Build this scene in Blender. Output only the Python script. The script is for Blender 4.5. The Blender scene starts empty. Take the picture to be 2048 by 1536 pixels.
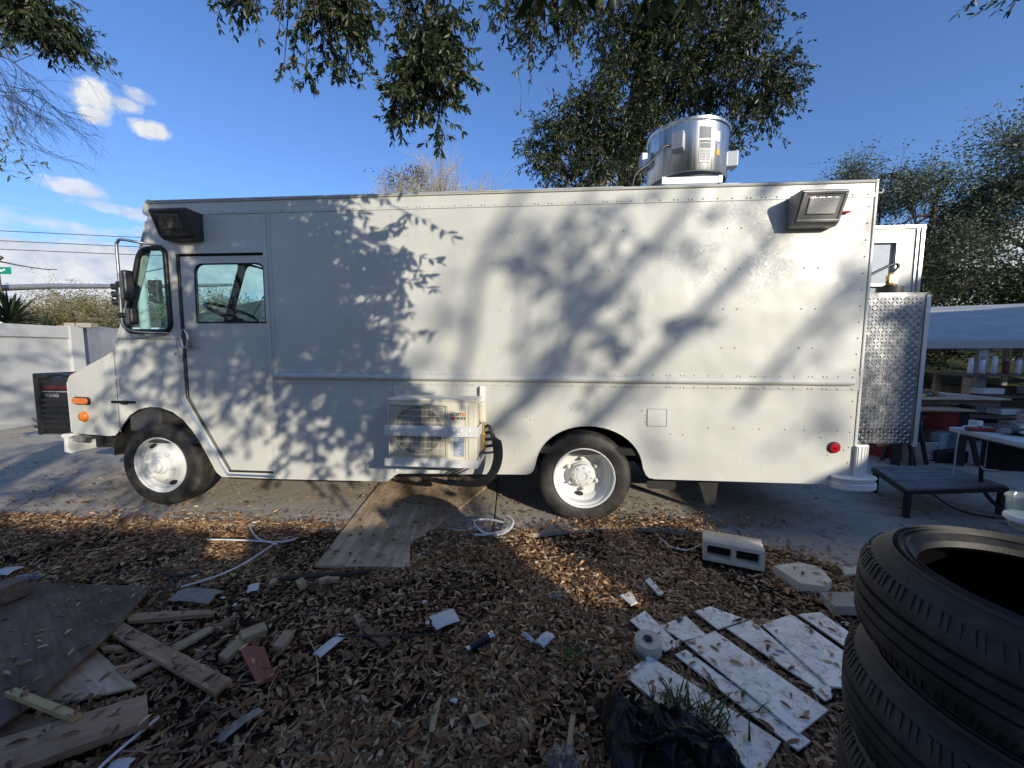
import bpy, bmesh, math, random
import numpy as np
from mathutils import Vector, Matrix
from mathutils import noise as mnoise

scene = bpy.context.scene
R = math.radians
rnd = random.Random(7)
nrng = np.random.default_rng(11)

# ------------------------------------------------------------------ camera
CAM_H = 1.49
PITCH = R(4.94)
FPX = 770.0
cam_d = bpy.data.cameras.new('camera')
cam_d.sensor_width = 36.0
cam_d.lens = 36.0 * FPX / 2048.0
cam_d.clip_start = 0.02
cam_d.clip_end = 900.0
cam = bpy.data.objects.new('camera', cam_d)
cam.location = (0, 0, CAM_H)
cam.rotation_euler = (R(90) - PITCH, 0, 0)
scene.collection.objects.link(cam)
scene.camera = cam

# ------------------------------------------------------------------ light
SUN_AZ = R(33.9)      # to the right of straight behind the camera
SUN_EL = R(16.5)
SDIR = Vector((math.sin(SUN_AZ) * math.cos(SUN_EL), -math.cos(SUN_AZ) * math.cos(SUN_EL), math.sin(SUN_EL)))
sun_d = bpy.data.lights.new('sun', 'SUN')
sun_d.energy = 5.0
sun_d.angle = R(0.5)
sun_d.color = (1.0, 0.92, 0.77)
sun = bpy.data.objects.new('sun', sun_d)
sun.rotation_euler = SDIR.to_track_quat('Z', 'Y').to_euler()
sun.location = (20, -30, 20)
scene.collection.objects.link(sun)

world = bpy.data.worlds.new('World')
scene.world = world
world.use_nodes = True
wn, wl = world.node_tree.nodes, world.node_tree.links
wn.clear()
w_out = wn.new('ShaderNodeOutputWorld')
w_bg = wn.new('ShaderNodeBackground')
w_bg.inputs['Strength'].default_value = 0.125
sky = wn.new('ShaderNodeTexSky')
sky.sky_type = 'NISHITA'
sky.sun_disc = False
sky.sun_elevation = SUN_EL
sky.sun_rotation = math.atan2(SDIR.x, SDIR.y)
sky.air_density = 1.0
sky.dust_density = 0.9
sky.ozone_density = 2.5
wl.new(w_bg.outputs[0], w_out.inputs[0])


def wmath(op, a, b=None, c=None, clamp=False):
    n = wn.new('ShaderNodeMath')
    n.operation = op
    n.use_clamp = clamp
    for i, v in enumerate((a, b, c)):
        if v is None:
            continue
        if isinstance(v, (int, float)):
            n.inputs[i].default_value = v
        else:
            wl.new(v, n.inputs[i])
    return n.outputs[0]


tc = wn.new('ShaderNodeTexCoord')
sep = wn.new('ShaderNodeSeparateXYZ')
wl.new(tc.outputs['Generated'], sep.inputs[0])
w_az = wmath('ARCTAN2', sep.outputs[0], sep.outputs[1])
w_el = wmath('ARCSINE', sep.outputs[2])
n1 = wn.new('ShaderNodeTexNoise')
n1.inputs['Scale'].default_value = 24.0
n1.inputs['Detail'].default_value = 8.0
n1.inputs['Roughness'].default_value = 0.6
mp = wn.new('ShaderNodeMapping')
mp.inputs['Scale'].default_value = (1, 1, 1.25)
wl.new(tc.outputs['Generated'], mp.inputs[0])
wl.new(mp.outputs[0], n1.inputs['Vector'])
nz = wmath('SUBTRACT', n1.outputs['Fac'], 0.5)
# small cumulus puffs: azimuth, elevation (degrees), half sizes (degrees), weight
PUFFS = [(-45.6, 23.4, 2.2, 1.4, 1.0), (-45.6, 21.9, 1.3, 1.0, 1.0), (-43.6, 23.6, 1.8, .8, .8),
         (-41.6, 22.1, 2.0, .9, 1.0), (-42.4, 24.6, 1.6, .7, .6), (-46.9, 15.2, 3.0, 0.9, .8),
         (-43.3, 14.0, 2.0, .8, .75), (-45.5, 14.2, 3.5, .6, .5), (-51.8, 30.0, 1.9, 1.0, .45),
         (-48.5, 27.2, 2.0, .5, .25), (40.0, 33.0, 5.0, 1.2, .0)]
cl = None
for (a0, e0, sa, se, wt) in PUFFS:
    if wt <= 0:
        continue
    dx = wmath('DIVIDE', wmath('SUBTRACT', w_az, R(a0)), R(sa) * 1.15)
    dy = wmath('DIVIDE', wmath('SUBTRACT', w_el, R(e0)), R(se) * 1.15)
    d = wmath('SQRT', wmath('ADD', wmath('MULTIPLY', dx, dx), wmath('MULTIPLY', dy, dy)))
    v = wmath('MULTIPLY', wmath('ADD', wmath('SUBTRACT', 0.85, d), wmath('MULTIPLY', nz, 1.7)), 2.4, clamp=True)
    v = wmath('MULTIPLY', v, wt)
    cl = v if cl is None else wmath('MAXIMUM', cl, v)
# a bank of cloud low over the horizon
n2 = wn.new('ShaderNodeTexNoise')
n2.inputs['Scale'].default_value = 5.0
n2.inputs['Detail'].default_value = 7.0
n2.inputs['Roughness'].default_value = 0.58
mp2 = wn.new('ShaderNodeMapping')
mp2.inputs['Scale'].default_value = (1, 1, 5.0)
wl.new(tc.outputs['Generated'], mp2.inputs[0])
wl.new(mp2.outputs[0], n2.inputs['Vector'])
top = wmath('ADD', R(12.2), wmath('MULTIPLY', wmath('SUBTRACT', n2.outputs['Fac'], 0.5), R(9)))
bank = wmath('MULTIPLY', wmath('SUBTRACT', top, w_el), 1.0 / R(1.6), clamp=True)
hol = wmath('MULTIPLY', wmath('SUBTRACT', n2.outputs['Fac'], 0.30), 7.0, clamp=True)
bank = wmath('MULTIPLY', bank, wmath('MULTIPLY_ADD', hol, 0.42, 0.55))
cl = wmath('MAXIMUM', cl, bank)
# clouds: bright tops, blue-grey bases
shade = wn.new('ShaderNodeMix')
shade.data_type = 'RGBA'
shade.inputs[6].default_value = (4.2, 4.8, 6.0, 1)
shade.inputs[7].default_value = (7.0, 7.1, 7.2, 1)
wl.new(wmath('MULTIPLY_ADD', nz, 3.0, 0.60, clamp=True), shade.inputs[0])
# deepen the blue a little (phone colour)
skyc = wn.new('ShaderNodeMix')
skyc.data_type = 'RGBA'
skyc.blend_type = 'MULTIPLY'
skyc.inputs[0].default_value = 1.0
skyc.inputs[7].default_value = (1.00, 1.26, 1.74, 1)
wl.new(sky.outputs[0], skyc.inputs[6])
mixc = wn.new('ShaderNodeMix')
mixc.data_type = 'RGBA'
wl.new(cl, mixc.inputs[0])
wl.new(skyc.outputs[2], mixc.inputs[6])
wl.new(shade.outputs[2], mixc.inputs[7])
wl.new(mixc.outputs[2], w_bg.inputs['Color'])

scene.view_settings.view_transform = 'Standard'
scene.view_settings.look = 'None'
scene.view_settings.exposure = 0.0
scene.view_settings.gamma = 1.0
scene.view_settings.use_curve_mapping = False
scene.render.engine = 'CYCLES'
scene.cycles.max_bounces = 8
scene.cycles.transparent_max_bounces = 12

# ------------------------------------------------------------------ helpers
C = scene.collection


def sightline(px, py):
    """direction through a point of the photograph (2048 x 1536) in world space"""
    x = (px - 1024) / FPX
    u = -(py - 768) / FPX
    return Vector((x, math.cos(PITCH) + u * math.sin(PITCH), u * math.cos(PITCH) - math.sin(PITCH)))


def G(px, py, z=0.0):
    d = sightline(px, py)
    return Vector((0, 0, CAM_H)) + d * ((z - CAM_H) / d.z)


def Y(px, py, y):
    d = sightline(px, py)
    return Vector((0, 0, CAM_H)) + d * (y / d.y)


def tag(o, label=None, cat=None, group=None, kind=None):
    if label: o['label'] = label
    if cat: o['category'] = cat
    if group: o['group'] = group
    if kind: o['kind'] = kind
    return o


def empty(name, loc=(0, 0, 0), rot=(0, 0, 0), label=None, cat=None, group=None):
    o = bpy.data.objects.new(name, None)
    o.empty_display_size = 0.1
    o.location = loc
    o.rotation_euler = rot
    C.objects.link(o)
    return tag(o, label, cat, group)


def link(name, me, mat=None, parent=None, loc=(0, 0, 0), rot=(0, 0, 0)):
    o = bpy.data.objects.new(name, me)
    if mat is not None and not me.materials:
        me.materials.append(mat)
    o.location = loc
    o.rotation_euler = rot
    C.objects.link(o)
    if parent is not None:
        o.parent = parent
    return o


def copy_tree(o, parent=None):
    c = o.copy()
    C.objects.link(c)
    c.parent = parent
    for ch in list(o.children):
        copy_tree(ch, c)
    return c


class MB:
    def __init__(s):
        s.v, s.f = [], []

    def add(s, vs, fs):
        b = len(s.v)
        s.v.extend([tuple(q) for q in vs])
        s.f.extend([tuple(i + b for i in f) for f in fs])
        return s

    def box(s, x0, x1, y0, y1, z0, z1, M=None):
        vs = [Vector((x, y, z)) for z in (z0, z1) for y in (y0, y1) for x in (x0, x1)]
        if M is not None:
            vs = [M @ q for q in vs]
        return s.add(vs, [(0, 2, 3, 1), (4, 5, 7, 6), (0, 1, 5, 4), (2, 6, 7, 3), (0, 4, 6, 2), (1, 3, 7, 5)])

    def bar(s, p, q, w, h=None, up=(0, 0, 1)):
        """rectangular bar from p to q, w wide, h thick"""
        p, q = Vector(p), Vector(q)
        h = h or w
        d = (q - p)
        L = d.length
        d.normalize()
        u = Vector(up)
        if abs(d.dot(u)) > 0.98:
            u = Vector((0, 1, 0))
        a = d.cross(u).normalized()
        b = a.cross(d).normalized()
        M = Matrix((a, d, b)).transposed().to_4x4()
        M.translation = p
        return s.box(-w / 2, w / 2, 0, L, -h / 2, h / 2, M)

    def tube(s, pts, r, n=8, cap=True):
        pts = [Vector(p) for p in pts]
        m = len(pts)
        rs = r if isinstance(r, (list, tuple)) else [r] * m
        b = len(s.v)
        prev = None
        for i, p in enumerate(pts):
            if i == 0: t = pts[1] - pts[0]
            elif i == m - 1: t = pts[-1] - pts[-2]
            else: t = pts[i + 1] - pts[i - 1]
            if t.length < 1e-9: t = Vector((0, 0, 1))
            t.normalize()
            if prev is None:
                a = t.cross(Vector((0, 0, 1)))
                if a.length < 0.1: a = t.cross(Vector((1, 0, 0)))
            else:
                a = prev - t * prev.dot(t)
                if a.length < 1e-6: a = t.orthogonal()
            a.normalize()
            prev = a
            c = t.cross(a)
            for k in range(n):
                w = 2 * math.pi * k / n
                s.v.append(tuple(p + (a * math.cos(w) + c * math.sin(w)) * rs[i]))
        for i in range(m - 1):
            for k in range(n):
                k2 = (k + 1) % n
                s.f.append((b + i * n + k, b + i * n + k2, b + (i + 1) * n + k2, b + (i + 1) * n + k))
        if cap:
            s.f.append(tuple(b + k for k in range(n))[::-1])
            s.f.append(tuple(b + (m - 1) * n + k for k in range(n)))
        return s

    def lathe(s, prof, n=32, M=None, closed=False):
        """prof: list of (r, h); axis z; M places it"""
        b = len(s.v)
        m = len(prof)
        for (r, h) in prof:
            for k in range(n):
                w = 2 * math.pi * k / n
                q = Vector((r * math.cos(w), r * math.sin(w), h))
                s.v.append(tuple(M @ q if M is not None else q))
        rng = range(m) if closed else range(m - 1)
        for i in rng:
            j = (i + 1) % m
            for k in range(n):
                k2 = (k + 1) % n
                s.f.append((b + i * n + k, b + i * n + k2, b + j * n + k2, b + j * n + k))
        if not closed:
            if prof[0][0] > 1e-6: s.f.append(tuple(b + k for k in range(n))[::-1])
            if prof[-1][0] > 1e-6: s.f.append(tuple(b + (m - 1) * n + k for k in range(n)))
        return s

    def prism(s, poly, z0, z1, M=None):
        n = len(poly)
        vs = [Vector((x, y, z0)) for x, y in poly] + [Vector((x, y, z1)) for x, y in poly]
        if M is not None:
            vs = [M @ q for q in vs]
        fs = [tuple(range(n))[::-1], tuple(range(n, 2 * n))]
        fs += [(i, (i + 1) % n, n + (i + 1) % n, n + i) for i in range(n)]
        return s.add(vs, fs)

    def mesh(s, name, smooth=None):
        me = bpy.data.meshes.new(name)
        me.from_pydata(s.v, [], s.f)
        me.update()
        bm = bmesh.new()
        bm.from_mesh(me)
        bmesh.ops.recalc_face_normals(bm, faces=bm.faces)
        bm.to_mesh(me)
        bm.free()
        if smooth:
            me.shade_smooth()
            me.set_sharp_from_angle(angle=R(smooth))
        return me

    def build(s, name, mat, parent=None, smooth=None, bevel=0, loc=(0, 0, 0), rot=(0, 0, 0), seg=2):
        o = link(name, s.mesh(name, smooth), mat, parent, loc, rot)
        if bevel:
            b = o.modifiers.new('bevel', 'BEVEL')
            b.width = bevel
            b.segments = seg
            b.limit_method = 'ANGLE'
            b.angle_limit = R(35)
        return o


def AXY(loc, axis):
    """matrix whose local z points along axis, placed at loc"""
    q = Vector(axis).to_track_quat('Z', 'Y')
    M = q.to_matrix().to_4x4()
    M.translation = Vector(loc)
    return M


def catmull(pts, n=6):
    pts = [Vector(p) for p in pts]
    out = []
    P = [pts[0]] + pts + [pts[-1]]
    for i in range(1, len(P) - 2):
        a, b, c, d = P[i - 1], P[i], P[i + 1], P[i + 2]
        for k in range(n):
            t = k / n
            out.append(0.5 * ((2 * b) + (c - a) * t + (2 * a - 5 * b + 4 * c - d) * t * t + (3 * b - a - 3 * c + d) * t ** 3))
    out.append(pts[-1])
    return out


def rpoly(pts, r, n=5):
    """round the corners of a 2D polygon; r is one radius or one per corner"""
    out = []
    m = len(pts)
    for i, p in enumerate(pts):
        ri = r[i] if isinstance(r, (list, tuple)) else r
        p = Vector(p)
        if ri <= 0:
            out.append(p)
            continue
        a = (Vector(pts[i - 1]) - p)
        b = (Vector(pts[(i + 1) % m]) - p)
        ri = min(ri, a.length * .49, b.length * .49)
        A = p + a.normalized() * ri
        B = p + b.normalized() * ri
        for k in range(n + 1):
            t = k / n
            out.append(A * (1 - t) ** 2 + p * 2 * t * (1 - t) + B * t * t)
    return out


def plate(name, outer, holes, y0, y1, mat, parent, bevel=0.0):
    """a sheet in the XZ plane between depths y0 and y1 with cut-outs"""
    cu = bpy.data.curves.new(name, 'CURVE')
    cu.dimensions = '2D'
    cu.fill_mode = 'BOTH'
    cu.extrude = abs(y1 - y0) / 2
    for ring in [outer] + list(holes):
        sp = cu.splines.new('POLY')
        sp.points.add(len(ring) - 1)
        for i, p in enumerate(ring):
            sp.points[i].co = (p[0], p[1], 0, 1)
        sp.use_cyclic_u = True
    o = bpy.data.objects.new(name, cu)
    C.objects.link(o)
    dg = bpy.context.evaluated_depsgraph_get()
    me = bpy.data.meshes.new_from_object(o.evaluated_get(dg))
    bpy.data.objects.remove(o)
    bpy.data.curves.remove(cu)
    ym = (y0 + y1) / 2
    for v in me.vertices:
        x, y, z = v.co
        v.co = (x, ym - z, y)
    me.name = name
    me.materials.clear()
    bm = bmesh.new()
    bm.from_mesh(me)
    bmesh.ops.remove_doubles(bm, verts=bm.verts, dist=1e-5)
    bmesh.ops.recalc_face_normals(bm, faces=bm.faces)
    bm.to_mesh(me)
    bm.free()
    return link(name, me, mat, parent)


def text_mesh(txt, size, mat, parent, loc, rot, name='lettering', depth=0.001, sx=1.0, bold=0.0):
    cu = bpy.data.curves.new(name, 'FONT')
    cu.body = txt
    cu.size = size
    cu.extrude = depth
    cu.offset = bold
    cu.align_x = 'LEFT'
    o = bpy.data.objects.new(name, cu)
    C.objects.link(o)
    dg = bpy.context.evaluated_depsgraph_get()
    me = bpy.data.meshes.new_from_object(o.evaluated_get(dg))
    bpy.data.objects.remove(o)
    for v in me.vertices:
        v.co.x *= sx
    me.materials.clear()
    return link(name, me, mat, parent, loc, rot)


# ------------------------------------------------------------------ materials
def new_mat(name):
    m = bpy.data.materials.new(name)
    m.use_nodes = True
    nt = m.node_tree
    bs = nt.nodes['Principled BSDF']
    return m, nt, bs


def coords(nt, kind='Object', scale=(1, 1, 1), rot=(0, 0, 0)):
    t = nt.nodes.new('ShaderNodeTexCoord')
    mp_ = nt.nodes.new('ShaderNodeMapping')
    mp_.inputs['Scale'].default_value = scale
    mp_.inputs['Rotation'].default_value = rot
    nt.links.new(t.outputs[kind], mp_.inputs[0])
    return mp_.outputs[0]


def noise(nt, vec, scale, detail=4, rough=.55, dist=0.0):
    n = nt.nodes.new('ShaderNodeTexNoise')
    n.inputs['Scale'].default_value = scale
    n.inputs['Detail'].default_value = detail
    n.inputs['Roughness'].default_value = rough
    n.inputs['Distortion'].default_value = dist
    if vec is not None:
        nt.links.new(vec, n.inputs['Vector'])
    return n.outputs['Fac']


def ramp(nt, fac, stops, interp='LINEAR'):
    r = nt.nodes.new('ShaderNodeValToRGB')
    r.color_ramp.interpolation = interp
    e = r.color_ramp.elements
    while len(e) < len(stops):
        e.new(0.5)
    for i, (p, c) in enumerate(stops):
        e[i].position = p
        e[i].color = tuple(c) + (1,) if len(c) == 3 else c
    nt.links.new(fac, r.inputs[0])
    return r.outputs[0]


def mixc_(nt, fac, a, b, mode='MIX'):
    n = nt.nodes.new('ShaderNodeMix')
    n.data_type = 'RGBA'
    n.blend_type = mode
    for i, v in ((0, fac), (6, a), (7, b)):
        if isinstance(v, (int, float)):
            n.inputs[i].default_value = v
        elif isinstance(v, (tuple, list)):
            n.inputs[i].default_value = tuple(v) + (1,) if len(v) == 3 else v
        else:
            nt.links.new(v, n.inputs[i])
    return n.outputs[2]


def bump(nt, bs, h, strength=.3, dist=.01, prev=None):
    b = nt.nodes.new('ShaderNodeBump')
    b.inputs['Strength'].default_value = strength
    b.inputs['Distance'].default_value = dist
    nt.links.new(h, b.inputs['Height'])
    if prev is not None:
        nt.links.new(prev, b.inputs['Normal'])
    nt.links.new(b.outputs[0], bs.inputs['Normal'])
    return b.outputs[0]


def simple(name, col, rough=.5, metal=0.0, var=.12, nscale=12, bmp=0.0, bscale=60, spec=None):
    m, nt, bs = new_mat(name)
    v = coords(nt)
    f = noise(nt, v, nscale, 5)
    lo = tuple(max(0, c * (1 - var)) for c in col)
    hi = tuple(min(1, c * (1 + var)) for c in col)
    c = ramp(nt, f, [(.3, lo), (.7, hi)])
    nt.links.new(c, bs.inputs['Base Color'])
    bs.inputs['Roughness'].default_value = rough
    bs.inputs['Metallic'].default_value = metal
    if spec is not None:
        bs.inputs['Specular IOR Level'].default_value = spec
    if bmp:
        bump(nt, bs, noise(nt, v, bscale, 4), bmp, .004)
    return m


def paint_mat(name, col, wave=1.0, worn=False):
    m, nt, bs = new_mat(name)
    v = coords(nt)
    g = noise(nt, v, 1.3, 6, .6)
    c = ramp(nt, g, [(.35, tuple(k * .90 for k in col)), (.65, col)])
    dirt = noise(nt, coords(nt, scale=(9, 9, 1.4)), 2.0, 8, .7)
    dm = ramp(nt, dirt, [(.58, (0, 0, 0)), (.80, (1, 1, 1))])
    c = mixc_(nt, dm, c, tuple(k * f for k, f in zip(col, (.80, .77, .70))))
    sp = noise(nt, v, 60, 3, .6)
    c = mixc_(nt, ramp(nt, sp, [(.70, (0, 0, 0)), (.74, (1, 1, 1))]), c, tuple(k * .6 for k in col))
    # streaks running down and a few horizontal scuffs
    stk = noise(nt, coords(nt, scale=(26, 26, .9)), 1.0, 6, .7)
    c = mixc_(nt, ramp(nt, stk, [(.60, (0, 0, 0)), (.78, (.5, .5, .5))]), c, tuple(k * f for k, f in zip(col, (.72, .69, .62))))
    scr = noise(nt, coords(nt, scale=(.9, 8, 120)), 2.0, 4, .6)
    sm = ramp(nt, scr, [(.735, (0, 0, 0)), (.75, (.8, .8, .8))])
    c = mixc_(nt, sm, c, (.80, .80, .77))
    peel = None
    if worn:
        # crazed, flaking clear coat in a rough ring by the rear top corner
        tcn = nt.nodes.new('ShaderNodeTexCoord')
        vd = nt.nodes.new('ShaderNodeVectorMath')
        vd.operation = 'DISTANCE'
        vd.inputs[1].default_value = (1.10, 0, 2.34)
        nt.links.new(tcn.outputs['Object'], vd.inputs[0])
        ring = ramp(nt, vd.outputs['Value'], [(.0, (.25,) * 3), (.14, (.35,) * 3), (.26, (1,) * 3), (.40, (.6,) * 3), (.60, (0,) * 3)])
        cr = noise(nt, v, 38, 8, .75, 1.5)
        pm = ramp(nt, cr, [(.50, (0, 0, 0)), (.58, (1, 1, 1))])
        peel = mixc_(nt, 1.0, ring, pm, 'MULTIPLY')
        pm2 = ramp(nt, noise(nt, v, 4, 5, .7), [(.45, (0, 0, 0)), (.55, (1, 1, 1))])
        peel = mixc_(nt, 1.0, peel, pm2, 'MULTIPLY')
        c = mixc_(nt, peel, c, (.78, .77, .70))
    nt.links.new(c, bs.inputs['Base Color'])
    rr = ramp(nt, noise(nt, v, 3.5, 7, .65), [(.35, (.30,) * 3), (.7, (.52,) * 3)])
    nt.links.new(rr, bs.inputs['Roughness'])
    b1 = bump(nt, bs, noise(nt, coords(nt, scale=(1, 1, .8)), 1.7, 2, .45), .75 * wave, .06)
    b2 = bump(nt, bs, noise(nt, v, 22, 4, .6), .10, .006, b1)
    b3 = bump(nt, bs, noise(nt, v, 240, 2, .5), .10, .001, b2)
    if peel is not None:
        bump(nt, bs, peel, .5, .003, b3)
    return m


def wood_mat(name, a, b, scale=3.0, along=0, rough=.75):
    m, nt, bs = new_mat(name)
    sc = [14, 14, 14]
    sc[along] = 1.1
    v = coords(nt, scale=tuple(sc))
    f = noise(nt, v, scale, 6, .65, .4)
    st = noise(nt, coords(nt), 2.6, 5, .6)
    c = ramp(nt, f, [(.28, a), (.5, tuple((x + y) / 2 for x, y in zip(a, b))), (.72, b)])
    c = mixc_(nt, ramp(nt, st, [(.45, (0, 0, 0)), (.72, (.8, .8, .8))]), c, tuple(k * .45 for k in a))
    nt.links.new(c, bs.inputs['Base Color'])
    bs.inputs['Roughness'].default_value = rough
    bs.inputs['Specular IOR Level'].default_value = .25
    bump(nt, bs, f, .5, .004)
    return m


def leaf_mat(name, stops, rough=.5, trans=.3, spec=.4):
    m, nt, bs = new_mat(name)
    g = nt.nodes.new('ShaderNodeNewGeometry')
    c = ramp(nt, g.outputs['Random Per Island'], stops)
    nt.links.new(c, bs.inputs['Base Color'])
    bs.inputs['Roughness'].default_value = rough
    bs.inputs['Specular IOR Level'].default_value = spec
    if trans:
        tr = nt.nodes.new('ShaderNodeBsdfTranslucent')
        nt.links.new(c, tr.inputs['Color'])
        mx = nt.nodes.new('ShaderNodeMixShader')
        mx.inputs[0].default_value = trans
        nt.links.new(bs.outputs[0], mx.inputs[1])
        nt.links.new(tr.outputs[0], mx.inputs[2])
        nt.links.new(mx.outputs[0], nt.nodes['Material Output'].inputs[0])
    return m


def glass_mat(name, tint, refl=.10, rough=.02):
    m, nt, bs = new_mat(name)
    nt.nodes.remove(bs)
    t = nt.nodes.new('ShaderNodeBsdfTransparent')
    t.inputs['Color'].default_value = tuple(tint) + (1,)
    g = nt.nodes.new('ShaderNodeBsdfGlossy')
    g.inputs['Roughness'].default_value = rough
    lw = nt.nodes.new('ShaderNodeLayerWeight')
    lw.inputs['Blend'].default_value = .5
    pw = nt.nodes.new('ShaderNodeMath')
    pw.operation = 'POWER'
    pw.inputs[1].default_value = 5.0
    nt.links.new(lw.outputs['Facing'], pw.inputs[0])
    fr = nt.nodes.new('ShaderNodeMath')
    fr.operation = 'MULTIPLY_ADD'
    fr.inputs[1].default_value = .6
    fr.inputs[2].default_value = .035
    nt.links.new(pw.outputs[0], fr.inputs[0])
    d = nt.nodes.new('ShaderNodeBsdfDiffuse')
    d.inputs['Color'].default_value = (.5, .55, .52, 1)
    mx = nt.nodes.new('ShaderNodeMixShader')
    nt.links.new(fr.outputs[0], mx.inputs[0])
    nt.links.new(t.outputs[0], mx.inputs[1])
    nt.links.new(g.outputs[0], mx.inputs[2])
    mx2 = nt.nodes.new('ShaderNodeMixShader')   # film of dust on the pane
    dn = ramp(nt, noise(nt, coords(nt), 6, 6, .7), [(.4, (refl * .2,) * 3), (.8, (refl,) * 3)])
    nt.links.new(dn, mx2.inputs[0])
    nt.links.new(mx.outputs[0], mx2.inputs[1])
    nt.links.new(d.outputs[0], mx2.inputs[2])
    nt.links.new(mx2.outputs[0], nt.nodes['Material Output'].inputs[0])
    return m


M = {}
M['paint'] = paint_mat('white_truck_paint', (.585, .58, .525))
M['paint_worn'] = paint_mat('white_truck_paint_worn', (.585, .58, .525), worn=True)
M['paint_flat'] = paint_mat('white_brushed_paint', (.63, .63, .58), .2)
M['wheel_white'] = paint_mat('white_wheel_paint', (.70, .70, .67), .1)
M['trim'] = simple('grey_roof_trim', (.45, .46, .45), .45, .3, .2, 9)
M['black'] = simple('black_rubber_trim', (.012, .012, .013), .45, 0, .3, 20)
M['dark'] = simple('dark_underbody', (.018, .017, .016), .8, 0, .4, 8, .3)
M['cab_dark'] = simple('dark_cab_interior', (.05, .052, .055), .6, 0, .2, 8)
M['cab_grey'] = simple('grey_cab_lining', (.20, .21, .22), .6, 0, .15, 8)
M['red'] = simple('red_lens', (.45, .01, .02), .15, 0, .1)
M['amber'] = simple('amber_lens', (.70, .17, .02), .18, 0, .1)
M['plastic_black'] = simple('black_plastic_shell', (.016, .016, .017), .38, 0, .2, 20, .15)
M['bronze'] = simple('dark_bronze_housing', (.065, .06, .055), .45, .2, .2, 10, .1)
M['chrome'] = simple('bright_metal', (.62, .62, .60), .22, .95, .1)
M['steel'] = simple('dull_steel_tube', (.30, .30, .31), .38, .8, .15, 20)
M['brass'] = simple('brass_fitting', (.65, .42, .12), .3, .9, .1)
M['gen_red'] = simple('red_plastic', (.09, .008, .011), .5)
M['white_print'] = simple('white_print', (.7, .7, .7), .6)
M['faded_print'] = simple('faded_print', (.30, .30, .30), .6)
M['ac_shell'] = simple('ivory_metal_shell', (.66, .62, .50), .42, 0, .05, 4)
M['ac_dark'] = simple('dark_fan_recess', (.045, .042, .036), .7)
M['hose_black'] = simple('black_rubber_hose', (.018, .018, .02), .4, 0, .2, 30)
M['orange_print'] = simple('orange_print', (.75, .28, .04), .5)
M['red_print'] = simple('red_print', (.65, .06, .04), .5)
M['black_print'] = simple('black_print', (.02, .02, .02), .5)
M['glass_teal'] = glass_mat('teal_tinted_glass', (.84, .95, .94), .035)
M['lamp_grey'] = simple('pale_lamp_housing', (.26, .255, .24), .4, .3, .15, 10)  # paler grey than the bronze housing of the cab floodlight
M['bronze_glass'] = simple('smoked_lens', (.16, .145, .13), .15, .4, .5, 30, .5, 60)
M['glass_clear'] = glass_mat('clear_plastic', (.86, .9, .9), .35, .08)
M['hedge_metal'] = simple('light_metal_sheet', (.55, .58, .60), .4, .5, .1, 5)


def tyre_mat():
    m, nt, bs = new_mat('tyre_rubber')
    v = coords(nt)
    c = ramp(nt, noise(nt, v, 9, 6, .65), [(.38, (.013, .012, .011)), (.60, (.045, .040, .033)), (.78, (.12, .10, .075))])
    nt.links.new(c, bs.inputs['Base Color'])
    bs.inputs['Roughness'].default_value = .62
    bump(nt, bs, noise(nt, v, 130, 3), .25, .003)
    return m


M['tyre'] = tyre_mat()
M['tyre_old'] = tyre_mat()


def alu_plate():
    m, nt, bs = new_mat('aluminium_tread_plate')
    v = coords(nt)
    f = noise(nt, v, 5, 5)
    nt.links.new(ramp(nt, f, [(.3, (.42, .42, .41)), (.7, (.58, .58, .57))]), bs.inputs['Base Color'])
    bs.inputs['Metallic'].default_value = 1
    nt.links.new(ramp(nt, noise(nt, v, 14, 5), [(.3, (.16,) * 3), (.7, (.28,) * 3)]), bs.inputs['Roughness'])
    return m


M['alu'] = alu_plate()
M['alu_mark'] = simple('tread_mark_aluminium', (.72, .72, .70), .30, 1.0, .12, 8)


def fan_mat():
    m, nt, bs = new_mat('spun_aluminium')
    v = coords(nt, scale=(30, 30, .6))
    f = noise(nt, v, 1.0, 4, .6)
    nt.links.new(ramp(nt, f, [(.3, (.38, .38, .37)), (.7, (.60, .60, .58))]), bs.inputs['Base Color'])
    bs.inputs['Metallic'].default_value = 1
    nt.links.new(ramp(nt, f, [(.3, (.24,) * 3), (.7, (.40,) * 3)]), bs.inputs['Roughness'])
    bump(nt, bs, f, .15, .004)
    return m


M['fan'] = fan_mat()


def concrete_mat(name, a, b, spots=True, k=1.0):
    m, nt, bs = new_mat(name)
    v = coords(nt)
    f = noise(nt, v, 1.1 * k, 8, .68)
    c = ramp(nt, f, [(.3, a), (.7, b)])
    f2 = noise(nt, v, 26 * k, 6, .7)
    c = mixc_(nt, ramp(nt, f2, [(.30, (.7, .7, .7)), (.50, (0, 0, 0))]), c, tuple(x * .6 for x in a))
    if spots:
        f3 = noise(nt, v, 4.5, 7, .75)
        c = mixc_(nt, ramp(nt, f3, [(.54, (0, 0, 0)), (.70, (.8, .8, .8))]), c, (.12, .092, .065))
        f4 = noise(nt, coords(nt, scale=(1, 1, 1)), 17, 6, .8, 1.2)
        c = mixc_(nt, ramp(nt, f4, [(.63, (0, 0, 0)), (.66, (.85, .85, .85))]), c, (.055, .045, .035))
    nt.links.new(c, bs.inputs['Base Color'])
    bs.inputs['Roughness'].default_value = .88
    bs.inputs['Specular IOR Level'].default_value = .25
    b1 = bump(nt, bs, f2, .14, .004)
    bump(nt, bs, noise(nt, v, 160 * k, 3), .22, .0015, b1)
    return m


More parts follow.
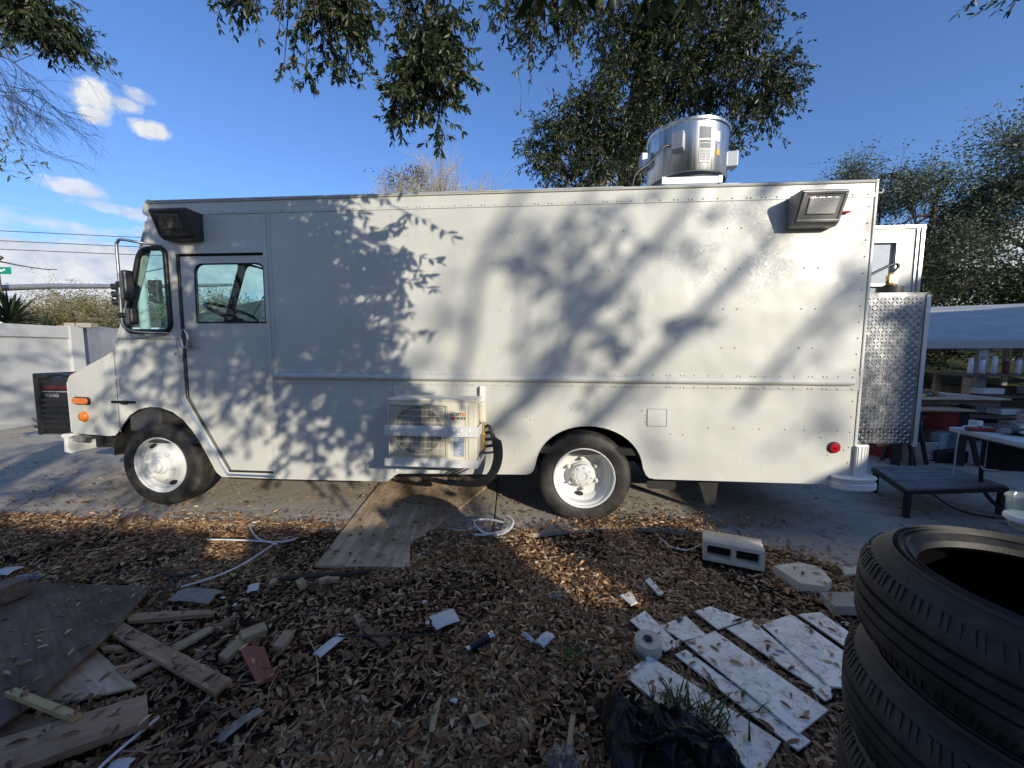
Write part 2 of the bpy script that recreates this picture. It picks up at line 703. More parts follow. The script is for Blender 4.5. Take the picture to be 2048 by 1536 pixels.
M['concrete'] = concrete_mat('driveway_concrete', (.32, .285, .23), (.48, .435, .36))
M['block'] = concrete_mat('pale_concrete_block', (.52, .46, .35), (.72, .66, .53), False, 3)
M['kerb'] = concrete_mat('old_concrete', (.30, .27, .22), (.46, .42, .34), False, 2)
M['wall_paint'] = paint_mat('painted_wall', (.50, .50, .485), .15)


def dirt_mat():
    m, nt, bs = new_mat('dark_soil')
    v = coords(nt)
    f = noise(nt, v, 5, 8, .7)
    c = ramp(nt, f, [(.3, (.018, .013, .010)), (.7, (.07, .047, .032))])
    nt.links.new(c, bs.inputs['Base Color'])
    bs.inputs['Roughness'].default_value = .95
    bs.inputs['Specular IOR Level'].default_value = .1
    bump(nt, bs, noise(nt, v, 40, 6, .7), .8, .02)
    return m


M['dirt'] = dirt_mat()


def grass_mat():
    m, nt, bs = new_mat('dry_grass_ground')
    v = coords(nt, scale=(1, 1, 1))
    f = noise(nt, v, .5, 9, .7)
    c = ramp(nt, f, [(.3, (.028, .035, .016)), (.5, (.06, .065, .026)), (.7, (.16, .13, .07))])
    c = mixc_(nt, ramp(nt, noise(nt, v, 9, 6, .75), [(.4, (0, 0, 0)), (.7, (1, 1, 1))]), c, (.03, .04, .016))
    nt.links.new(c, bs.inputs['Base Color'])
    bs.inputs['Roughness'].default_value = .95
    bs.inputs['Specular IOR Level'].default_value = .1
    bump(nt, bs, noise(nt, v, 18, 6, .7), .8, .05)
    return m


M['grass_ground'] = grass_mat()


def tile_mat():
    m, nt, bs = new_mat('white_marbled_plank')
    v = coords(nt)
    f = noise(nt, v, 5, 8, .7, .8)
    c = ramp(nt, f, [(.36, (.60, .585, .53)), (.56, (.84, .825, .765))])
    d = noise(nt, v, 34, 7, .78, .5)
    c = mixc_(nt, ramp(nt, d, [(.51, (0, 0, 0)), (.62, (.75, .75, .75))]), c, (.26, .225, .17))
    nt.links.new(c, bs.inputs['Base Color'])
    bs.inputs['Roughness'].default_value = .38
    bump(nt, bs, d, .12, .002)
    return m


M['tile'] = tile_mat()
M['ply'] = wood_mat('weathered_plywood', (.32, .21, .12), (.72, .57, .40), 2.2, 0)
M['ply_dark'] = wood_mat('dark_wet_plywood', (.10, .068, .046), (.27, .19, .13), 2.5, 0)
M['plank'] = wood_mat('reddish_plank', (.28, .165, .095), (.58, .38, .23), 2.5, 0)
M['plank_yellow'] = wood_mat('yellow_pine', (.46, .33, .15), (.70, .56, .27), 2.5, 0)
M['plank_pale'] = wood_mat('pale_scrap_wood', (.34, .24, .14), (.54, .41, .26), 2.5, 0)
M['plank_red'] = wood_mat('red_stained_wood', (.24, .075, .05), (.40, .15, .10), 2.5, 0)
M['fence_wood'] = wood_mat('grey_fence_board', (.18, .15, .12), (.34, .29, .23), 2.5, 2)
M['bark'] = wood_mat('oak_bark', (.05, .040, .032), (.14, .115, .09), 3, 2, .9)
M['twig_tan'] = simple('tan_bare_twigs', (.42, .36, .25), .9, 0, .3, 1)
M['twig_dark'] = simple('dark_bare_twigs', (.055, .043, .038), .9, 0, .3, 4)
M['litter'] = leaf_mat('dead_leaf_litter', [(0, (.06, .028, .014)), (.20, (.17, .083, .040)), (.44, (.32, .17, .076)),
                                            (.68, (.46, .265, .125)), (.85, (.60, .39, .20)), (.95, (.74, .56, .35)), (1, (.20, .10, .05))], .6, .12, .35)
M['twig_mix'] = leaf_mat('twig_bits', [(0, (.04, .025, .015)), (.5, (.16, .11, .07)), (1, (.42, .33, .22))], .8, 0, .2)
M['oak_leaf'] = leaf_mat('oak_leaf', [(0, (.016, .028, .012)), (.4, (.032, .052, .020)), (.75, (.058, .082, .028)), (.93, (.12, .14, .045)), (1, (.20, .15, .06))], .42, .32, .45)
M['oak_leaf_b'] = leaf_mat('far_oak_leaf', [(0, (.022, .038, .016)), (.6, (.045, .068, .028)), (1, (.10, .11, .045))], .5, .25, .3)
M['hazel_leaf'] = leaf_mat('tan_green_leaf', [(0, (.10, .095, .035)), (.5, (.19, .165, .06)), (1, (.33, .26, .12))], .7, .3, .2)
M['pale_leaf'] = leaf_mat('grey_green_leaf', [(0, (.07, .10, .065)), (.5, (.13, .17, .105)), (1, (.26, .29, .19))], .6, .3, .25)
M['blade'] = leaf_mat('grass_blade', [(0, (.03, .06, .015)), (.6, (.06, .11, .025)), (1, (.16, .17, .06))], .5, .3, .3)
M['yucca'] = leaf_mat('yucca_blade', [(0, (.022, .036, .018)), (1, (.06, .085, .035))], .45, .1, .4)
M['paper'] = simple('white_paper', (.62, .61, .58), .8, 0, .1, 30, .2, 60)
M['bag'] = simple('black_plastic_film', (.008, .0075, .007), .34, 0, .2, 5, .5, 60, .28)
M['clearfilm'] = glass_mat('clear_film', (.84, .86, .87), .22, .15)
M['liner'] = simple('shaded_tyre_liner', (.005, .005, .005), 1.0, 0, .1, 8, spec=0.0)  # black lining rubber, taken darker to carry the shade of the well
M['vinyl'] = simple('clear_vinyl_tube', (.62, .62, .58), .15, 0, .1, 30)
M['cardboard'] = simple('grey_cardboard', (.30, .27, .22), .85, 0, .15, 20, .2)
M['roof_metal'] = simple('ribbed_roof_metal', (.42, .425, .415), .6, .1, .12, 3)
M['shingle'] = simple('dark_shingles', (.06, .062, .065), .85, 0, .3, 14, .4, 30)
M['white_trim'] = simple('white_painted_board', (.70, .71, .70), .6, 0, .06, 4)
M['pole_wood'] = wood_mat('utility_pole_wood', (.20, .155, .11), (.36, .29, .21), 2, 2)
M['pole_conc'] = simple('concrete_pole', (.52, .52, .48), .8, 0, .1, 3)
M['sign_green'] = simple('green_sign', (.0, .22, .14), .5)
M['galv'] = simple('galvanised_steel', (.36, .37, .38), .45, .6, .15, 5)
M['dark_steel'] = simple('dark_steel', (.035, .033, .032), .55, .4, .3, 12)
M['table_white'] = simple('white_table_plastic', (.66, .66, .63), .5, 0, .06, 8)
M['orange'] = simple('orange_plastic', (.62, .20, .03), .5)
M['yellow'] = simple('yellow_plastic', (.72, .42, .03), .45)
M['cloth_green'] = simple('green_cloth', (.10, .13, .075), .95, 0, .3, 25, .4)
M['red_plastic'] = simple('red_tub_plastic', (.25, .020, .022), .5)
M['blue_plastic'] = simple('blue_grey_plastic', (.28, .33, .40), .5)
M['tote'] = simple('cloudy_tote_plastic', (.42, .41, .38), .4, 0, .2, 25)
M['can'] = simple('spray_can_grey', (.52, .54, .58), .35, .4, .2, 12)
M['slat_wood'] = wood_mat('grey_slat_wood', (.17, .16, .155), (.36, .34, .325), 2.5, 0)
M['door_white'] = simple('offwhite_door_panel', (.60, .585, .54), .5, 0, .06, 6, .1, 40)
M['flood_glass'] = None


def flood_mat():
    m, nt, bs = new_mat('prismatic_lens')
    v = coords(nt)
    w = nt.nodes.new('ShaderNodeTexVoronoi')
    w.inputs['Scale'].default_value = 70
    nt.links.new(v, w.inputs['Vector'])
    nt.links.new(ramp(nt, w.outputs['Distance'], [(0, (.70, .66, .57)), (.6, (.80, .77, .70))]), bs.inputs['Base Color'])
    bs.inputs['Roughness'].default_value = .12
    bs.inputs['Metallic'].default_value = .25
    bump(nt, bs, w.outputs['Distance'], .35, .004)
    return m


M['flood_glass'] = flood_mat()

# ================================================================== SETTING
BED_EDGE = [(-9, 3.35), (-4.5, 3.33), (-3.2, 3.22), (-1.9, 3.18), (-.9, 3.05), (0, 2.98), (.55, 3.12), (1.05, 3.18), (1.5, 3.05),
            (1.95, 2.72), (2.35, 2.40), (2.9, 2.18), (4.0, 1.85), (9, .6)]


def bed_edge(x):
    for (x0, y0), (x1, y1) in zip(BED_EDGE, BED_EDGE[1:]):
        if x0 <= x <= x1:
            return y0 + (y1 - y0) * (x - x0) / (x1 - x0)
    return 3.3


g = MB()
g.add([(-300, -300, -.16), (300, -300, -.16), (300, 400, -.16), (-300, 400, -.16)], [(0, 1, 2, 3)])
tag(g.build('ground', M['grass_ground']), kind='structure')

# bed of soil in front, gently uneven
g = MB()
nx, ny = 150, 80
for j in range(ny + 1):
    for i in range(nx + 1):
        x = -9 + 18 * i / nx
        ye = bed_edge(x) + .05
        y = -6 + (ye + 6) * (1 - (1 - j / ny) ** 1.6)
        e = min(1, (ye - y) / .35)
        z = -.035 + .030 * e * (mnoise.noise(Vector((x * 1.6, y * 1.6, 0))) + .6 * mnoise.noise(Vector((x * 5, y * 5, 3))))
        g.v.append((x, y, z))
for j in range(ny):
    for i in range(nx):
        a = j * (nx + 1) + i
        g.f.append((a, a + 1, a + nx + 2, a + nx + 1))
bed = tag(g.build('soil_bed', M['dirt'], smooth=60), kind='structure')

# concrete driveway, four cast slabs split by shallow joints
drive = empty('driveway')
tag(drive, kind='structure')
xs = [-16, -9.2, -4.7, -0.16, 4.35, 9.2, 15]
for i in range(len(xs) - 1):
    a, b = xs[i] + .006, xs[i + 1] - .006
    for (ya, yb) in ((None, 7.4), (7.412, 12.5)):
        pts = []
        if ya is None:
            n = 16
            for k in range(n + 1):
                x = a + (b - a) * k / n
                wob = .03 * mnoise.noise(Vector((x * 3, 0, 5)))
                pts.append((x, bed_edge(max(-9, min(9, x))) + wob))
            pts += [(b, yb), (a, yb)]
        else:
            pts = [(a, ya), (b, ya), (b, yb), (a, yb)]
        mb = MB()
        mb.prism(pts, -.12, 0)
        mb.build('slab', M['concrete'], drive, bevel=.006)

# grassy bank behind the yard on the right
g = MB()
nx, ny = 60, 40
for j in range(ny + 1):
    for i in range(nx + 1):
        x = 2 + 70 * i / nx
        y = 12.4 + 50 * j / ny
        t = j / ny
        z = -.14 + 3.3 * (1 - math.exp(-t * 5)) * min(1, i / 6) + .25 * mnoise.noise(Vector((x * .2, y * .2, 1))) * min(1, t * 6)
        g.v.append((x, y, z))
for j in range(ny):
    for i in range(nx):
        a = j * (nx + 1) + i
        g.f.append((a, a + 1, a + nx + 2, a + nx + 1))
tag(g.build('grassy_bank', M['grass_ground'], smooth=60), kind='structure')

# ================================================================== TRUCK
TR_O = Vector((0.625, 3.226, 0.0))
truck = empty('step_van', TR_O, (0, R(0.30), R(-4.85)),
              'long white food truck with riveted sides and sliding cab door, parked on the driveway', 'truck')
TM = Matrix.Translation(TR_O) @ Matrix.Rotation(R(-4.85), 4, 'Z') @ Matrix.Rotation(R(.30), 4, 'Y')


def T(x, y, z):
    return TM @ Vector((x, y, z))


W = 2.26   # truck width
WHEEL_C = (-3.63, .56, 1.86)


def front_arch():
    return [(-3.345, .300), (-3.40, .345), (-3.455, .455), (-3.53, .60), (-3.615, .737), (-3.70, .835), (-3.80, .905), (-3.92, .945), (-4.03, .950),
            (-4.15, .925), (-4.25, .865), (-4.33, .775), (-4.385, .700), (-4.42, .665)]


qwin = rpoly([(-4.00, 2.385), (-3.755, 2.385), (-3.75, 1.645), (-4.215, 1.645)], [.10, .07, .09, .10], 6)
cab_outer = [(-4.46, 1.405), (-4.33, 1.485), (-4.335, 1.52), (-3.905, 2.668), (-2.815, 2.668), (-2.815, 2.335), (-3.672, 2.335),
             (-3.672, 1.045), (-3.285, .348), (-2.815, .348), (-2.815, .296)] + front_arch() + [(-4.46, .662)]
cab_side = plate('cab_side_panel', cab_outer, [qwin], 0, .025, M['paint'], truck)
# crease lines and small access plates on the cab side
mb = MB()
mb.box(-4.30, -3.69, -.0035, .002, 1.575, 1.580)
mb.build('seam', M['black'], truck)
for nm, x0, x1, z0, z1 in (('access_plate', -4.30, -4.09, 1.455, 1.572), ('access_plate', -3.90, -3.70, 1.02, 1.30)):
    plate(nm, rpoly([(x0, z1), (x1, z1), (x1, z0), (x0, z0)], .025), [], -.004, .001, M['paint'], truck)
# dark vertical seam at hood line
mb = MB()
mb.box(-4.352, -4.346, -.004, .002, .70, 1.47)
mb.build('seam', M['cab_grey'], truck)
# folded edge round the front arch, the bright strip beside the door
mb = MB()
mb.tube([(x, 0.004, z) for x, z in front_arch()], .006, 6)
mb.build('arch_lip', M['paint'], truck, smooth=50)
mb = MB()
mb.tube([(-3.69, -.004, 1.03), (-3.305, -.004, .352), (-3.28, -.004, .325), (-2.82, -.004, .322)], .011, 6)
mb.build('door_sill_trim', M['chrome'], truck, smooth=50)

# nose: side plate angled inwards, hood, grille face
NI = .085
NX0, NX1 = -4.46, -4.98


def nose_poly(side):
    y0 = 0 if side < 0 else W
    y1 = NI if side < 0 else W - NI
    th = .02 if side < 0 else -.02
    prof = rpoly([(-4.46, 1.405), (-4.945, 1.225), (-4.99, 1.155), (-4.975, .655), (-4.46, .658)], [0, .05, .04, .03, 0], 4)
    mb = MB()
    n = len(prof)

    def yy(x): return y0 + (y1 - y0) * (NX0 - x) / (NX0 - NX1)
    vs = [(p[0], yy(p[0]), p[1]) for p in prof] + [(p[0], yy(p[0]) + th, p[1]) for p in prof]
    fs = [tuple(range(n)), tuple(range(n, 2 * n))[::-1]] + [(i, (i + 1) % n, n + (i + 1) % n, n + i) for i in range(n)]
    return mb.add(vs, fs)


nose_poly(-1).build('nose_side_panel', M['paint'], truck)
nose_poly(1).build('nose_side_panel', M['paint'], truck)
# hood skin
mb = MB()
sect = []
for (x, z) in [(-4.30, 1.500), (-4.40, 1.455), (-4.46, 1.425), (-4.64, 1.357), (-4.82, 1.288), (-4.91, 1.250), (-4.96, 1.212), (-4.99, 1.15)]:
    ins = max(0, NI * (NX0 - x) / (NX0 - NX1))
    row = []
    for (yy_, dz) in [(0.0, -.055), (.004, -.022), (.020, -.004), (.05, .006), (.5, .022), (W / 2, .030), (W - .5, .022), (W - .05, .006), (W - .02, -.004), (W - .004, -.022), (W, -.055)]:
        yv = ins + yy_ * (W - 2 * ins) / W
        row.append((x, yv, z + dz))
    sect.append(row)
for row in sect: mb.v.extend(row)
m_ = len(sect[0])
for i in range(len(sect) - 1):
    for k in range(m_ - 1):
        a = i * m_ + k
        mb.f.append((a, a + 1, a + m_ + 1, a + m_))
mb.build('hood', M['paint'], truck, smooth=40)
mb = MB()
mb.box(-4.99, -4.968, NI, W - NI, .668, 1.155)
mb.build('grille_panel', M['paint_flat'], truck)
mb = MB()
for k in range(8):
    z = .80 + k * .035
    mb.box(-5.003, -4.99, .45, W - .45, z, z + .018)
mb.build('grille', M['dark'], truck)
for yv in (.28, W - .28):
    mb = MB()
    mb.lathe([(0, 0), (.085, 0), (.095, .012), (.09, .02), (0, .03)], 24, AXY((-4.99, yv, .98), (-1, 0, 0)))
    mb.build('headlight', M['clearfilm'], truck, smooth=40)
# hood latch
mb = MB()
mb.box(-4.70, -4.66, .12, .17, 1.32, 1.345)
mb.build('hood_latch', M['black'], truck, bevel=.005)

# fender marker lamps
mb = MB()
pts = rpoly([(-.115, .038), (.115, .038), (.115, -.038), (-.115, -.038)], .036, 6)
mb.prism([(p[0], p[1]) for p in pts], 0, .012, AXY((-4.79, .052, .985), (-.163, -1, 0)))
o = mb.build('side_marker', M['black'], truck, bevel=.004)
mb = MB()
pts = rpoly([(-.10, .029), (.10, .029), (.10, -.029), (-.10, -.029)], .028, 6)
mb.prism([(p[0], p[1]) for p in pts], .012, .030, AXY((-4.79, .052, .985), (-.163, -1, 0)))
l_ = mb.build('lens', M['amber'], o, bevel=.006)
mb = MB()
mb.lathe([(.050, 0), (.050, .014), (.036, .034), (0, .044)], 20, AXY((-4.775, .050, .832), (-.163, -1, 0)))
tag(mb.build('side_marker', M['amber'], truck, smooth=50), 'round amber marker lamp low on the nose')
# hood strap latch
mb = MB()
mb.box(-4.405, -4.165, -.018, -.001, .978, 1.000)
mb.box(-4.30, -4.23, -.026, -.018, .970, 1.004)
mb.build('hood_catch', M['black'], truck, bevel=.003)
mb = MB()
mb.box(-4.335, -4.315, -.012, -.001, 1.06, 1.22)
mb.box(-4.352, -4.30, -.014, -.001, 1.20, 1.235)
mb.build('hinge', M['paint_flat'], truck, bevel=.003)

# quarter window: rubber gasket + glass + divider
mb = MB()
mb.tube([(p[0], -.006, p[1]) for p in qwin] + [(qwin[0][0], -.006, qwin[0][1])], .022, 8, cap=False)
qg = mb.build('quarter_window', M['black'], truck, smooth=60)
plate('pane', qwin, [], .010, .016, M['glass_teal'], qg)

# sliding door, recessed
door_outer = [(-3.645, 2.318), (-2.822, 2.318), (-2.822, .358), (-3.272, .358), (-3.640, 1.020)]
dwin = rpoly([(-3.505, 2.245), (-2.848, 2.245), (-2.848, 1.728), (-3.515, 1.728)], [.085, .07, .004, .004], 6)
door = plate('sliding_door', door_outer, [dwin], .020, .045, M['paint'], truck)
mb = MB()
mb.tube([(p[0], .018, p[1]) for p in dwin] + [(dwin[0][0], .018, dwin[0][1])], .007, 6, cap=False)
dw = mb.build('door_window', M['black'], truck, smooth=60)
plate('pane', dwin, [], .034, .039, M['glass_teal'], dw)
# dark rubber seal in the gap at the leading edge and along the top
mb = MB()
mb.tube([(-3.655, .020, 2.335), (-3.655, .020, 1.040), (-3.280, .020, .362)], .013, 6)
mb.tube([(-3.67, .022, 2.326), (-2.82, .022, 2.326)], .012, 6)
mb.build('door_seal', M['black'], door, smooth=60)
mb = MB()
mb.box(-3.27, -2.83, -.006, .02, .350, .362)
mb.build('door_track', M['dark'], truck)
# handle on the door: bright oval loop
mb = MB()
ring = [(-3.585 + .030 * math.cos(t), -.045, 1.575 + .082 * math.sin(t)) for t in [2 * math.pi * k / 20 for k in range(21)]]
mb.tube(ring, .009, 8, cap=False)
mb.lathe([(.030, 0), (.030, .012), (.022, .02)], 16, AXY((-3.615, .022, 1.53), (0, -1, 0)))
mb.bar((-3.60, -.04, 1.50), (-3.60, .02, 1.50), .02)
mb.bar((-3.585, -.04, 1.655), (-3.585, .02, 1.655), .018)
hd = mb.build('handle', M['chrome'], door, smooth=40)
plate('handle_insert', [(-3.585 + .026 * math.cos(t), 1.575 + .078 * math.sin(t)) for t in [2 * math.pi * k / 20 for k in range(20)]], [], -.044, -.036, M['bronze'], door)
mb = MB()
mb.box(-3.735, -3.71, -.010, .0, 1.44, 1.60)
mb.lathe([(.012, 0), (.012, .014)], 10, AXY((-3.722, -.008, 1.585), (0, -1, 0)))
mb.lathe([(.012, 0), (.012, .014)], 10, AXY((-3.722, -.008, 1.455), (0, -1, 0)))
mb.build('door_catch', M['paint_flat'], truck, bevel=.003)

# main box sides
main_outer = [(-2.812, 2.668), (2.135, 2.668), (2.135, 1.302), (-2.812, 1.302)]
plate('side_panel', main_outer, [], 0, .025, M['paint_worn'], truck)
arch_r = []
for k in range(25):
    t = math.pi * k / 24
    arch_r.append((.020 + .470 * math.cos(t) * (1.0 if t < math.pi / 2 else .97), .43 + .427 * (math.sin(t) ** .86)))
low = [(-2.812, 1.188), (2.135, 1.188), (2.135, .462), (1.998, .462), (1.990, .414)]
low += [(.585, .410), (.545, .418), (.512, .445)] + arch_r[1:-1] + [(-.447, .455), (-.470, .425), (-.505, .414)]
low += [(-1.645, .386), (-1.675, .372), (-1.735, .322), (-1.765, .308), (-2.812, .296)]
plate('side_panel', low, [], 0, .025, M['paint'], truck)
mb = MB()
mb.tube([(p[0], .003, p[1]) for p in [(.545, .418), (.512, .445)] + arch_r[1:-1] + [(-.447, .455), (-.470, .425)]], .006, 6)
mb.build('arch_lip', M['paint'], truck, smooth=50)
# moulding band with a raised half-round rub rail
mb = MB()
mb.box(-2.812, 2.133, -.004, .022, 1.186, 1.304)
mb.build('moulding_band', M['paint'], truck, bevel=.002)
mb = MB()
prof = [(.0, 1.222), (-.018, 1.226), (-.030, 1.238), (-.033, 1.252), (-.026, 1.266), (-.018, 1.269), (-.014, 1.276), (0, 1.281)]
n = len(prof)
xsr = [(-2.770, .55), (-2.762, .85), (-2.745, 1.0), (2.065, 1.0), (2.085, .85), (2.095, .55)]
for x, s in xsr:
    zc = 1.251
    for (y, z) in prof:
        mb.v.append((x, -.004 + y * s, zc + (z - zc) * s))
for i in range(len(xsr) - 1):
    for k in range(n - 1):
        a = i * n + k
        mb.f.append((a, a + 1, a + n + 1, a + n))
mb.f.append(tuple(range(n)))
mb.f.append(tuple(range((len(xsr) - 1) * n, len(xsr) * n))[::-1])
mb.build('rub_rail', M['paint'], truck, smooth=30)
# vertical pillar strip behind the door
mb = MB()
mb.box(-2.828, -2.790, -.010, .0, .30, 2.66)
mb.box(-2.760, -2.754, -.006, .0, .31, 2.66)
mb.build('pillar_strip', M['paint'], truck, bevel=.002)
# corner post at the rear
mb = MB()
mb.box(2.128, 2.152, -.008, .05, .462, 2.80)
mb.build('corner_post', M['paint'], truck, bevel=.006)
# top rail band
mb = MB()
prof = [(0.0, 2.666), (-.006, 2.668), (-.006, 2.700), (-.001, 2.704), (-.001, 2.772), (-.012, 2.774), (-.016, 2.782), (-.008, 2.792), (.002, 2.796), (.018, 2.806), (.05, 2.815), (.05, 2.666)]
n = len(prof)
xt = [(-3.885, 0), (-3.87, 0), (2.135, 0)]
xt = [-3.885, -3.0, -2.0, -1.0, 0, 1.0, 2.138]
for x in xt:
    for (y, z) in prof:
        mb.v.append((x, y, z + .004 * mnoise.noise(Vector((x * 2, 0, 0)))))
for i in range(len(xt) - 1):
    for k in range(n):
        a = i * n + k
        b = i * n + (k + 1) % n
        mb.f.append((a, b, b + n, a + n))
mb.f.append(tuple(range(n)))
mb.f.append(tuple(range((len(xt) - 1) * n, len(xt) * n))[::-1])
mb.build('roof_rail', M['paint'], truck, smooth=30)
mb = MB()
mb.box(-3.90, .25, -.019, -.0005, 2.783, 2.797)
mb.build('drip_rail', M['trim'], truck, bevel=.004)
# rolled front cap of the roof
mb = MB()
rows = []
for k in range(9):
    t = (math.pi / 2) * k / 8
    rows.append((-3.88 - .085 * math.sin(t), 2.715 + .095 * math.cos(t)))
rows += [(-3.962, 2.690), (-3.930, 2.672), (-3.89, 2.668)]
for yv, s in ((-.006, .82), (.01, .95), (.04, 1.0), (W / 2, 1.12), (W - .04, 1.0), (W + .006, .82)):
    for x, z in rows:
        mb.v.append((-3.88 + (x + 3.88) * s, yv, 2.69 + (z - 2.69) * (.96 + .04 * s)))
n = len(rows)
for i in range(5):
    for k in range(n - 1):
        a = i * n + k
        mb.f.append((a, a + 1, a + n + 1, a + n))
mb.f.append(tuple(range(n)))
mb.f.append(tuple(range(5 * n, 6 * n)))
mb.build('roof_front_cap', M['paint'], truck, smooth=50)
# roof skin
mb = MB()
for x in (-3.90, 2.14):
    for yv, z in ((.012, 2.804), (.08, 2.822), (.5, 2.845), (W / 2, 2.86), (W - .5, 2.845), (W - .08, 2.822), (W - .012, 2.804)):
        mb.v.append((x, yv, z))
for k in range(6):
    mb.f.append((k, k + 1, 8 + k, 7 + k))
mb.build('roof', M['paint_flat'], truck, smooth=60)
# far side and rear
far_outer = [(-4.46, 1.405), (-4.335, 1.50), (-3.905, 2.76), (2.135, 2.80), (2.135, .42), (.60, .42), (.47, .60), (.30, .82), (-.26, .82), (-.42, .62), (-.5, .42), (-3.35, .32), (-3.62, .74), (-3.80, .90), (-4.05, .95), (-4.30, .80), (-4.40, .66), (-4.46, .66)]
fq = rpoly([(-4.02, 2.385), (-3.77, 2.385), (-3.77, 1.645), (-4.24, 1.645)], .08)
fd = rpoly([(-3.505, 2.245), (-2.848, 2.245), (-2.848, 1.728), (-3.515, 1.728)], .06)
tag(plate('side_panel', far_outer, [fq, fd], W - .025, W, M['paint_flat'], truck), 'plain far side of the body with cab window openings')
mb = MB()
mb.box(2.11, 2.135, .03, .45, .44, 2.80)
mb.box(2.11, 2.135, W - .45, W - .03, .44, 2.80)
mb.box(2.11, 2.135, .45, W - .45, 2.50, 2.80)
mb.box(2.08, 2.105, .45, 1.30, .60, 2.50)
mb.build('rear_wall', M['paint_flat'], truck)
# windscreen frame and panes
WB, WT = Vector((-4.315, 0, 1.500)), Vector((-3.925, 0, 2.60))


def ws(y, t, off=0):
    p = WB.lerp(WT, t)
    return Vector((p.x + off, y, p.z))


mb = MB()
mb.bar(ws(.03, -.02), ws(W - .03, -.02), .07, .05)
mb.bar(ws(.03, .97), ws(W - .03, .97), .10, .05)
mb.bar(ws(.035, 0), ws(.035, 1.02), .07, .05)
mb.bar(ws(W - .035, 0), ws(W - .035, 1.02), .07, .05)
mb.build('windscreen_frame', M['paint_flat'], truck, bevel=.008)
mb = MB()
mb.bar(ws(W / 2 + .02, 0), ws(W / 2 + .02, 1), .085, .05)
mb.build('windscreen_post', M['black'], truck, bevel=.012)
for (ya, yb) in ((.07, W / 2 - .02), (W / 2 + .06, W - .07)):
    fr = MB()
    ring = []
    for (yy_, tt) in rpoly([(ya, .03), (yb, .03), (yb, .92), (ya, .92)], .085, 5):
        ring.append(ws(yy_, tt))
    fr.tube([(p.x, p.y, p.z) for p in ring] + [tuple(ring[0])], .016, 6, cap=False)
    fo = fr.build('windscreen', M['black'], truck, smooth=60)
    gl = MB()
    n = len(ring)
    gl.v = [tuple(p) for p in ring] + [(p.x - .005, p.y, p.z) for p in ring]
    gl.f = [tuple(range(n)), tuple(range(n, 2 * n))[::-1]] + [(i, (i + 1) % n, n + (i + 1) % n, n + i) for i in range(n)]
    gl.build('pane', M['glass_teal'], fo)
mb = MB()
mb.box(-3.93, -3.88, .03, W - .03, 2.60, 2.80)
mb.build('header_panel', M['paint_flat'], truck)
# wipers
for yv in (.75, 1.85):
    mb = MB()
    mb.tube([ws(yv, .99, .02), ws(yv - .12, .80, -.04), ws(yv - .20, .60, -.03)], .008, 5)
    mb.tube([ws(yv - .12, .86, -.03), ws(yv - .30, .36, -.03)], .006, 5)
    mb.build('wiper', M['black'], truck, smooth=50)
# interior
mb = MB()
mb.box(-4.28, -2.0, .03, W - .03, .60, .66)
mb.build('cab_floor', M['cab_dark'], truck)
mb = MB()
mb.box(-2.0, 2.08, .03, W - .03, .60, .66)
mb.build('body_floor', M['dark'], truck)
mb = MB()
mb.box(-2.74, -2.71, .03, W - .03, .66, 2.80)
mb.build('bulkhead', M['cab_grey'], truck)
mb = MB()
mb.box(-3.90, -2.75, .03, W - .03, 2.74, 2.76)
mb.build('cab_ceiling', M['cab_grey'], truck)
# dash: sloped cowl box and instrument hood
mb = MB()
P_ = [(-4.30, .70), (-4.29, 1.50), (-4.02, 1.53), (-3.86, 1.47), (-3.84, 1.30), (-3.95, 1.20), (-3.98, .70)]
mb.prism([(p[0], p[1]) for p in P_], -W + .04, -.04, Matrix(((1, 0, 0, 0), (0, 0, -1, 0), (0, 1, 0, 0), (0, 0, 0, 1))))
mb.build('dashboard', M['cab_dark'], truck, bevel=.015)
mb = MB()
mb.box(-4.02, -3.76, .13, .52, 1.50, 1.66)
mb.build('instrument_hood', M['cab_dark'], truck, bevel=.03)
mb = MB()
wc = Vector(WHEEL_C)
wax = Vector((.42, 0, .91)).normalized()
mw = AXY(wc, wax)
ring = [tuple(mw @ Vector((.235 * math.cos(t), .235 * math.sin(t), 0))) for t in [2 * math.pi * k / 36 for k in range(37)]]
mb.tube(ring, .017, 8, cap=False)
for a in (30, 150, 270):
    mb.tube([mw @ Vector((0, 0, -.04)), mw @ Vector((.235 * math.cos(R(a)), .235 * math.sin(R(a)), 0))], .012, 6)
mb.lathe([(.06, -.08), (.065, -.03), (.045, -.015), (0, -.012)], 16, mw)
mb.tube([mw @ Vector((0, 0, -.06)), Vector((-3.95, .56, 1.05))], .035, 8)
mb.build('steering_wheel', M['black'], truck, smooth=50)
mb = MB()
mb.box(-3.25, -2.85, .35, .80, 1.02, 1.14)
mb.box(-2.93, -2.84, .35, .80, 1.14, 1.66)
mb.build('driver_seat', M['cab_dark'], truck, bevel=.03)
mb = MB()
mb.box(-3.80, -3.62, .95, 1.22, 2.50, 2.56)
mb.bar((-3.72, 1.08, 2.56), (-3.72, 1.08, 2.72), .02)
mb.tube([(-3.6, .9, 2.5), (-3.45, .95, 2.44), (-3.35, 1.0, 2.46), (-3.2, 1.02, 2.40)], .012, 6)
mb.build('overhead_bracket', M['black'], truck, bevel=.006)

